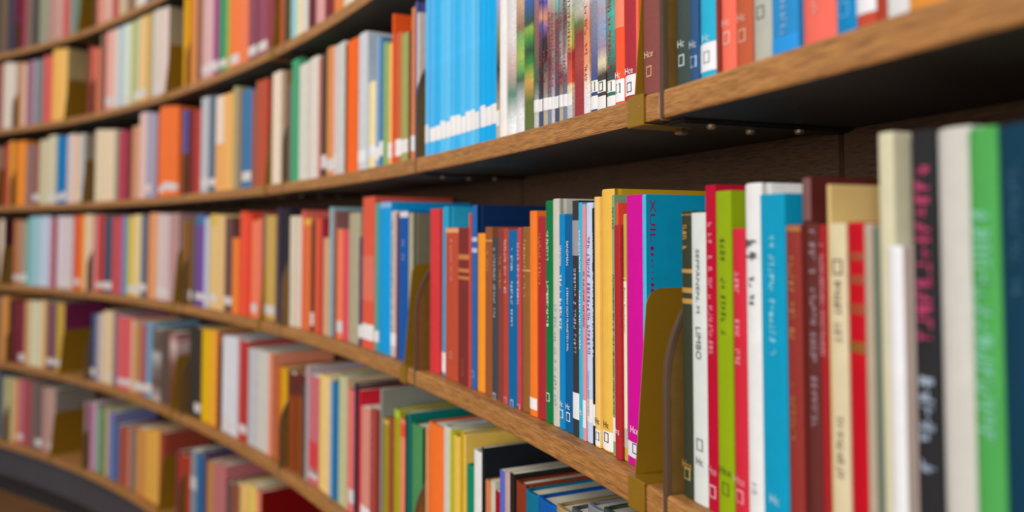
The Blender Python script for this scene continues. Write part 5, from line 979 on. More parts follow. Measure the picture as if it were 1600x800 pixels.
 (0,1.27428,9.9,198.4,128.9,14.0,'5abeee'),
 (0,1.27711,22.0,246.2,160.0,14.0,'8c9088'),
 (0,1.27996,10.3,248.8,161.7,14.0,'6e6a64'),
 (0,1.28181,10.2,241.9,157.3,14.0,'6e645a'),
 (0,1.28395,13.9,230.7,150.0,14.0,'0078b4'),
 (0,1.28691,19.7,238.4,154.9,14.0,'ba3c38'),
 (0,1.29036,19.5,205.0,133.3,14.0,'f0b45a'),
 (0,1.29296,9.8,204.2,132.7,14.0,'c45054'),
 (0,1.2951,14.2,208.3,135.4,14.0,'8c6c50'),
 (0,1.29745,12.3,193.6,125.9,14.0,'e4c060'),
 (0,1.30011,17.8,206.1,134.0,14.0,'1d4c7c'),
 (0,1.30336,19.0,245.9,159.8,14.0,'7a8a84'),
 (0,1.30607,11.6,197.9,128.6,14.0,'823236'),
 (0,1.30922,24.2,224.6,146.0,14.0,'0078b4'),
 (0,1.31255,13.5,195.3,126.9,14.0,'ebc286'),
 (0,1.315,14.2,217.2,141.2,14.0,'dc5f64'),
 (0,1.31791,18.7,229.0,148.9,14.0,'4cb8d8'),
 (0,1.32117,18.4,212.0,137.8,14.0,'dca54a'),
 (0,1.32441,18.4,226.8,147.4,14.0,'8c3830'),
 (0,1.32802,22.7,191.9,124.7,14.0,'965a58'),
 (0,1.33118,13.1,220.7,143.5,14.0,'704832'),
 (0,1.33454,25.1,213.8,139.0,14.0,'54402f'),
 (0,1.33783,12.2,247.1,160.6,14.0,'ebac64'),
 (0,1.34054,18.5,219.5,142.7,14.0,'e2ceac'),
 (0,1.34425,23.7,203.0,131.9,14.0,'d8c2b8'),
 (0,1.34825,22.0,199.5,129.7,14.0,'8c6030'),
 (0,1.35187,19.3,210.9,137.1,14.0,'7a6a58'),
 (0,1.35452,10.6,213.3,138.6,14.0,'7a8a84'),
 (0,1.35681,15.3,235.8,153.3,14.0,'f0b45a'),
 (0,1.35934,13.2,247.6,160.9,14.0,'e6906e'),
 (0,1.36266,24.5,215.0,139.8,14.0,'d8d2b0'),
 (0,1.36616,15.2,230.5,149.8,14.0,'78243c'),
 (0,1.36921,19.4,206.6,134.3,14.0,'a03030'),
 (0,1.37249,17.9,234.3,152.3,14.0,'d8a01c'),
 (1,0.25788,24.4,249.7,162.3,14.0,'cdc29e'),
 (1,0.26196,22.2,232.5,151.1,14.0,'6e4a4a'),
 (1,0.26573,20.9,214.8,139.6,14.0,'e06858'),
 (1,0.26843,9.7,235.9,153.4,14.0,'98c8ce'),
 (1,0.27032,11.5,213.8,139.0,14.0,'b8a844'),
 (1,0.27242,12.0,241.0,156.6,14.0,'bebebe'),
 (1,0.27555,23.6,226.4,147.2,14.0,'c8643c'),
 (1,0.27965,23.2,231.6,150.5,14.0,'e8cfae'),
 (1,0.28355,21.2,207.6,134.9,14.0,'5ebcec'),
 (1,0.28699,18.0,225.7,146.7,14.0,'8c6c50'),
 (1,0.28989,14.8,237.2,154.2,14.0,'d89858'),
 (1,0.29342,25.4,212.8,138.3,14.0,'a6a0b4'),
 (1,0.29676,12.5,208.2,135.4,14.0,'7c302e'),
 (1,0.29934,16.6,212.6,138.2,14.0,'b4a48e'),
 (1,0.30179,11.0,245.2,159.4,14.0,'ebac64'),
 (1,0.30497,25.1,226.5,147.2,14.0,'4fa552'),
 (1,0.30935,24.9,202.3,131.5,14.0,'3e8c34'),
 (1,0.31363,23.9,247.4,160.8,14.0,'b98078'),
 (1,0.31664,10.4,223.9,145.5,14.0,'3c5c84'),
 (1,0.31885,14.4,222.2,144.4,14.0,'ff7432'),
 (1,0.32173,18.2,249.9,162.4,14.0,'d65e58'),
 (1,0.32533,22.8,233.6,151.9,14.0,'3c2c3c'),
 (1,0.32873,15.8,211.5,137.5,14.0,'7c2c30'),
 (1,0.33193,20.4,217.2,141.2,14.0,'9cc4cc'),
 (1,0.33552,20.4,221.5,144.0,14.0,'dccdb8'),
 (1,0.33874,16.2,220.1,143.0,14.0,'d8d0c0'),
 (1,0.3418,18.6,224.4,145.9,14.0,'a0503c'),
 (1,0.34456,12.6,215.3,139.9,14.0,'4ab6ea'),
 (1,0.34715,16.6,227.5,147.9,14.0,'e8d8a8'),
 (1,0.34995,15.1,221.8,144.2,14.0,'cdc3ac'),
 (1,0.35228,11.1,211.8,137.6,14.0,'c0cdd6'),
 (1,0.35548,25.3,239.6,155.7,14.0,'a8a0ac'),
 (1,0.35879,12.4,229.4,149.1,14.0,'823236'),
 (1,0.36171,20.6,239.2,155.5,14.0,'d8b4a4'),
 (1,0.36561,23.8,215.3,139.9,14.0,'86403a'),
 (1,0.36928,18.0,239.0,155.3,14.0,'b80f30'),
 (1,0.37242,17.7,201.3,130.8,14.0,'dc949c'),
 (1,0.38016,11.3,224.2,145.7,14.0,'c4564c'),
 (1,0.38291,19.8,192.5,125.2,14.0,'54baea'),
 (1,0.38553,9.8,190.2,123.6,14.0,'a4584c'),
 (1,0.38822,20.7,190.2,123.7,14.0,'a85c5c'),
 (1,0.39144,16.0,195.9,127.3,14.0,'bfcfe0'),
 (1,0.39464,20.3,201.8,131.2,14.0,'3c5c84'),
 (1,0.39834,21.9,224.0,145.6,14.0,'c8b880'),
 (1,0.40202,19.9,221.9,144.2,14.0,'bc4e34'),
 (1,0.40543,18.8,214.7,139.5,14.0,'afa588'),
 (1,0.40814,11.9,221.1,143.7,14.0,'d8b4a4'),
 (1,0.41021,11.3,196.0,127.4,14.0,'00743f'),
 (1,0.41339,24.8,219.4,142.6,14.0,'2cb0d2'),
 (1,0.41727,19.4,238.4,155.0,14.0,'b8908c'),
 (1,0.42074,20.0,231.1,150.2,14.0,'964c60'),
 (1,0.4238,14.8,232.9,151.4,14.0,'d88c4e'),
 (1,0.42635,14.0,192.0,124.8,14.0,'b4887e'),
 (1,0.42859,11.2,244.2,158.8,14.0,'b8562c'),
 (1,0.43054,10.6,201.5,131.0,14.0,'96967e'),
 (1,0.43288,15.8,193.3,125.6,14.0,'dca54a'),
 (1,0.43568,15.9,235.8,153.3,14.0,'a06ea0'),
 (1,0.43856,16.6,227.2,147.7,14.0,'7a2c30'),
 (1,0.4412,13.2,199.6,129.7,14.0,'e8d8a8'),
 (1,0.44441,23.3,208.9,135.8,14.0,'aa3c22'),
 (1,0.4485,23.5,217.3,141.3,14.0,'8a8ca0'),
 (1,0.45226,19.2,247.6,160.9,14.0,'d0c8b8'),
 (1,0.45616,25.3,194.1,126.1,14.0,'78505e'),
 (1,0.45977,15.8,233.1,151.5,14.0,'64302c'),
 (1,0.4626,16.2,213.9,139.0,14.0,'3a332e'),
 (1,0.46557,17.4,237.6,154.4,14.0,'4fa552'),
 (1,0.46808,11.0,200.2,130.1,14.0,'c8643c'),
 (1,0.47018,12.6,248.3,161.4,14.0,'949e80'),
 (1,0.47271,15.9,211.8,137.7,14.0,'aa5a3c'),
 (1,0.47571,18.1,213.1,138.5,14.0,'36b2ea'),
 (1,0.47907,20.0,247.7,161.0,14.0,'d9d4ce'),
 (1,0.48283,22.8,211.1,137.2,14.0,'123a50'),
 (1,0.48623,15.8,218.0,141.7,14.0,'46a272'),
 (1,0.48882,13.4,192.1,124.9,14.0,'822d38'),
 (1,0.49694,13.5,197.8,128.6,14.0,'ac0f1c'),
 (1,0.49937,13.9,240.1,156.1,14.0,'50a096'),
 (1,0.50223,18.5,218.0,141.7,14.0,'fb742c'),
 (1,0.50583,22.5,199.6,129.7,14.0,'54402f'),
 (1,0.50896,13.1,214.3,139.3,14.0,'c8968c'),
 (1,0.5123,24.9,202.5,131.6,14.0,'b4b4a6'),
 (1,1.04327,17.7,203.6,132.4,14.0,'9a9ab8'),
 (1,1.04662,20.4,246.5,160.2,14.0,'ee8e30'),
 (1,1.0501,19.1,216.4,140.7,14.0,'f6dda6'),
 (1,1.05338,18.2,214.2,139.3,14.0,'966074'),
 (1,1.05614,13.0,242.3,157.5,14.0,'afa588'),
 (1,1.05909,20.4,195.5,127.1,14.0,'a64b50'),
 (1,1.06212,13.9,236.3,153.6,14.0,'d8824a'),
 (1,1.06426,10.1,233.1,151.5,14.0,'7c302e'),
 (1,1.06645,14.6,213.4,138.7,14.0,'f0805a'),
 (1,1.06956,20.7,236.6,153.8,14.0,'b4a48e'),
 (1,1.07268,14.7,229.8,149.3,14.0,'d65a3a'),
 (1,1.07494,10.7,244.8,159.1,14.0,'ebc35a'),
 (1,1.07745,17.6,207.8,135.1,14.0,'8c6030'),
 (1,1.08086,21.1,195.3,126.9,14.0,'e8cfae'),
 (1,1.08375,11.6,233.0,151.5,14.0,'e2ceac'),
 (1,1.08613,15.3,240.7,156.4,14.0,'33423c'),
 (1,1.08942,22.0,243.0,157.9,14.0,'be988e'),
 (1,1.0934,23.4,246.2,160.0,14.0,'005c92'),
 (1,1.09636,10.1,230.8,150.0,14.0,'6e2832'),
 (1,1.09907,20.7,243.8,158.5,14.0,'d6c6c8'),
 (1,1.10266,20.1,232.0,150.8,14.0,'7a2c30'),
 (1,1.10667,25.6,214.0,139.1,14.0,'1e6496'),
 (1,1.11064,19.7,200.9,130.6,14.0,'8cb0b4'),
 (1,1.11361,13.9,226.5,147.2,14.0,'5a2420'),
 (1,1.11669,21.0,192.4,125.1,14.0,'c45054'),
 (1,1.12023,19.3,215.8,140.3,14.0,'a8b4c4'),
 (1,1.12321,14.4,212.8,138.3,14.0,'c45054'),
 (1,1.12612,18.4,227.8,148.0,14.0,'3a3738'),
 (1,1.13492,17.6,221.2,143.8,14.0,'7c5654'),
 (1,1.13826,20.3,224.5,145.9,14.0,'7a3a3c'),
 (1,1.14106,11.4,235.8,153.3,14.0,'4c6c84'),
 (1,1.14333,14.2,192.6,125.2,14.0,'78645e'),
 (1,1.14626,19.0,231.8,150.6,14.0,'123a50'),
 (1,1.14973,20.5,192.2,124.9,14.0,'bebec2'),
 (1,1.15268,13.0,244.9,159.2,14.0,'46463f'),
 (1,1.15595,24.2,215.0,139.8,14.0,'d8a01c'),
 (1,1.15948,15.9,234.9,152.7,14.0,'0858a8'),
 (1,1.16205,13.1,221.6,144.1,14.0,'ded4c8'),
 (1,1.16538,24.7,215.4,140.0,14.0,'96704e'),
 (1,1.16937,20.7,234.3,152.3,14.0,'0858a8'),
 (1,1.1732,23.0,227.6,147.9,14.0,'d8b4a4'),
 (1,1.17616,10.5,231.9,150.7,14.0,'6e544c'),
 (1,1.17888,20.4,240.8,156.5,14.0,'8c8c80'),
 (1,1.18171,11.6,235.7,153.2,14.0,'a06ea0'),
 (1,1.18493,24.8,239.5,155.7,14.0,'c88c60'),
 (1,1.18832,13.8,222.8,144.8,14.0,'9a8824'),
 (1,1.19129,19.8,222.6,144.7,14.0,'7a2c30'),
 (1,1.19522,25.0,200.1,130.1,14.0,'d8d5c8'),
 (1,1.19884,16.2,202.1,131.4,14.0,'ff7432'),
 (1,1.20132,11.8,231.2,150.3,14.0,'d8d8d6'),
 (1,1.20416,20.3,204.3,132.8,14.0,'cdc9c0'),
 (1,1.20681,9.7,231.5,150.5,14.0,'5a3c5c'),
 (1,1.20984,24.6,211.1,137.2,14.0,'a6a0b4'),
 (1,1.21303,11.7,232.5,151.1,14.0,'e8d8a8'),
 (1,1.21572,18.6,210.0,136.5,14.0,'cdc3ac'),
 (1,1.21838,11.5,215.5,140.1,14.0,'a62c32'),
 (1,1.2212,20.4,199.3,129.5,14.0,'84403a'),
 (1,1.22502,23.0,214.4,139.3,14.0,'d6dcd6'),
 (1,1.22806,11.4,207.4,134.8,14.0,'4c3c34'),
 (1,1.23061,17.4,192.6,125.2,14.0,'a04632'),
 (1,1.23339,14.1,201.8,131.2,14.0,'6e9cb8'),
 (1,1.23593,14.5,247.8,161.1,14.0,'00659c'),
 (1,1.23853,14.8,218.1,141.8,14.0,'fa6820'),
 (1,1.2411,14.2,223.5,145.2,14.0,'5598a6'),
 (1,1.24323,9.8,249.5,162.2,14.0,'b09ca0'),
 (1,1.24564,17.4,234.8,152.6,14.0,'3c78a6'),
 (1,1.24939,25.3,223.8,145.5,14.0,'d65a3a'),
 (1,1.261,17.4,237.0,154.1,14.0,'5c6e82'),
 (1,1.26341,9.7,245.2,159.4,14.0,'c8b090'),
 (1,1.26554,14.2,226.8,147.4,14.0,'bc3632'),
 (1,1.26856,20.0,205.1,133.3,14.0,'123a50'),
 (1,1.27129,10.9,234.8,152.7,14.0,'d6c6c8'),
 (1,1.27419,22.0,240.4,156.2,14.0,'cf946c'),
 (1,1.27749,15.5,247.7,161.0,14.0,'d87258'),
 (1,1.28089,23.1,245.6,159.6,14.0,'a62c32'),
 (1,1.28392,11.2,233.1,151.5,14.0,'ff7432'),
 (1,1.28681,21.5,209.6,136.2,14.0,'c2d0ea'),
 (1,1.29045,20.0,211.4,137.4,14.0,'bb1020'),
 (1,1.29357,15.5,223.1,145.0,14.0,'88a6c8'),
 (1,1.29696,23.0,205.2,133.4,14.0,'d8c2b8'),
 (1,1.2999,10.3,224.0,145.6,14.0,'b4887e'),
 (1,1.30295,24.3,250.0,162.5,14.0,'36b2ea'),
 (1,1.30719,24.1,246.7,160.4,14.0,'d0c8b8'),
 (1,1.31074,16.4,233.8,152.0,14.0,'a6a0b4'),
 (1,1.31388,19.2,227.6,147.9,14.0,'28a0c8'),
 (1,1.31739,20.6,199.8,129.9,14.0,'5c6464'),
 (1,1.32094,19.8,214.1,139.2,14.0,'c45054'),
 (1,1.32471,23.2,218.8,142.2,14.0,'8c241a'),
 (1,1.32861,21.2,190.2,123.6,14.0,'7c6a5c'),
 (1,1.33217,19.4,240.0,156.0,14.0,'966074'),
 (1,1.33532,16.4,207.0,134.5,14.0,'5c4420'),
 (1,1.33771,10.5,232.6,151.2,14.0,'dca54a'),
 (1,1.33998,15.0,216.3,140.6,14.0,'cda06e'),
 (1,1.34349,24.9,200.6,130.4,14.0,'d8d8dc'),
 (1,1.34675,12.2,207.7,135.0,14.0,'5c6464'),
 (1,1.34981,22.5,230.5,149.8,14.0,'a05082'),
 (1,1.35292,12.7,195.1,126.8,14.0,'ebac64'),
 (1,1.35562,17.9,215.7,140.2,14.0,'e8aa9a'),
 (1,1.35931,24.1,241.9,157.3,14.0,'4ab6ea'),
 (1,1.36362,25.0,227.2,147.7,14.0,'1c2024'),
 (1,1.36778,22.6,233.4,151.7,14.0,'3c78a6'),
 (1,1.37146,19.3,207.8,135.1,14.0,'b8a844'),
 (2,0.25719,16.3,212.1,137.9,14.0,'7a6a58'),
 (2,0.26038,20.0,208.0,135.2,14.0,'78706e'),
 (2,0.26373,18.1,228.0,148.2,14.0,'d89858'),
 (2,0.26645,12.6,230.7,150.0,14.0,'d8a090'),
 (2,0.26939,20.7,198.8,129.2,14.0,'964c60'),
 (2,0.27258,15.6,224.8,146.1,14.0,'10a8e8'),
 (2,0.27531,15.4,204.4,132.9,14.0,'7a8a84'),
 (2,0.27808,15.9,196.9,128.0,14.0,'3cb4d8'),
 (2,0.28168,25.1,202.2,131.4,14.0,'46463f'),
 (2,0.2849,11.4,241.7,157.1,14.0,'c8a080'),
 (2,0.28767,20.0,201.3,130.8,14.0,'d8d2b0'),
 (2,0.29064,13.6,219.4,142.6,14.0,'e2cdc2'),
 (2,0.29334,16.9,222.5,144.6,14.0,'d8b08c'),
 (2,0.29585,11.4,220.8,143.5,14.0,'dcd2c8'),
 (2,0.29851,18.7,241.1,156.7,14.0,'c8a546'),
 (2,0.30112,10.8,216.4,140.6,14.0,'964b6e'),
 (2,0.30364,17.7,220.4,143.3,14.0,'a03030'),
 (2,0.3071,21.7,196.9,128.0,14.0,'5a2828'),
 (2,0.31058,17.8,217.6,141.4,14.0,'e2c89c'),
 (2,1.04176,15.9,200.3,130.2,14.0,'82a67c'),
 (2,1.0448,18.6,236.5,153.7,14.0,'a8a488'),
 (2,1.04781,15.6,227.1,147.6,14.0,'58bcee'),
 (2,1.05038,13.4,212.3,138.0,14.0,'bfcfe0'),
 (2,1.0534,20.8,247.3,160.8,14.0,'ff7048'),
 (2,1.0565,14.4,232.4,151.1,14.0,'3e8c34'),
 (2,1.05989,24.1,195.3,126.9,14.0,'c8b880'),
 (2,1.06315,12.8,196.9,128.0,14.0,'d8d8dc'),
 (2,1.06635,23.5,200.1,130.1,14.0,'8c441c'),
 (2,1.07044,23.1,238.2,154.9,14.0,'cec8be'),
 (2,1.07426,20.5,239.5,155.7,14.0,'afa588'),
 (2,1.07725,13.4,220.8,143.5,14.0,'8c3230'),
 (2,1.08061,24.8,233.3,151.6,14.0,'a06ea0'),
 (2,1.08477,22.7,211.2,137.3,14.0,'dcbab4'),
 (2,1.08838,18.4,238.2,154.8,14.0,'d8a478'),
 (2,1.0909,10.1,244.6,159.0,14.0,'4fa552'),
 (2,1.09303,13.7,201.6,131.0,14.0,'87352e'),
 (2,1.09513,9.9,249.3,162.1,14.0,'7a8a84'),
 (2,1.09704,11.4,191.3,124.3,14.0,'b02c38'),
 (2,1.09902,10.8,205.5,133.6,14.0,'2664aa'),
 (2,1.10161,18.5,207.4,134.8,14.0,'e2c89c'),
 (2,1.10502,20.3,240.2,156.1,14.0,'dcd2c8'),
 (2,1.10888,23.6,222.3,144.5,14.0,'966e78'),
 (2,1.11286,21.8,206.1,134.0,14.0,'b0b48c'),
 (2,1.11565,9.8,210.5,136.9,14.0,'f4962c'),
 (2,1.11807,17.4,219.0,142.4,14.0,'e6caa6'),
 (2,1.12157,22.4,192.1,124.9,14.0,'dc949c'),
 (2,1.12525,19.5,228.7,148.6,14.0,'4c7090'),
 (2,1.12837,15.9,218.5,142.1,14.0,'ba4430'),
 (2,1.13489,16.8,203.8,132.4,14.0,'6e5a48'),
 (2,1.13795,17.9,211.7,137.6,14.0,'d87258'),
 (2,1.14068,13.1,243.6,158.4,14.0,'dcd2c8'),
 (2,1.14356,19.6,202.7,131.7,14.0,'5c68c0'),
 (2,1.14665,15.4,218.1,141.7,14.0,'8c4c5c'),
 (2,1.14951,17.1,246.2,160.1,14.0,'6c3c30'),
 (2,1.15189,9.7,224.7,146.1,14.0,'965a58'),
 (2,1.15394,13.2,204.9,133.2,14.0,'326496'),
 (2,1.15733,25.4,192.7,125.3,14.0,'7c302e'),
 (2,1.16142,21.2,198.6,129.1,14.0,'704832'),
 (2,1.16452,14.0,220.0,143.0,14.0,'8c6e6a'),
 (2,1.16712,15.3,224.4,145.9,14.0,'98c8ce'),
 (2,1.17065,24.9,249.5,162.2,14.0,'dc8c8c'),
 (2,1.17496,24.2,244.2,158.7,14.0,'3c3450'),
 (2,1.17915,23.6,236.5,153.7,14.0,'8c9088'),
 (2,1.18286,18.7,195.9,127.4,14.0,'4c8c56'),
 (2,1.18576,14.1,237.7,154.5,14.0,'c8b880'),
 (2,1.18897,22.3,198.5,129.0,14.0,'734b96'),
 (2,1.19222,14.5,235.8,153.3,14.0,'e6906e'),
 (2,1.19486,15.4,241.2,156.8,14.0,'123a50'),
 (2,1.19757,15.2,223.0,145.0,14.0,'58bcee'),
 (2,1.20023,15.0,232.3,151.0,14.0,'d8d2b0'),
 (2,1.20286,14.8,249.3,162.0,14.0,'0082bc'),
 (2,1.20573,17.7,243.7,158.4,14.0,'e2e2dc'),
 (2,1.20847,13.4,211.0,137.1,14.0,'0a56a4'),
 (2,1.2108,12.9,243.3,158.2,14.0,'d8d2b0'),
 (2,1.21343,16.9,216.7,140.9,14.0,'3c9664'),
 (2,1.21685,22.0,245.8,159.7,14.0,'e8d8a8'),
 (2,1.21973,10.7,208.1,135.3,14.0,'ff7634'),
 (2,1.22189,13.6,224.3,145.8,14.0,'d89046'),
 (2,1.22526,24.6,210.4,136.8,14.0,'e4c060'),
 (2,1.22853,12.6,245.5,159.6,14.0,'98c8ce'),
 (2,1.23077,12.5,224.8,146.1,14.0,'2cb0d2'),
 (2,1.23323,15.3,236.5,153.7,14.0,'6e544c'),
 (2,1.23644,21.1,245.3,159.5,14.0,'a03030'),
 (2,1.23983,17.4,243.9,158.6,14.0,'dac4c0'),
 (2,1.24346,24.0,222.8,144.8,14.0,'006ea2'),
 (2,1.24665,12.2,206.1,134.0,14.0,'6c5a50'),
 (2,1.24862,9.9,192.9,125.4,14.0,'d8a090'),
 (2,1.25065,12.8,226.2,147.0,14.0,'964b6e'),
 (2,1.25335,17.6,196.0,127.4,14.0,'cdc9c0'),
 (2,1.26084,25.0,226.1,146.9,14.0,'6c4a46'),
 (2,1.26399,10.8,239.0,155.3,14.0,'f07e50'),
 (2,1.26629,15.1,198.2,128.8,14.0,'f0c46c'),
 (2,1.26885,13.9,228.5,148.6,14.0,'bfcfe0'),
 (2,1.27183,19.8,245.4,159.5,14.0,'cc2a3c'),
 (2,1.27488,14.7,242.1,157.3,14.0,'b98078'),
 (2,1.27795,20.0,214.3,139.3,14.0,'c8a546'),
 (2,1.28167,22.4,200.5,130.3,14.0,'964b6e'),
 (2,1.28507,16.2,192.7,125.3,14.0,'96967e'),
 (2,1.28821,19.4,236.6,153.8,14.0,'e0d4bc'),
 (2,1.29133,16.0,246.4,160.2,14.0,'7878a6'),
 (2,1.29362,9.8,245.5,159.6,14.0,'d4aaa4'),
 (2,1.29627,20.1,208.8,135.7,14.0,'08aaea'),
 (2,1.29974,19.4,233.4,151.7,14.0,'96826c'),
 (2,1.30252,12.1,191.1,124.2,14.0,'8fa712'),
 (2,1.30466,11.9,236.0,153.4,14.0,'76564f'),
 (2,1.30708,15.3,211.7,137.6,14.0,'46a272'),
 (2,1.31004,18.2,225.3,146.5,14.0,'e2a408'),
 (2,1.31271,12.1,248.9,161.8,14.0,'f07e50'),
 (2,1.31511,14.9,234.5,152.4,14.0,'ee8e30'),
 (2,1.31841,22.6,218.7,142.1,14.0,'e6caa6'),
 (2,1.32232,22.0,208.6,135.6,14.0,'d88c7c'),
 (2,1.32587,18.4,232.4,151.0,14.0,'c88c60'),
 (2,1.32874,14.1,221.4,143.9,14.0,'0078b4'),
 (2,1.33103,11.7,190.5,123.9,14.0,'b4b4a6'),
 (2,1.33307,11.2,238.6,155.1,14.0,'fa6820'),
 (2,1.33514,12.0,227.7,148.0,14.0,'4ab6ea'),
 (2,1.33812,21.7,195.4,127.0,14.0,'e65a2c'),
 (2,1.34175,19.6,197.3,128.3,14.0,'aebe96'),
 (2,1.34502,17.6,223.3,145.2,14.0,'dc949c'),
 (2,1.3478,13.7,226.4,147.1,14.0,'cec8be'),
 (2,1.35008,12.0,200.6,130.4,14.0,'cec8be'),
 (2,1.35319,23.3,236.7,153.9,14.0,'d87258'),
 (2,1.35614,10.1,236.7,153.8,14.0,'4fa552'),
 (2,1.35851,16.7,241.6,157.0,14.0,'e4e3e0'),
 (2,1.36172,19.8,210.7,136.9,14.0,'b8c030'),
 (2,1.36486,15.8,202.7,131.8,14.0,'087068'),
 (2,1.36836,24.1,196.5,127.7,14.0,'bebec0'),
 (2,1.37135,9.8,238.4,155.0,14.0,'ba6e6e'),
 (2,1.37365,16.0,241.8,157.2,14.0,'d4bcbc'),
 (3,0.25692,13.2,212.6,138.2,14.0,'504060'),
 (3,0.26023,24.3,246.7,160.4,14.0,'b4887e'),
 (3,0.2644,23.4,191.8,124.7,14.0,'983e48'),
 (3,0.26768,13.8,216.0,140.4,14.0,'b4a48e'),
 (3,0.27025,15.3,209.6,136.2,14.0,'64965a'),
 (3,0.27335,19.9,207.9,135.1,14.0,'94504c'),
 (3,0.27626,13.1,224.2,145.7,14.0,'86403a'),
 (3,0.27894,17.2,246.0,159.9,14.0,'4c1824'),
 (3,0.28169,13.9,235.1,152.8,14.0,'26211e'),
 (3,0.2842,14.4,195.3,126.9,14.0,'c07a50'),
 (3,0.287,17.4,243.5,158.2,14.0,'00659c'),
 (3,0.28984,14.7,226.6,147.3,14.0,'9a9ab8'),
 (3,0.2923,13.0,193.1,125.5,14.0,'94482a'),
 (3,0.2946,13.0,243.0,158.0,14.0,'4c3c34'),
 (3,0.29668,10.3,236.4,153.7,14.0,'6c5654'),
 (3,0.29872,12.5,241.8,157.2,14.0,'e2beb4'),
 (3,0.30164,20.6,238.3,154.9,14.0,'f4962c'),
 (3,0.30565,25.2,190.6,123.9,14.0,'ba6e6e'),
 (3,0.30913,14.4,220.2,143.1,14.0,'54402f'),
 (3,1.0387,11.2,200.1,130.1,14.0,'8c8890'),
 (3,1.04111,16.0,214.9,139.7,14.0,'b84c44'),
 (3,1.04465,24.3,233.0,151.4,14.0,'c87c68'),
 (3,1.0481,15.0,243.7,158.4,14.0,'98c8ce'),
 (3,1.05061,13.4,237.5,154.4,14.0,'966e78'),
 (3,1.05268,9.8,198.1,128.8,14.0,'7c2c30'),
 (3,1.05474,13.3,215.8,140.3,14.0,'e0703a'),
 (3,1.05779,21.3,192.9,125.4,14.0,'dca54a'),
 (3,1.06096,14.7,242.7,157.8,14.0,'d84c5c'),
 (3,1.06444,24.9,248.2,161.4,14.0,'d87258'),
 (3,1.06807,16.5,200.7,130.5,14.0,'cdb9b0'),
 (3,1.07113,18.2,228.0,148.2,14.0,'ebc286'),
 (3,1.07429,17.6,196.7,127.9,14.0,'d88c4e'),
 (3,1.07786,23.0,247.4,160.8,14.0,'e4bc80'),
 (3,1.08123,15.2,202.9,131.9,14.0,'6e6a64'),
 (3,1.08374,13.2,194.3,126.3,14.0,'6c5a50'),
 (3,1.08602,12.4,205.9,133.8,14.0,'5a5258'),
 (3,1.08932,25.1,201.8,131.2,14.0,'dcbe44'),
 (3,1.09294,16.1,223.4,145.2,14.0,'fa6820'),
 (3,1.09559,13.9,209.5,136.2,14.0,'c45054'),
 (3,1.09859,20.0,222.6,144.7,14.0,'c8a450'),
 (3,1.10167,14.9,214.6,139.5,14.0,'7878a6'),
 (3,1.10488,21.5,206.1,134.0,14.0,'d9d4ce'),
 (3,1.10807,14.7,215.1,139.8,14.0,'f4962c'),
 (3,1.11076,15.8,213.1,138.5,14.0,'62c2f0'),
 (3,1.11413,22.5,243.9,158.5,14.0,'6e8272'),
 (3,1.11697,9.7,226.5,147.2,14.0,'cc4850'),
 (3,1.11966,20.7,233.8,152.0,14.0,'cdc9c0'),
 (3,1.12348,22.8,229.8,149.4,14.0,'f0805a'),
 (3,1.1275,23.1,237.0,154.1,14.0,'b98246'),
 (3,1.13465,16.1,223.5,145.3,14.0,'cdb9b0'),
 (3,1.13782,19.9,222.9,144.9,14.0,'7c2c2c'),
 (3,1.14106,16.9,224.7,146.0,14.0,'be5c3c'),
 (3,1.14445,21.5,241.2,156.8,14.0,'966074'),
 (3,1.14767,15.1,222.8,144.8,14.0,'c8643c'),
 (3,1.15019,13.4,227.8,148.1,14.0,'d8a01c'),
 (3,1.15344,23.5,211.3,137.4,14.0,'b8908c'),
 (3,1.1569,15.9,221.6,144.0,14.0,'3c3850'),
 (3,1.16008,20.2,239.6,155.7,14.0,'734b96'),
 (3,1.16358,19.7,222.6,144.7,14.0,'a22228'),
 (3,1.16744,24.4,235.9,153.4,14.0,'8c6e6a'),
 (3,1.17169,24.1,218.4,142.0,14.0,'5a2828'),
 (3,1.17515,15.2,225.4,146.5,14.0,'b8a844'),
 (3,1.17766,13.1,198.5,129.0,14.0,'a8b4c4'),
 (3,1.18042,18.1,221.4,143.9,14.0,'d87258'),
 (3,1.1831,12.3,211.9,137.8,14.0,'e2c496'),
 (3,1.1853,12.4,239.3,155.6,14.0,'ff7048'),
 (3,1.18751,12.4,246.8,160.4,14.0,'6e5c56'),
 (3,1.19071,23.9,242.1,157.3,14.0,'a06ea0'),
 (3,1.19411,14.8,211.7,137.6,14.0,'964b6e'),
 (3,1.1974,22.7,197.4,128.3,14.0,'965430'),
 (3,1.20122,20.8,212.5,138.1,14.0,'cececf'),
 (3,1.20441,15.3,238.2,154.8,14.0,'f0b45a'),
 (3,1.20704,14.4,229.7,149.3,14.0,'0078b4'),
 (3,1.20973,15.9,249.8,162.4,14.0,'dc5f64'),
 (3,1.21215,11.4,228.1,148.3,14.0,'bc3632'),
 (3,1.21513,22.4,235.5,153.1,14.0,'2664aa'),
 (3,1.21796,9.7,197.8,128.6,14.0,'e09038'),
 (3,1.22041,17.9,204.3,132.8,14.0,'88a6c8'),
 (3,1.22358,18.0,238.1,154.8,14.0,'c8a080'),
 (3,1.22605,9.9,202.1,131.3,14.0,'b8a844'),
 (3,1.22815,13.8,225.4,146.5,14.0,'ff7634'),
 (3,1.23123,21.1,206.5,134.2,14.0,'ebac64'),
 (3,1.23429,13.7,205.9,133.9,14.0,'6c5654'),
 (3,1.2365,11.1,228.2,148.3,14.0,'b48c82'),
 (3,1.23847,11.0,197.7,128.5,14.0,'4c8c56'),
 (3,1.24071,14.2,236.9,154.0,14.0,'e4c060'),
 (3,1.2429,10.3,216.6,140.8,14.0,'c0cdd6'),
 (3,1.24474,10.3,235.2,152.9,14.0,'4cb8ee'),
 (3,1.24712,16.5,226.4,147.2,14.0,'f6a23c'),
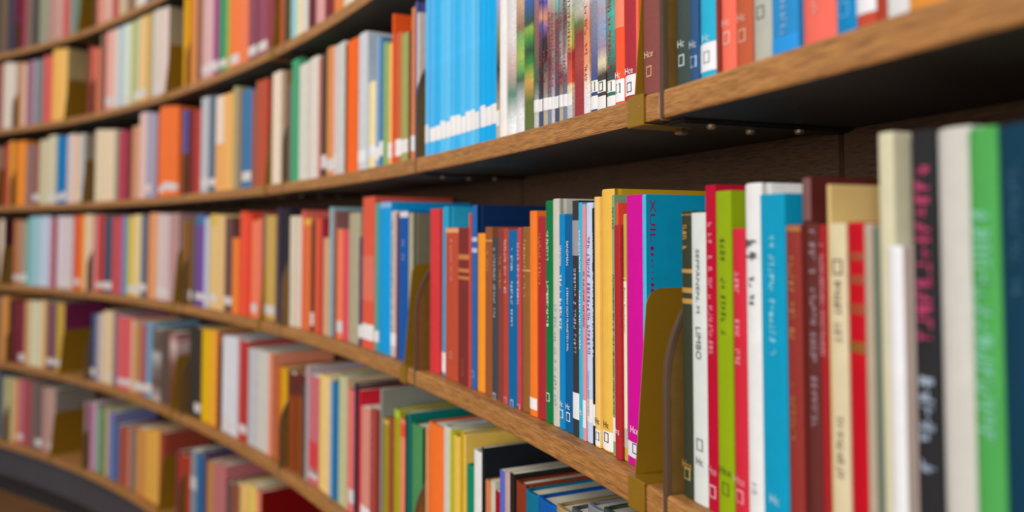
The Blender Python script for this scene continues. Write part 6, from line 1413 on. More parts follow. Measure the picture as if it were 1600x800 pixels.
 (3,1.24992,15.2,213.1,138.5,14.0,'964c60'),
 (3,1.25231,11.7,227.1,147.6,14.0,'a64b50'),
 (3,1.26157,20.2,209.8,136.3,14.0,'734b96'),
 (3,1.26432,10.9,216.7,140.9,14.0,'50b4ea'),
 (3,1.26688,18.0,219.8,142.9,14.0,'aa3c22'),
 (3,1.27022,19.9,237.5,154.4,14.0,'d65a3a'),
 (3,1.27364,19.1,217.8,141.5,14.0,'84403a'),
 (3,1.27715,20.8,216.2,140.5,14.0,'be5c3c'),
 (3,1.28008,12.4,193.9,126.0,14.0,'5abeee'),
 (3,1.28273,17.5,220.7,143.5,14.0,'86361e'),
 (3,1.28514,9.8,203.9,132.6,14.0,'cf0096'),
 (3,1.28743,16.0,192.4,125.1,14.0,'324b78'),
 (3,1.29012,14.3,209.8,136.4,14.0,'505690'),
 (3,1.29331,21.9,197.1,128.1,14.0,'64302c'),
 (3,1.29726,23.2,224.3,145.8,14.0,'bfcfe0'),
 (3,1.3003,11.2,195.3,126.9,14.0,'c86c76'),
 (3,1.30246,13.1,217.3,141.2,14.0,'26211e'),
 (3,1.30542,20.5,232.7,151.2,14.0,'c04c34'),
 (3,1.30927,23.4,223.0,145.0,14.0,'8c441c'),
 (3,1.31276,16.3,225.0,146.3,14.0,'4cb8ee'),
 (3,1.31619,22.7,242.3,157.5,14.0,'7c302e'),
 (3,1.31948,14.7,201.4,130.9,14.0,'a89a88'),
 (3,1.3219,12.6,222.3,144.5,14.0,'f0b45a'),
 (3,1.32425,13.8,208.8,135.7,14.0,'cc4850'),
 (3,1.32725,20.2,207.9,135.2,14.0,'30b0ea'),
 (3,1.33059,17.8,215.2,139.9,14.0,'626e82'),
 (3,1.33344,14.5,204.9,133.2,14.0,'c8643c'),
 (3,1.3367,22.4,241.4,156.9,14.0,'f6a23c'),
 (3,1.33995,14.5,197.9,128.6,14.0,'b80f30'),
 (3,1.34283,18.2,212.4,138.1,14.0,'33423c'),
 (3,1.3462,20.1,232.6,151.2,14.0,'28a0c8'),
 (3,1.34933,15.5,238.1,154.8,14.0,'cf0096'),
 (3,1.35219,16.9,232.4,151.1,14.0,'6e2832'),
 (3,1.35462,10.4,208.9,135.8,14.0,'961e32'),
 (3,1.3565,10.7,247.1,160.6,14.0,'26211e'),
 (3,1.35877,14.8,206.4,134.2,14.0,'fb742c'),
 (3,1.36154,16.6,202.0,131.3,14.0,'8fa712'),
 (3,1.36498,22.4,225.5,146.6,14.0,'3c8276'),
 (3,1.36837,16.1,233.7,151.9,14.0,'383b2c'),
 (3,1.37186,23.6,193.5,125.8,14.0,'7c5654'),
 (4,0.25779,23.3,197.5,128.4,14.0,'a8a488'),
 (4,0.26189,23.4,194.3,126.3,14.0,'e08040'),
 (4,0.26549,17.6,190.9,124.1,14.0,'5a2828'),
 (4,0.26867,18.6,238.0,154.7,14.0,'94504c'),
 (4,0.27147,13.1,233.2,151.6,14.0,'46463f'),
 (4,0.27391,14.3,202.7,131.7,14.0,'a03030'),
 (4,0.27626,12.1,236.7,153.8,14.0,'e4b408'),
 (4,0.27848,12.9,196.1,127.4,14.0,'3c3450'),
 (4,0.28077,12.8,195.5,127.1,14.0,'e8cf98'),
 (4,0.28335,16.2,229.5,149.2,14.0,'f6a23c'),
 (4,0.28661,20.9,216.5,140.8,14.0,'64965a'),
 (4,0.28953,12.1,193.4,125.7,14.0,'d8b08c'),
 (4,0.29165,11.7,199.6,129.7,14.0,'87352e'),
 (4,0.29396,14.3,204.0,132.6,14.0,'b8562c'),
 (4,0.29719,22.4,232.4,151.1,14.0,'b86430'),
 (4,0.30022,12.1,244.7,159.1,14.0,'f0b464'),
 (4,0.30292,18.4,202.9,131.9,14.0,'b8c030'),
 (4,0.30632,20.2,203.8,132.5,14.0,'e6caa6'),
 (4,0.30941,14.8,199.4,129.6,14.0,'b43c54'),
 (4,0.31189,13.2,222.7,144.8,14.0,'c8a458'),
 (4,0.3142,12.8,198.9,129.3,14.0,'c2d0ea'),
 (4,0.31679,16.5,230.7,150.0,14.0,'8cb0b4'),
 (4,0.31916,10.2,211.1,137.2,14.0,'7a6a58'),
 (4,0.32221,24.4,249.8,162.3,14.0,'8c3230'),
 (4,0.32593,18.0,207.4,134.8,14.0,'ded4c8'),
 (4,0.32841,9.9,236.9,154.0,14.0,'dca54a'),
 (4,0.33144,24.5,195.6,127.1,14.0,'a83c28'),
 (4,0.33483,14.1,208.2,135.3,14.0,'b8562c'),
 (4,0.33768,18.3,195.3,126.9,14.0,'d63a3e'),
 (4,0.3408,17.1,236.1,153.4,14.0,'e2706e'),
 (4,0.34434,23.1,203.6,132.4,14.0,'a6a0b4'),
 (4,0.34728,10.1,225.9,146.9,14.0,'7a3a3c'),
 (4,0.34952,15.1,246.7,160.3,14.0,'7a6a58'),
 (4,0.35213,14.4,200.3,130.2,14.0,'c8827a'),
 (4,0.35489,16.8,204.8,133.1,14.0,'d8a01c'),
 (4,0.35773,15.4,196.6,127.8,14.0,'a88c5c'),
 (4,0.36037,14.4,194.2,126.2,14.0,'c88c60'),
 (4,0.36313,16.9,234.8,152.6,14.0,'d8a478'),
 (4,0.36657,22.2,225.7,146.7,14.0,'84403a'),
 (4,0.36943,10.2,192.4,125.0,14.0,'964c60'),
 (4,0.37134,11.2,228.8,148.7,14.0,'cbb8ae'),
 (4,0.37377,16.2,240.2,156.2,14.0,'e4bc80'),
 (4,0.3826,12.2,200.2,130.1,14.0,'76564f'),
 (4,0.38501,14.9,240.5,156.3,14.0,'7878a6'),
 (4,1.03472,23.0,208.2,135.3,14.0,'ee8e30'),
 (4,1.03773,11.1,242.7,157.8,14.0,'8a605c'),
 (4,1.03979,12.0,206.2,134.0,14.0,'beb45a'),
 (4,1.04189,11.5,218.1,141.7,14.0,'bc464c'),
 (4,1.04456,18.7,192.5,125.1,14.0,'f6a23c'),
 (4,1.04757,15.5,201.9,131.2,14.0,'36b2ea'),
 (4,1.05057,18.5,249.3,162.0,14.0,'b98246'),
 (4,1.05339,13.4,242.3,157.5,14.0,'94504c'),
 (4,1.05577,13.4,195.7,127.2,14.0,'2e2a26'),
 (4,1.05913,24.7,219.3,142.5,14.0,'4c8c56'),
 (4,1.06312,20.8,202.7,131.7,14.0,'d8a01c'),
 (4,1.06613,13.3,235.0,152.8,14.0,'965430'),
 (4,1.06933,23.1,249.9,162.4,14.0,'64965a'),
 (4,1.07276,15.9,221.1,143.7,14.0,'b43c54'),
 (4,1.07581,18.7,197.2,128.2,14.0,'6e2832'),
 (4,1.07912,18.9,204.0,132.6,14.0,'7c2c30'),
 (4,1.08271,22.0,220.8,143.5,14.0,'5c68c0'),
 (4,1.08558,10.6,204.7,133.1,14.0,'e0d4bc'),
 (4,1.08786,15.0,195.9,127.3,14.0,'0098be'),
 (4,1.0909,19.5,231.5,150.5,14.0,'cdc3ac'),
 (4,1.0939,14.5,195.0,126.8,14.0,'006ea2'),
 (4,1.09667,17.0,245.3,159.4,14.0,'9cc4cc'),
 (4,1.09947,14.7,245.9,159.8,14.0,'e48a64'),
 (4,1.1022,16.1,195.3,126.9,14.0,'123a50'),
 (4,1.10469,12.0,220.7,143.4,14.0,'ff7c2a'),
 (4,1.10682,12.0,210.7,136.9,14.0,'d63a3e'),
 (4,1.10904,12.9,245.5,159.6,14.0,'e2c89c'),
 (4,1.1115,14.9,248.6,161.6,14.0,'e0d0b8'),
 (4,1.11477,22.3,218.8,142.2,14.0,'3c5c84'),
 (4,1.11831,18.0,209.8,136.4,14.0,'5a5258'),
 (4,1.12179,21.6,228.2,148.3,14.0,'c0a548'),
 (4,1.12575,23.5,193.0,125.5,14.0,'c0cdd6'),
 (4,1.13553,21.1,211.0,137.1,14.0,'bc464c'),
 (4,1.13935,22.5,219.6,142.7,14.0,'d88c7c'),
 (4,1.14321,21.5,198.1,128.8,14.0,'0858a8'),
 (4,1.14692,20.7,208.2,135.3,14.0,'8c5a34'),
 (4,1.15063,21.5,239.9,156.0,14.0,'e4bc50'),
 (4,1.15432,20.5,199.9,129.9,14.0,'d8824a'),
 (4,1.15812,22.8,237.1,154.1,14.0,'646e40'),
 (4,1.16169,17.8,234.9,152.7,14.0,'dca09c'),
 (4,1.16485,18.1,246.8,160.4,14.0,'8a605c'),
 (4,1.1674,10.7,237.0,154.0,14.0,'e4bc50'),
 (4,1.16957,13.6,240.3,156.2,14.0,'b4a48e'),
 (4,1.17197,13.4,225.3,146.4,14.0,'965a44'),
 (4,1.17435,13.4,219.6,142.7,14.0,'504060'),
 (4,1.17769,24.5,243.4,158.2,14.0,'e8cf98'),
 (4,1.18124,15.9,237.0,154.1,14.0,'d8a070'),
 (4,1.18437,19.6,236.4,153.7,14.0,'78706e'),
 (4,1.18809,22.8,214.4,139.3,14.0,'f0805a'),
 (4,1.19127,13.3,230.3,149.7,14.0,'4c8c56'),
 (4,1.19378,15.0,225.7,146.7,14.0,'3c4c40'),
 (4,1.19656,16.4,208.3,135.4,14.0,'a6a0b4'),
 (4,1.19955,17.4,191.0,124.1,14.0,'b02c38'),
 (4,1.20316,23.7,218.5,142.0,14.0,'54baea'),
 (4,1.20692,19.3,217.4,141.3,14.0,'aa5a3c'),
 (4,1.21023,18.3,195.0,126.7,14.0,'50b4ea'),
 (4,1.21387,23.1,227.2,147.7,14.0,'b43c54'),
 (4,1.21723,15.0,249.5,162.2,14.0,'22262e'),
 (4,1.22038,20.8,216.5,140.7,14.0,'5c4420'),
 (4,1.22381,18.2,204.5,132.9,14.0,'0098be'),
 (4,1.22722,20.5,192.5,125.1,14.0,'26211e'),
 (4,1.23112,23.9,213.4,138.7,14.0,'965a58'),
 (4,1.2354,24.9,211.7,137.6,14.0,'a22228'),
 (4,1.23893,15.2,239.0,155.3,14.0,'c87c68'),
 (4,1.24238,23.9,213.7,138.9,14.0,'94504c'),
 (4,1.24577,14.7,242.6,157.7,14.0,'087068'),
 (4,1.2493,25.4,201.4,130.9,14.0,'a88c5c'),
 (4,1.25959,9.7,241.2,156.8,14.0,'e0703a'),
 (4,1.26263,24.7,217.3,141.2,14.0,'e2e2dc'),
 (4,1.26657,20.1,234.2,152.2,14.0,'78505e'),
 (4,1.26934,11.2,223.2,145.1,14.0,'a08880'),
 (4,1.27224,21.7,230.0,149.5,14.0,'0a56a4'),
 (4,1.27628,24.5,243.6,158.4,14.0,'cda06e'),
 (4,1.27986,16.3,220.9,143.6,14.0,'3c78a6'),
 (4,1.28277,16.7,247.5,160.9,14.0,'fa6820'),
 (4,1.28553,14.5,232.6,151.2,14.0,'e2c89c'),
 (4,1.28819,15.6,221.3,143.9,14.0,'78505e'),
 (4,1.29051,10.6,229.3,149.0,14.0,'a03c3c'),
 (4,1.29282,15.4,248.6,161.6,14.0,'d8c2b8'),
 (4,1.29625,23.6,243.3,158.1,14.0,'f07e56'),
 (4,1.29995,18.5,216.9,141.0,14.0,'b09ca0'),
 (4,1.30315,17.8,199.1,129.4,14.0,'4c4034'),
 (4,1.30662,21.6,192.1,124.9,14.0,'f0b464'),
 (4,1.31004,17.3,190.4,123.8,14.0,'dca54a'),
 (4,1.3128,13.9,201.3,130.8,14.0,'e2b96e'),
 (4,1.3157,18.8,192.8,125.3,14.0,'5ebcec'),
 (4,1.31846,12.4,225.4,146.5,14.0,'bebebe'),
 (4,1.32128,19.6,204.5,132.9,14.0,'d88c7c'),
 (4,1.32462,18.3,215.2,139.9,14.0,'4cb8ee'),
 (4,1.32799,20.0,238.3,154.9,14.0,'78505e'),
 (4,1.33149,19.8,219.6,142.7,14.0,'a4584c'),
 (4,1.3346,15.4,244.2,158.7,14.0,'ebac64'),
 (4,1.33704,12.2,224.5,145.9,14.0,'86361e'),
 (4,1.33905,10.4,221.9,144.3,14.0,'dca54a'),
 (4,1.34104,11.8,221.0,143.6,14.0,'a0503c'),
 (4,1.34304,10.6,208.5,135.5,14.0,'f0b45a'),
 (4,1.34508,12.3,208.7,135.7,14.0,'8c5a34'),
 (4,1.34785,19.0,248.3,161.4,14.0,'7c3226'),
 (4,1.35172,25.1,247.7,161.0,14.0,'22262e'),
 (4,1.35515,14.0,243.5,158.3,14.0,'b4b4a6'),
 (4,1.35752,12.8,209.3,136.0,14.0,'6c5654'),
 (4,1.36008,16.0,230.9,150.1,14.0,'fa6820'),
 (4,1.3629,15.9,213.1,138.5,14.0,'f07058'),
 (4,1.36553,13.9,202.2,131.5,14.0,'b98246'),
 (4,1.36848,19.6,220.1,143.0,14.0,'62c2f0'),
 (4,1.37195,19.8,236.7,153.9,14.0,'7c2c2c'),
 (5,0.25667,10.3,206.7,134.4,14.0,'e2cabe'),
 (5,0.2591,17.1,223.5,145.3,14.0,'d8d2b0'),
 (5,0.26204,16.2,194.6,126.5,14.0,'5ebcec'),
 (5,0.26483,15.4,245.0,159.3,14.0,'786c50'),
 (5,0.26817,22.6,241.1,156.7,14.0,'afa588'),
 (5,0.27137,13.8,236.3,153.6,14.0,'c45054'),
 (5,0.27419,18.1,231.9,150.7,14.0,'ff7634'),
 (5,0.27714,15.3,246.4,160.2,14.0,'965e56'),
 (5,0.2807,25.3,243.2,158.0,14.0,'326496'),
 (5,0.28453,18.4,235.2,152.9,14.0,'c8a546'),
 (5,0.28816,22.9,240.1,156.0,14.0,'3a332e'),
 (5,0.29117,11.4,208.4,135.5,14.0,'8c6c50'),
 (5,0.2933,12.4,233.4,151.7,14.0,'d8a01c'),
 (5,0.29622,20.7,236.5,153.7,14.0,'50b4ea'),
 (5,0.30006,23.1,237.4,154.3,14.0,'a03030'),
 (5,0.30341,15.1,213.6,138.8,14.0,'ebc35a'),
 (5,0.30607,15.0,241.9,157.2,14.0,'3a332e'),
 (5,0.30946,23.5,221.9,144.2,14.0,'f0b45a'),
 (5,0.31296,16.2,245.6,159.7,14.0,'e8cfae'),
 (5,0.31544,11.7,210.3,136.7,14.0,'8c6030'),
 (5,0.31862,24.4,194.0,126.1,14.0,'e0d0b8'),
 (5,0.32279,23.2,230.1,149.5,14.0,'8c4c5c'),
 (5,0.32629,16.5,202.8,131.8,14.0,'c8a0a4'),
 (5,0.32899,14.0,240.7,156.4,14.0,'182430'),
 (5,0.33226,23.2,197.9,128.7,14.0,'64302c'),
 (5,0.33609,20.3,235.2,152.9,14.0,'94504c'),
 (5,0.33891,11.6,207.0,134.5,14.0,'dc8c8c'),
 (5,0.34183,21.5,239.3,155.5,14.0,'d8d0c0'),
 (5,0.34511,15.7,207.2,134.7,14.0,'8c6c50'),
 (5,0.34833,20.9,232.2,150.9,14.0,'3c3850'),
 (5,0.35226,23.9,232.7,151.3,14.0,'d88c7c'),
 (5,0.35605,19.3,239.5,155.6,14.0,'0078b4'),
 (5,0.35944,19.3,244.2,158.8,14.0,'ff7432'),
 (5,0.36214,11.1,230.6,149.9,14.0,'ce8c4a'),
 (5,0.36509,22.4,211.6,137.5,14.0,'a65a68'),
 (5,0.36864,17.9,197.3,128.3,14.0,'f0b464'),
 (5,0.37138,13.1,217.5,141.4,14.0,'e2706e'),
 (5,0.37359,11.8,206.5,134.2,14.0,'d4bcbc'),
 (5,0.38074,19.0,225.7,146.7,14.0,'e6caa6'),
 (5,0.38333,10.2,239.6,155.8,14.0,'b02c38'),
 (5,0.38578,17.3,207.6,135.0,14.0,'96704e'),
 (5,0.3895,25.0,221.8,144.2,14.0,'bb1020'),
 (5,0.39286,13.1,237.6,154.4,14.0,'b80f30'),
 (5,0.39527,14.1,248.4,161.5,14.0,'8c4c5c'),
 (5,0.39812,18.2,191.8,124.7,14.0,'8c8c80'),
 (5,0.40082,12.4,238.6,155.1,14.0,'cdc29e'),
 (5,0.40337,16.4,193.8,126.0,14.0,'c8968c'),
 (5,0.40606,14.0,195.4,127.0,14.0,'d8a478'),
 (5,0.40871,16.0,220.7,143.5,14.0,'dcd2c8'),
 (5,0.41155,16.1,230.0,149.5,14.0,'c87c68'),
 (5,0.41521,25.5,238.3,154.9,14.0,'961e32'),
 (5,0.41876,14.9,249.2,162.0,14.0,'734b96'),
 (5,0.42183,19.9,224.5,145.9,14.0,'3c2c3c'),
 (5,0.42506,16.9,231.0,150.1,14.0,'5c4c44'),
 (5,0.42826,19.5,201.4,130.9,14.0,'78243c'),
 (5,0.4311,12.6,214.2,139.2,14.0,'e2ceac'),
 (5,0.43413,21.8,194.6,126.5,14.0,'823234'),
 (5,0.43762,17.9,216.3,140.6,14.0,'c0a548'),
 (5,0.44114,22.2,234.6,152.5,14.0,'d88c7c'),
 (5,0.44432,13.8,223.6,145.4,14.0,'6e9cb8'),
 (5,0.44757,23.0,207.8,135.1,14.0,'e48a64'),
 (5,0.45176,24.8,245.2,159.4,14.0,'5a2828'),
 (5,0.45563,19.4,190.9,124.1,14.0,'d88c4e'),
 (5,0.45849,12.9,190.8,124.0,14.0,'964b6e'),
 (5,0.46138,19.9,234.8,152.6,14.0,'a4c2ce'),
 (5,0.46435,13.8,211.3,137.4,14.0,'bc464c'),
 (5,0.46722,18.6,208.9,135.8,14.0,'d88c4e'),
 (5,0.47014,14.5,192.7,125.2,14.0,'0083c0'),
 (5,0.47324,20.7,215.3,139.9,14.0,'f09434'),
 (5,0.47703,22.5,217.3,141.2,14.0,'e06858'),
 (5,0.48033,15.1,241.5,157.0,14.0,'cececf'),
 (5,0.4836,22.0,218.3,141.9,14.0,'ea5438'),
 (5,0.48766,24.2,237.7,154.5,14.0,'b4b4a6'),
 (5,0.49618,25.2,241.0,156.6,14.0,'d87258'),
 (5,0.50003,18.6,220.5,143.3,14.0,'8fa712'),
 (5,0.50302,15.3,229.4,149.1,14.0,'b98246'),
 (5,0.5055,12.7,206.7,134.4,14.0,'cdc3ac'),
 (5,0.50884,25.3,216.2,140.5,14.0,'bc3632'),
 (5,0.51292,21.2,199.7,129.8,14.0,'a04632'),
 (5,0.5168,23.1,198.0,128.7,14.0,'9cc4cc'),
 (5,0.51984,11.4,233.7,151.9,14.0,'961e32'),
 (5,0.52224,15.7,190.5,123.9,14.0,'a88c5c'),
 (5,0.52583,25.2,195.2,126.9,14.0,'9a8824'),
 (5,0.52895,10.3,243.3,158.2,14.0,'e8aa9a'),
 (5,0.532,24.2,241.5,157.0,14.0,'ebd7be'),
 (5,0.53584,19.6,243.1,158.0,14.0,'a83c28'),
 (5,0.53949,21.9,244.2,158.8,14.0,'a89a88'),
 (5,1.03072,13.5,244.3,158.8,14.0,'a0a55e'),
 (5,1.03399,23.7,195.9,127.3,14.0,'a0503c'),
 (5,1.0371,11.6,202.0,131.3,14.0,'fa5a36'),
 (5,1.03979,18.8,245.2,159.4,14.0,'cdb9b0'),
 (5,1.04328,20.9,216.4,140.6,14.0,'8c6030'),
 (5,1.04676,18.7,233.2,151.5,14.0,'a08880'),
 (5,1.04992,17.1,214.0,139.1,14.0,'e2c496'),
 (5,1.05348,23.4,249.4,162.1,14.0,'f0aa34'),
 (5,1.05729,20.0,231.5,150.5,14.0,'f07058'),
 (5,1.06075,19.3,197.1,128.1,14.0,'3c5c84'),
 (5,1.06413,19.2,193.8,125.9,14.0,'2c2c2e'),
 (5,1.06779,22.4,243.4,158.2,14.0,'c07a50'),
 (5,1.07115,15.9,237.3,154.2,14.0,'26211e'),
 (5,1.07373,13.2,234.3,152.3,14.0,'8c6c50'),
 (5,1.07581,10.2,195.6,127.2,14.0,'cf0096'),
 (5,1.0787,22.4,192.3,125.0,14.0,'dcbe44'),
 (5,1.08208,16.0,246.5,160.2,14.0,'5a2420'),
 (5,1.08543,22.0,192.7,125.2,14.0,'e2a408'),
 (5,1.0891,19.8,245.2,159.4,14.0,'8c6e6a'),
 (5,1.09177,10.3,218.1,141.7,14.0,'ee6e5c'),
 (5,1.09459,21.7,196.2,127.5,14.0,'c87c68'),
 (5,1.09834,21.0,201.2,130.8,14.0,'008260'),
 (5,1.10177,18.1,227.0,147.5,14.0,'ebac64'),
 (5,1.10437,11.3,237.2,154.2,14.0,'dca54a'),
 (5,1.10677,15.7,242.7,157.8,14.0,'734b96'),
 (5,1.11019,23.2,223.4,145.2,14.0,'c0a29c'),
 (5,1.11321,11.0,223.7,145.4,14.0,'3c3850'),
 (5,1.11587,19.1,238.0,154.7,14.0,'e4bc80'),
 (5,1.11939,20.9,229.7,149.3,14.0,'78243c'),
 (5,1.12248,14.3,213.8,139.0,14.0,'a89a88'),
 (5,1.12538,18.6,202.5,131.6,14.0,'22262e'),
 (5,1.13648,16.9,197.3,128.3,14.0,'d8d0c0'),
 (5,1.13985,21.4,230.3,149.7,14.0,'b02c38'),
 (5,1.14344,19.4,195.2,126.9,14.0,'f0b45a'),
 (5,1.14649,15.2,195.6,127.2,14.0,'c8a0a4'),
 (5,1.14903,13.4,242.9,157.9,14.0,'dccdb8'),
 (5,1.15121,11.0,206.4,134.2,14.0,'ff7432'),
 (5,1.15411,21.8,198.9,129.3,14.0,'4c4034'),
 (5,1.15768,18.8,210.1,136.6,14.0,'82a67c'),
 (5,1.16021,9.7,194.5,126.4,14.0,'8cb0b4'),
 (5,1.16288,20.5,236.0,153.4,14.0,'e4e3e0'),
 (5,1.16626,17.9,217.3,141.3,14.0,'4cb8ee'),
 (5,1.16998,24.4,224.5,145.9,14.0,'8fa712'),
 (5,1.17424,24.3,234.0,152.1,14.0,'fb742c'),
 (5,1.17734,10.9,191.3,124.3,14.0,'d4bcbc'),
 (5,1.18016,21.1,191.8,124.7,14.0,'324b78'),
 (5,1.18306,11.8,244.7,159.0,14.0,'e4bc50'),
 (5,1.18618,23.7,200.8,130.5,14.0,'823236'),
 (5,1.18972,16.7,232.4,151.1,14.0,'c8a080'),
 (5,1.19314,22.2,240.8,156.5,14.0,'e65a2c'),
 (5,1.1964,14.8,195.7,127.2,14.0,'5c6464'),
 (5,1.1988,12.2,246.8,160.4,14.0,'4c6c84'),
 (5,1.20203,24.5,235.7,153.2,14.0,'3c4c40'),
 (5,1.20608,21.7,235.0,152.8,14.0,'f0b464'),
 (5,1.20922,14.0,205.0,133.2,14.0,'12acea'),
 (5,1.21206,18.2,210.4,136.8,14.0,'aebe96'),
 (5,1.21575,23.8,245.3,159.4,14.0,'96826c'),
 (5,1.2187,9.6,236.3,153.6,14.0,'2c2c2e'),
 (5,1.22165,23.8,237.7,154.5,14.0,'961e32'),
 (5,1.22483,12.2,192.1,124.9,14.0,'be6e78'),
 (5,1.22721,14.6,227.6,148.0,14.0,'c0cdd6'),
 (5,1.22945,10.6,197.3,128.3,14.0,'a8182e'),
 (5,1.23149,12.2,221.9,144.2,14.0,'d8d0c0'),
 (5,1.23435,20.2,204.7,133.1,14.0,'8c543c'),
 (5,1.23755,16.1,244.8,159.1,14.0,'966e78'),
 (5,1.2409,22.0,227.9,148.1,14.0,'8c6c50'),
 (5,1.24399,13.0,207.2,134.7,14.0,'504060'),
 (5,1.24723,23.8,232.9,151.4,14.0,'3c2c3c'),
 (5,1.25116,21.1,249.4,162.1,14.0,'005c92'),
 (5,1.26093,12.3,246.9,160.5,14.0,'e2ceac'),
 (5,1.26392,21.7,204.9,133.2,14.0,'f6a23c'),
 (5,1.26801,25.0,195.5,127.1,14.0,'be8ca6'),
 (5,1.27134,12.9,205.6,133.6,14.0,'4c6c84'),
 (5,1.27424,19.9,225.5,146.6,14.0,'4c6c84'),
 (5,1.27695,10.7,194.1,126.1,14.0,'5ebcec'),
 (5,1.27919,14.5,193.8,126.0,14.0,'8c6030'),
 (5,1.28207,18.2,194.4,126.4,14.0,'e2bf7c'),
 (5,1.28473,11.9,196.8,127.9,14.0,'a03c3c'),
 (5,1.28754,20.0,220.6,143.4,14.0,'a0503c'),
 (5,1.29054,14.0,236.2,153.5,14.0,'3a3738'),
 (5,1.29388,24.0,205.3,133.4,14.0,'30b0ea'),
 (5,1.29741,16.1,231.4,150.4,14.0,'b0b48c'),
 (5,1.30106,25.4,242.7,157.7,14.0,'be988e'),
 (5,1.30544,24.5,210.5,136.9,14.0,'50565c'),
 (5,1.30873,12.9,213.3,138.6,14.0,'a29c1c'),
 (5,1.31105,13.2,241.3,156.8,14.0,'c09c20'),
 (5,1.31357,15.2,210.1,136.6,14.0,'96967e'),
 (5,1.31579,9.8,201.4,130.9,14.0,'1e6496'),
 (5,1.31765,11.0,236.9,154.0,14.0,'5c4420'),
 (5,1.32031,19.0,229.7,149.3,14.0,'3cb4d8'),
 (5,1.3229,10.3,218.9,142.3,14.0,'3c4c40'),
 (5,1.32605,25.3,213.0,138.4,14.0,'d8d0c0'),
 (5,1.32925,11.0,225.0,146.3,14.0,'b8908c'),
 (5,1.33118,10.6,190.9,124.1,14.0,'a64b50'),
 (5,1.33428,24.5,246.2,160.0,14.0,'d88c4e'),
 (5,1.33779,15.4,233.4,151.7,14.0,'a8a488'),
 (5,1.34052,15.5,234.2,152.3,14.0,'88a6c8'),
 (5,1.34326,15.5,221.4,143.9,14.0,'d8a478'),
 (5,1.34669,23.6,244.6,159.0,14.0,'8f5e30'),
 (5,1.35001,14.2,212.8,138.4,14.0,'e2706e'),
 (5,1.35217,10.1,228.9,148.8,14.0,'c08850'),
 (5,1.35424,13.1,213.1,138.5,14.0,'c0cdd6'),
 (5,1.3566,13.5,243.6,158.3,14.0,'8c6e6a'),
 (5,1.35985,23.5,193.0,125.5,14.0,'6e2832'),
 (5,1.3633,15.6,212.2,137.9,14.0,'e2ceac'),
 (5,1.36558,10.1,216.3,140.6,14.0,'8a605c'),
 (5,1.3675,11.4,223.3,145.2,14.0,'5c7c50'),
 (5,1.3695,11.1,197.1,128.1,14.0,'ee6e5c'),
 (5,1.37263,24.4,244.6,159.0,14.0,'3e8c34'),
 (3,1.03266,58.5,276.2,164.0,18.0,'7a3a3c'),
 (3,0.98436,26.9,287.3,164.0,18.0,'5aaea8'),
 (3,0.97873,37.8,292.3,164.0,18.0,'9cc4cc'),
 (3,0.97216,37.9,291.9,164.0,18.0,'9cc4cc'),
 (3,0.96533,40.7,291.3,164.0,18.0,'bfcfe0'),
 (3,0.95826,40.8,292.2,164.0,18.0,'bfcfe0'),
 (3,0.95235,27.1,285.1,164.0,18.0,'c896aa'),
 (3,0.94667,38.2,279.4,164.0,18.0,'983e48'),
 (3,0.91763,21.9,282.5,164.0,18.0,'b98078'),
 (3,0.90468,38.7,291.6,164.0,18.0,'f09434'),
 (3,0.88573,31.6,287.4,164.0,18.0,'dc8c8c'),
 (3,0.85726,39.2,280.2,164.0,18.0,'c45054'),
 (3,0.85045,39.2,277.4,164.0,18.0,'c45054'),
 (3,0.84461,28.0,283.8,164.0,18.0,'a06ea0'),
 (3,0.83925,33.6,278.7,164.0,18.0,'5598a6'),
 (3,0.80525,22.1,271.4,164.0,18.0,'8c5a34'),
 (3,0.73789,30.9,261.8,164.0,18.0,'5a5258'),
 (3,0.64853,21.6,271.0,164.0,18.0,'76564f'),
 (3,0.60407,15.7,271.4,164.0,18.0,'e06858'),
 (3,0.58386,15.0,251.8,163.1,18.0,'b02c38'),
 (3,0.46285,6.5,246.9,164.0,18.0,'d2503e'),
 (3,0.3206,10.6,254.8,170.0,12.0,'c8c0a8'),
 (3,0.31817,17.0,256.4,161.6,12.0,'7a2c30'),
 (3,0.31553,13.0,246.4,157.5,12.0,'3c6c9c'),
 (2,1.03576,53.3,263.5,165.0,11.0,'c8a080'),
 (2,1.01771,15.9,271.7,168.8,11.0,'cc4850'),
 (2,0.99976,40.4,276.4,171.0,11.0,'ee8e30'),
 (2,0.99274,40.5,275.3,171.0,11.0,'ee8e30'),
 (2,0.96615,38.1,269.2,168.1,11.0,'cdc29e'),
 (2,0.95953,38.2,268.8,168.2,11.0,'cdc29e'),
 (2,0.91372,38.8,265.6,171.0,11.0,'e8c098'),
 (2,0.86793,42.1,266.3,171.0,11.0,'e8cfae'),
 (2,0.86061,42.2,262.8,171.0,11.0,'e8cfae'),
 (2,0.85401,33.7,254.5,171.0,11.0,'949e80'),
 (2,0.79068,22.0,279.9,171.0,11.0,'a85c5c'),
 (2,0.62192,16.5,274.1,171.0,11.0,'96704e'),
 (2,0.58504,15.2,263.8,171.0,11.0,'c8827a'),
 (2,0.55832,10.5,264.3,171.0,11.0,'4c3c34'),
 (2,0.53849,9.8,263.3,165.4,11.0,'c0cdd6'),
 (2,0.51568,8.9,268.9,171.0,11.0,'ee5a20'),
 (2,0.50253,11.3,221.8,154.9,11.0,'704832'),
 (2,0.49588,8.1,243.1,154.8,11.0,'e2cec2'),
 (2,0.38625,4.3,125.3,110.0,10.0,'ff7048'),
 (2,0.36494,3.9,100.0,110.0,9.0,'8c3830'),
 (2,0.31691,17.7,100.0,110.0,9.0,'3c5c84'),
 (1,1.03781,45.3,299.5,171.0,11.0,'94504c'),
 (1,1.02995,45.4,294.0,171.0,11.0,'94504c'),
 (1,1.00084,32.3,283.7,171.0,11.0,'c88c5a'),
 (1,0.99475,37.8,271.2,171.0,11.0,'d8b4a4'),
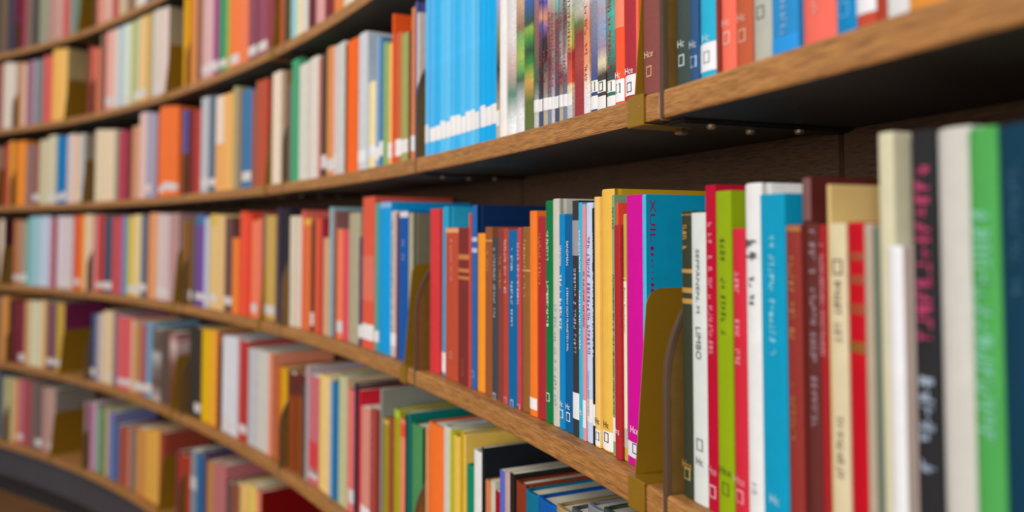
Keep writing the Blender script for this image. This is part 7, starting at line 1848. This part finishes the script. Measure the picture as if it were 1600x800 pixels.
 (1,0.97971,27.0,277.3,171.0,11.0,'a8a0ac'),
 (1,0.96364,38.2,284.6,171.0,11.0,'d65e58'),
 (1,0.95701,38.3,279.3,171.0,11.0,'d65e58'),
 (1,0.89757,27.8,270.3,171.0,11.0,'8c3230'),
 (1,0.89259,29.4,258.5,160.3,11.0,'d87258'),
 (1,0.88496,39.2,251.8,171.0,11.0,'d87258'),
 (1,0.87912,27.9,300.0,171.0,11.0,'786c50'),
 (1,0.87425,28.0,300.0,171.0,11.0,'961e32'),
 (1,0.8503,33.8,300.0,171.0,11.0,'a4c2ce'),
 (1,0.83218,28.1,300.0,171.0,11.0,'beb45a'),
 (1,0.80727,33.6,300.0,171.0,11.0,'c8a450'),
 (1,0.80144,33.4,300.0,171.0,11.0,'b4aa96'),
 (1,0.73842,31.1,282.7,171.0,11.0,'c88c60'),
 (1,0.6937,23.9,253.0,159.7,11.0,'b8a844'),
 (1,0.61506,38.8,208.0,134.9,11.0,'98c8ce'),
 (1,0.60886,32.5,205.4,141.6,11.0,'e8d8a8'),
 (1,0.60255,40.2,202.3,128.7,11.0,'dcd2c8'),
 (1,0.59495,47.4,201.1,139.2,11.0,'64282e'),
 (1,0.58614,54.2,195.7,135.2,11.0,'dca09c'),
 (1,0.57684,53.0,193.1,129.6,11.0,'7c2c30'),
 (1,0.56745,55.4,182.6,114.5,11.0,'e08040'),
 (1,0.55737,61.0,176.9,115.0,11.0,'e0d4bc'),
 (1,0.54609,69.3,167.9,110.0,11.0,'4c7090'),
 (1,0.53434,66.5,156.9,110.0,11.0,'b84040'),
 (1,0.52306,63.7,145.7,110.0,11.0,'d8d0c8'),
 (0,1.04167,37.2,300.0,171.0,11.0,'4c4034'),
 (0,1.0352,37.3,300.0,171.0,11.0,'4c4034'),
 (0,1.01614,53.8,300.0,171.0,11.0,'3c3850'),
 (0,1.00937,24.1,300.0,171.0,11.0,'78243c'),
 (0,1.00024,43.2,297.5,171.0,11.0,'78243c'),
 (0,0.99461,21.5,299.9,171.0,11.0,'aa5a5a'),
 (0,0.98803,54.3,296.0,171.0,11.0,'6e645a'),
 (0,0.97955,43.5,292.7,171.0,11.0,'3c3432'),
 (0,0.97222,40.9,290.4,171.0,11.0,'96967e'),
 (0,0.96512,41.0,283.9,171.0,11.0,'96967e'),
 (0,0.95681,54.9,281.9,171.0,11.0,'b4887e'),
 (0,0.94585,71.7,277.7,171.0,11.0,'c8968c'),
 (0,0.93486,55.2,273.1,171.0,11.0,'c4564c'),
 (0,0.92768,27.5,270.0,171.0,11.0,'8c9088'),
 (0,0.91999,61.1,268.7,165.0,11.0,'6e8272'),
 (0,0.88316,61.4,243.4,160.5,11.0,'d88c78'),
 (0,0.8715,73.4,238.2,156.4,11.0,'d8a898'),
 (0,0.86025,56.5,233.0,152.5,11.0,'b84c44'),
 (0,0.84898,73.6,227.2,148.9,11.0,'c8b090'),
 (0,0.83918,39.5,227.8,142.0,11.0,'8c6c50'),
 (0,0.83231,39.5,219.5,137.5,11.0,'8c6c50'),
 (0,0.82496,45.1,221.4,151.0,11.0,'d8d0c0'),
 (0,0.81714,45.1,205.7,128.4,11.0,'d8d0c0'),
 (0,0.80909,47.7,211.6,137.6,11.0,'4c6c84'),
 (0,0.80082,47.5,194.8,122.9,11.0,'4c6c84'),
 (4,1.0272,63.9,279.6,164.0,18.0,'7a6a58'),
 (4,1.00917,15.8,267.3,164.0,18.0,'5c4420'),
 (4,0.98356,43.1,268.5,164.0,18.0,'cda06e'),
 (4,0.9763,40.5,270.5,164.0,18.0,'d8d2b0'),
 (4,0.96926,40.6,267.1,164.0,18.0,'d8d2b0'),
 (4,0.96197,43.4,274.4,164.0,18.0,'e2c496'),
 (4,0.95584,27.1,270.9,164.0,18.0,'b4823c'),
 (4,0.88035,27.8,245.6,164.0,18.0,'8c8890'),
 (4,0.87406,44.7,252.7,164.0,18.0,'cdb9b0'),
 (4,0.86655,41.9,265.0,164.0,18.0,'e2c89c'),
 (4,0.82497,39.2,249.4,164.0,18.0,'d8b08c'),
 (4,0.77977,38.1,235.9,147.1,18.0,'5c4c44'),
 (4,0.77317,37.9,240.1,156.6,18.0,'5c4c44'),
 (4,0.70357,14.3,271.2,164.0,18.0,'b86430'),
 (4,0.70022,23.9,233.3,158.0,18.0,'5a2828'),
 (4,0.67655,13.6,265.0,164.0,18.0,'c8a0a4'),
 (4,0.57379,14.5,239.0,150.2,18.0,'a8b4c4'),
 (4,0.55821,13.8,260.5,164.0,18.0,'cdb08c'),
 (4,0.54714,9.9,255.3,164.0,18.0,'4c1824'),
 (4,0.54539,9.9,247.1,164.0,18.0,'cc2434'),
 (4,0.52678,9.2,267.4,164.0,18.0,'8c8c80'),
 (4,0.50623,11.2,244.4,157.1,18.0,'182430'),
 (4,0.50425,11.1,249.8,164.0,18.0,'087068'),
 (4,0.49108,6.7,242.5,164.0,18.0,'d8a070'),
 (4,0.47453,7.0,258.1,164.0,18.0,'b8c030'),
 (4,0.4674,13.6,265.2,164.0,18.0,'c09c20'),
 (4,0.46562,6.5,262.0,164.0,18.0,'ebc35a'),
 (4,0.4631,22.1,222.5,147.5,18.0,'008260'),
 (4,0.45483,8.2,258.8,164.0,18.0,'1c2024'),
 (4,0.45231,20.5,218.2,149.6,18.0,'cc7c50'),
 (4,0.4493,13.9,223.0,138.3,18.0,'cdc3ac'),
 (4,0.44687,13.6,213.7,145.5,18.0,'98141e'),
 (4,0.44433,15.3,243.9,151.3,18.0,'5c68c0'),
 (4,0.44167,15.0,246.4,162.5,18.0,'c0a29c'),
 (4,0.43922,12.8,248.6,161.0,18.0,'26211e'),
 (4,0.43575,26.9,242.3,164.0,18.0,'86361e'),
 (4,0.43041,34.3,239.6,164.0,18.0,'0a6c8a'),
 (4,0.41645,36.1,245.8,158.0,18.0,'a88c5c'),
 (4,0.41026,35.2,253.6,164.0,18.0,'50565c'),
 (4,0.40433,33.0,268.9,164.0,18.0,'7c8088'),
 (4,0.39878,30.9,274.5,164.0,18.0,'3c4c40'),
 (4,0.39406,23.2,274.1,164.0,18.0,'a03030'),
 (5,1.02586,42.4,284.2,164.0,18.0,'7c6a5c'),
 (5,1.01849,42.5,282.5,164.0,18.0,'3c4c64'),
 (5,1.00284,33.1,263.7,164.0,18.0,'c8b88c'),
 (5,0.99718,32.1,264.2,164.0,18.0,'d89858'),
 (5,0.97196,43.2,265.6,164.0,18.0,'78645e'),
 (5,0.89409,22.0,243.1,155.5,18.0,'a08880'),
 (5,0.8911,12.1,240.6,159.2,18.0,'964b6e'),
 (5,0.87431,39.0,234.9,147.5,18.0,'78aa8c'),
 (5,0.86753,39.1,247.4,155.4,18.0,'646e40'),
 (5,0.8622,22.2,244.8,164.0,18.0,'c8b880'),
 (5,0.84762,44.8,195.7,124.4,18.0,'326496'),
 (5,0.84033,39.2,195.7,121.9,18.0,'a0503c'),
 (5,0.83352,39.2,200.2,132.1,18.0,'a0503c'),
 (5,0.82769,27.9,203.3,132.6,18.0,'c87c68'),
 (5,0.82187,39.1,198.0,137.1,18.0,'6e6a64'),
 (5,0.81557,33.4,210.7,134.5,18.0,'c08850'),
 (5,0.80045,40.6,225.6,152.5,18.0,'dca54a'),
 (5,0.79342,40.4,232.5,150.0,18.0,'dca54a'),
 (5,0.78642,40.2,239.2,162.0,18.0,'dca54a'),
 (5,0.77963,38.1,238.3,159.6,18.0,'a04632'),
 (5,0.75585,31.7,205.7,138.6,18.0,'823234'),
 (5,0.74945,42.0,199.4,126.5,18.0,'aa3c22'),
 (5,0.74054,42.7,209.4,142.9,18.0,'aa3c22'),
 (5,0.72494,45.3,228.2,142.2,18.0,'1e6496'),
 (5,0.71842,29.7,248.8,157.4,18.0,'504060'),
 (5,0.71157,49.1,225.9,157.0,18.0,'b98246'),
 (5,0.70333,45.9,230.6,144.9,18.0,'ba6e6e'),
 (5,0.69542,45.2,237.6,157.6,18.0,'ba6e6e'),
 (5,0.68743,46.9,198.6,131.2,18.0,'6e4a4a'),
 (5,0.67858,55.3,207.3,142.2,18.0,'8c543c'),
 (5,0.66908,54.3,220.4,143.9,18.0,'e2b96e'),
 (5,0.65899,62.1,231.1,147.2,18.0,'e4c060'),
]
vs, fs, mi, slots, names = [], [], [], [], {}
def slot(m):
    if m.name not in names: names[m.name] = len(slots); slots.append(m)
    return names[m.name]
for (k, th, w, h, d, rec, hx) in MINOR:
    up = .0017 if on_foot(k, th) else .0004
    w /= 1000; h /= 1000; d /= 1000; rec /= 1000
    d = min(d, DEPTH - rec - .002)
    x, y = plan(th, rec); M = Matrix.Translation((x, y, TOPS[k] + up)) @ Matrix.Rotation(th - math.pi / 2, 4, 'Z')
    v1, f1, sd, bul, t = cover_geo(w, h, d, w > .016)
    v2, f2 = pages_geo(w, h, d, t, bul, w > .016)
    for vv, ff, m in ((v1, f1, mat(hx)), (v2, f2, mat('e2d8c0', 'pages'))):
        o0 = len(vs); vs += [tuple(M @ Vector(v)) for v in vv]; fs += [tuple(o0 + q for q in f) for f in ff]; mi += [slot(m)] * len(ff)
me = pyd('books', vs, fs)
o = link('books', me, slots); me.polygons.foreach_set('material_index', mi)
o['kind'] = 'stuff'; tag(o, 'the remaining small distant books filling the shelves between the larger ones', 'books')
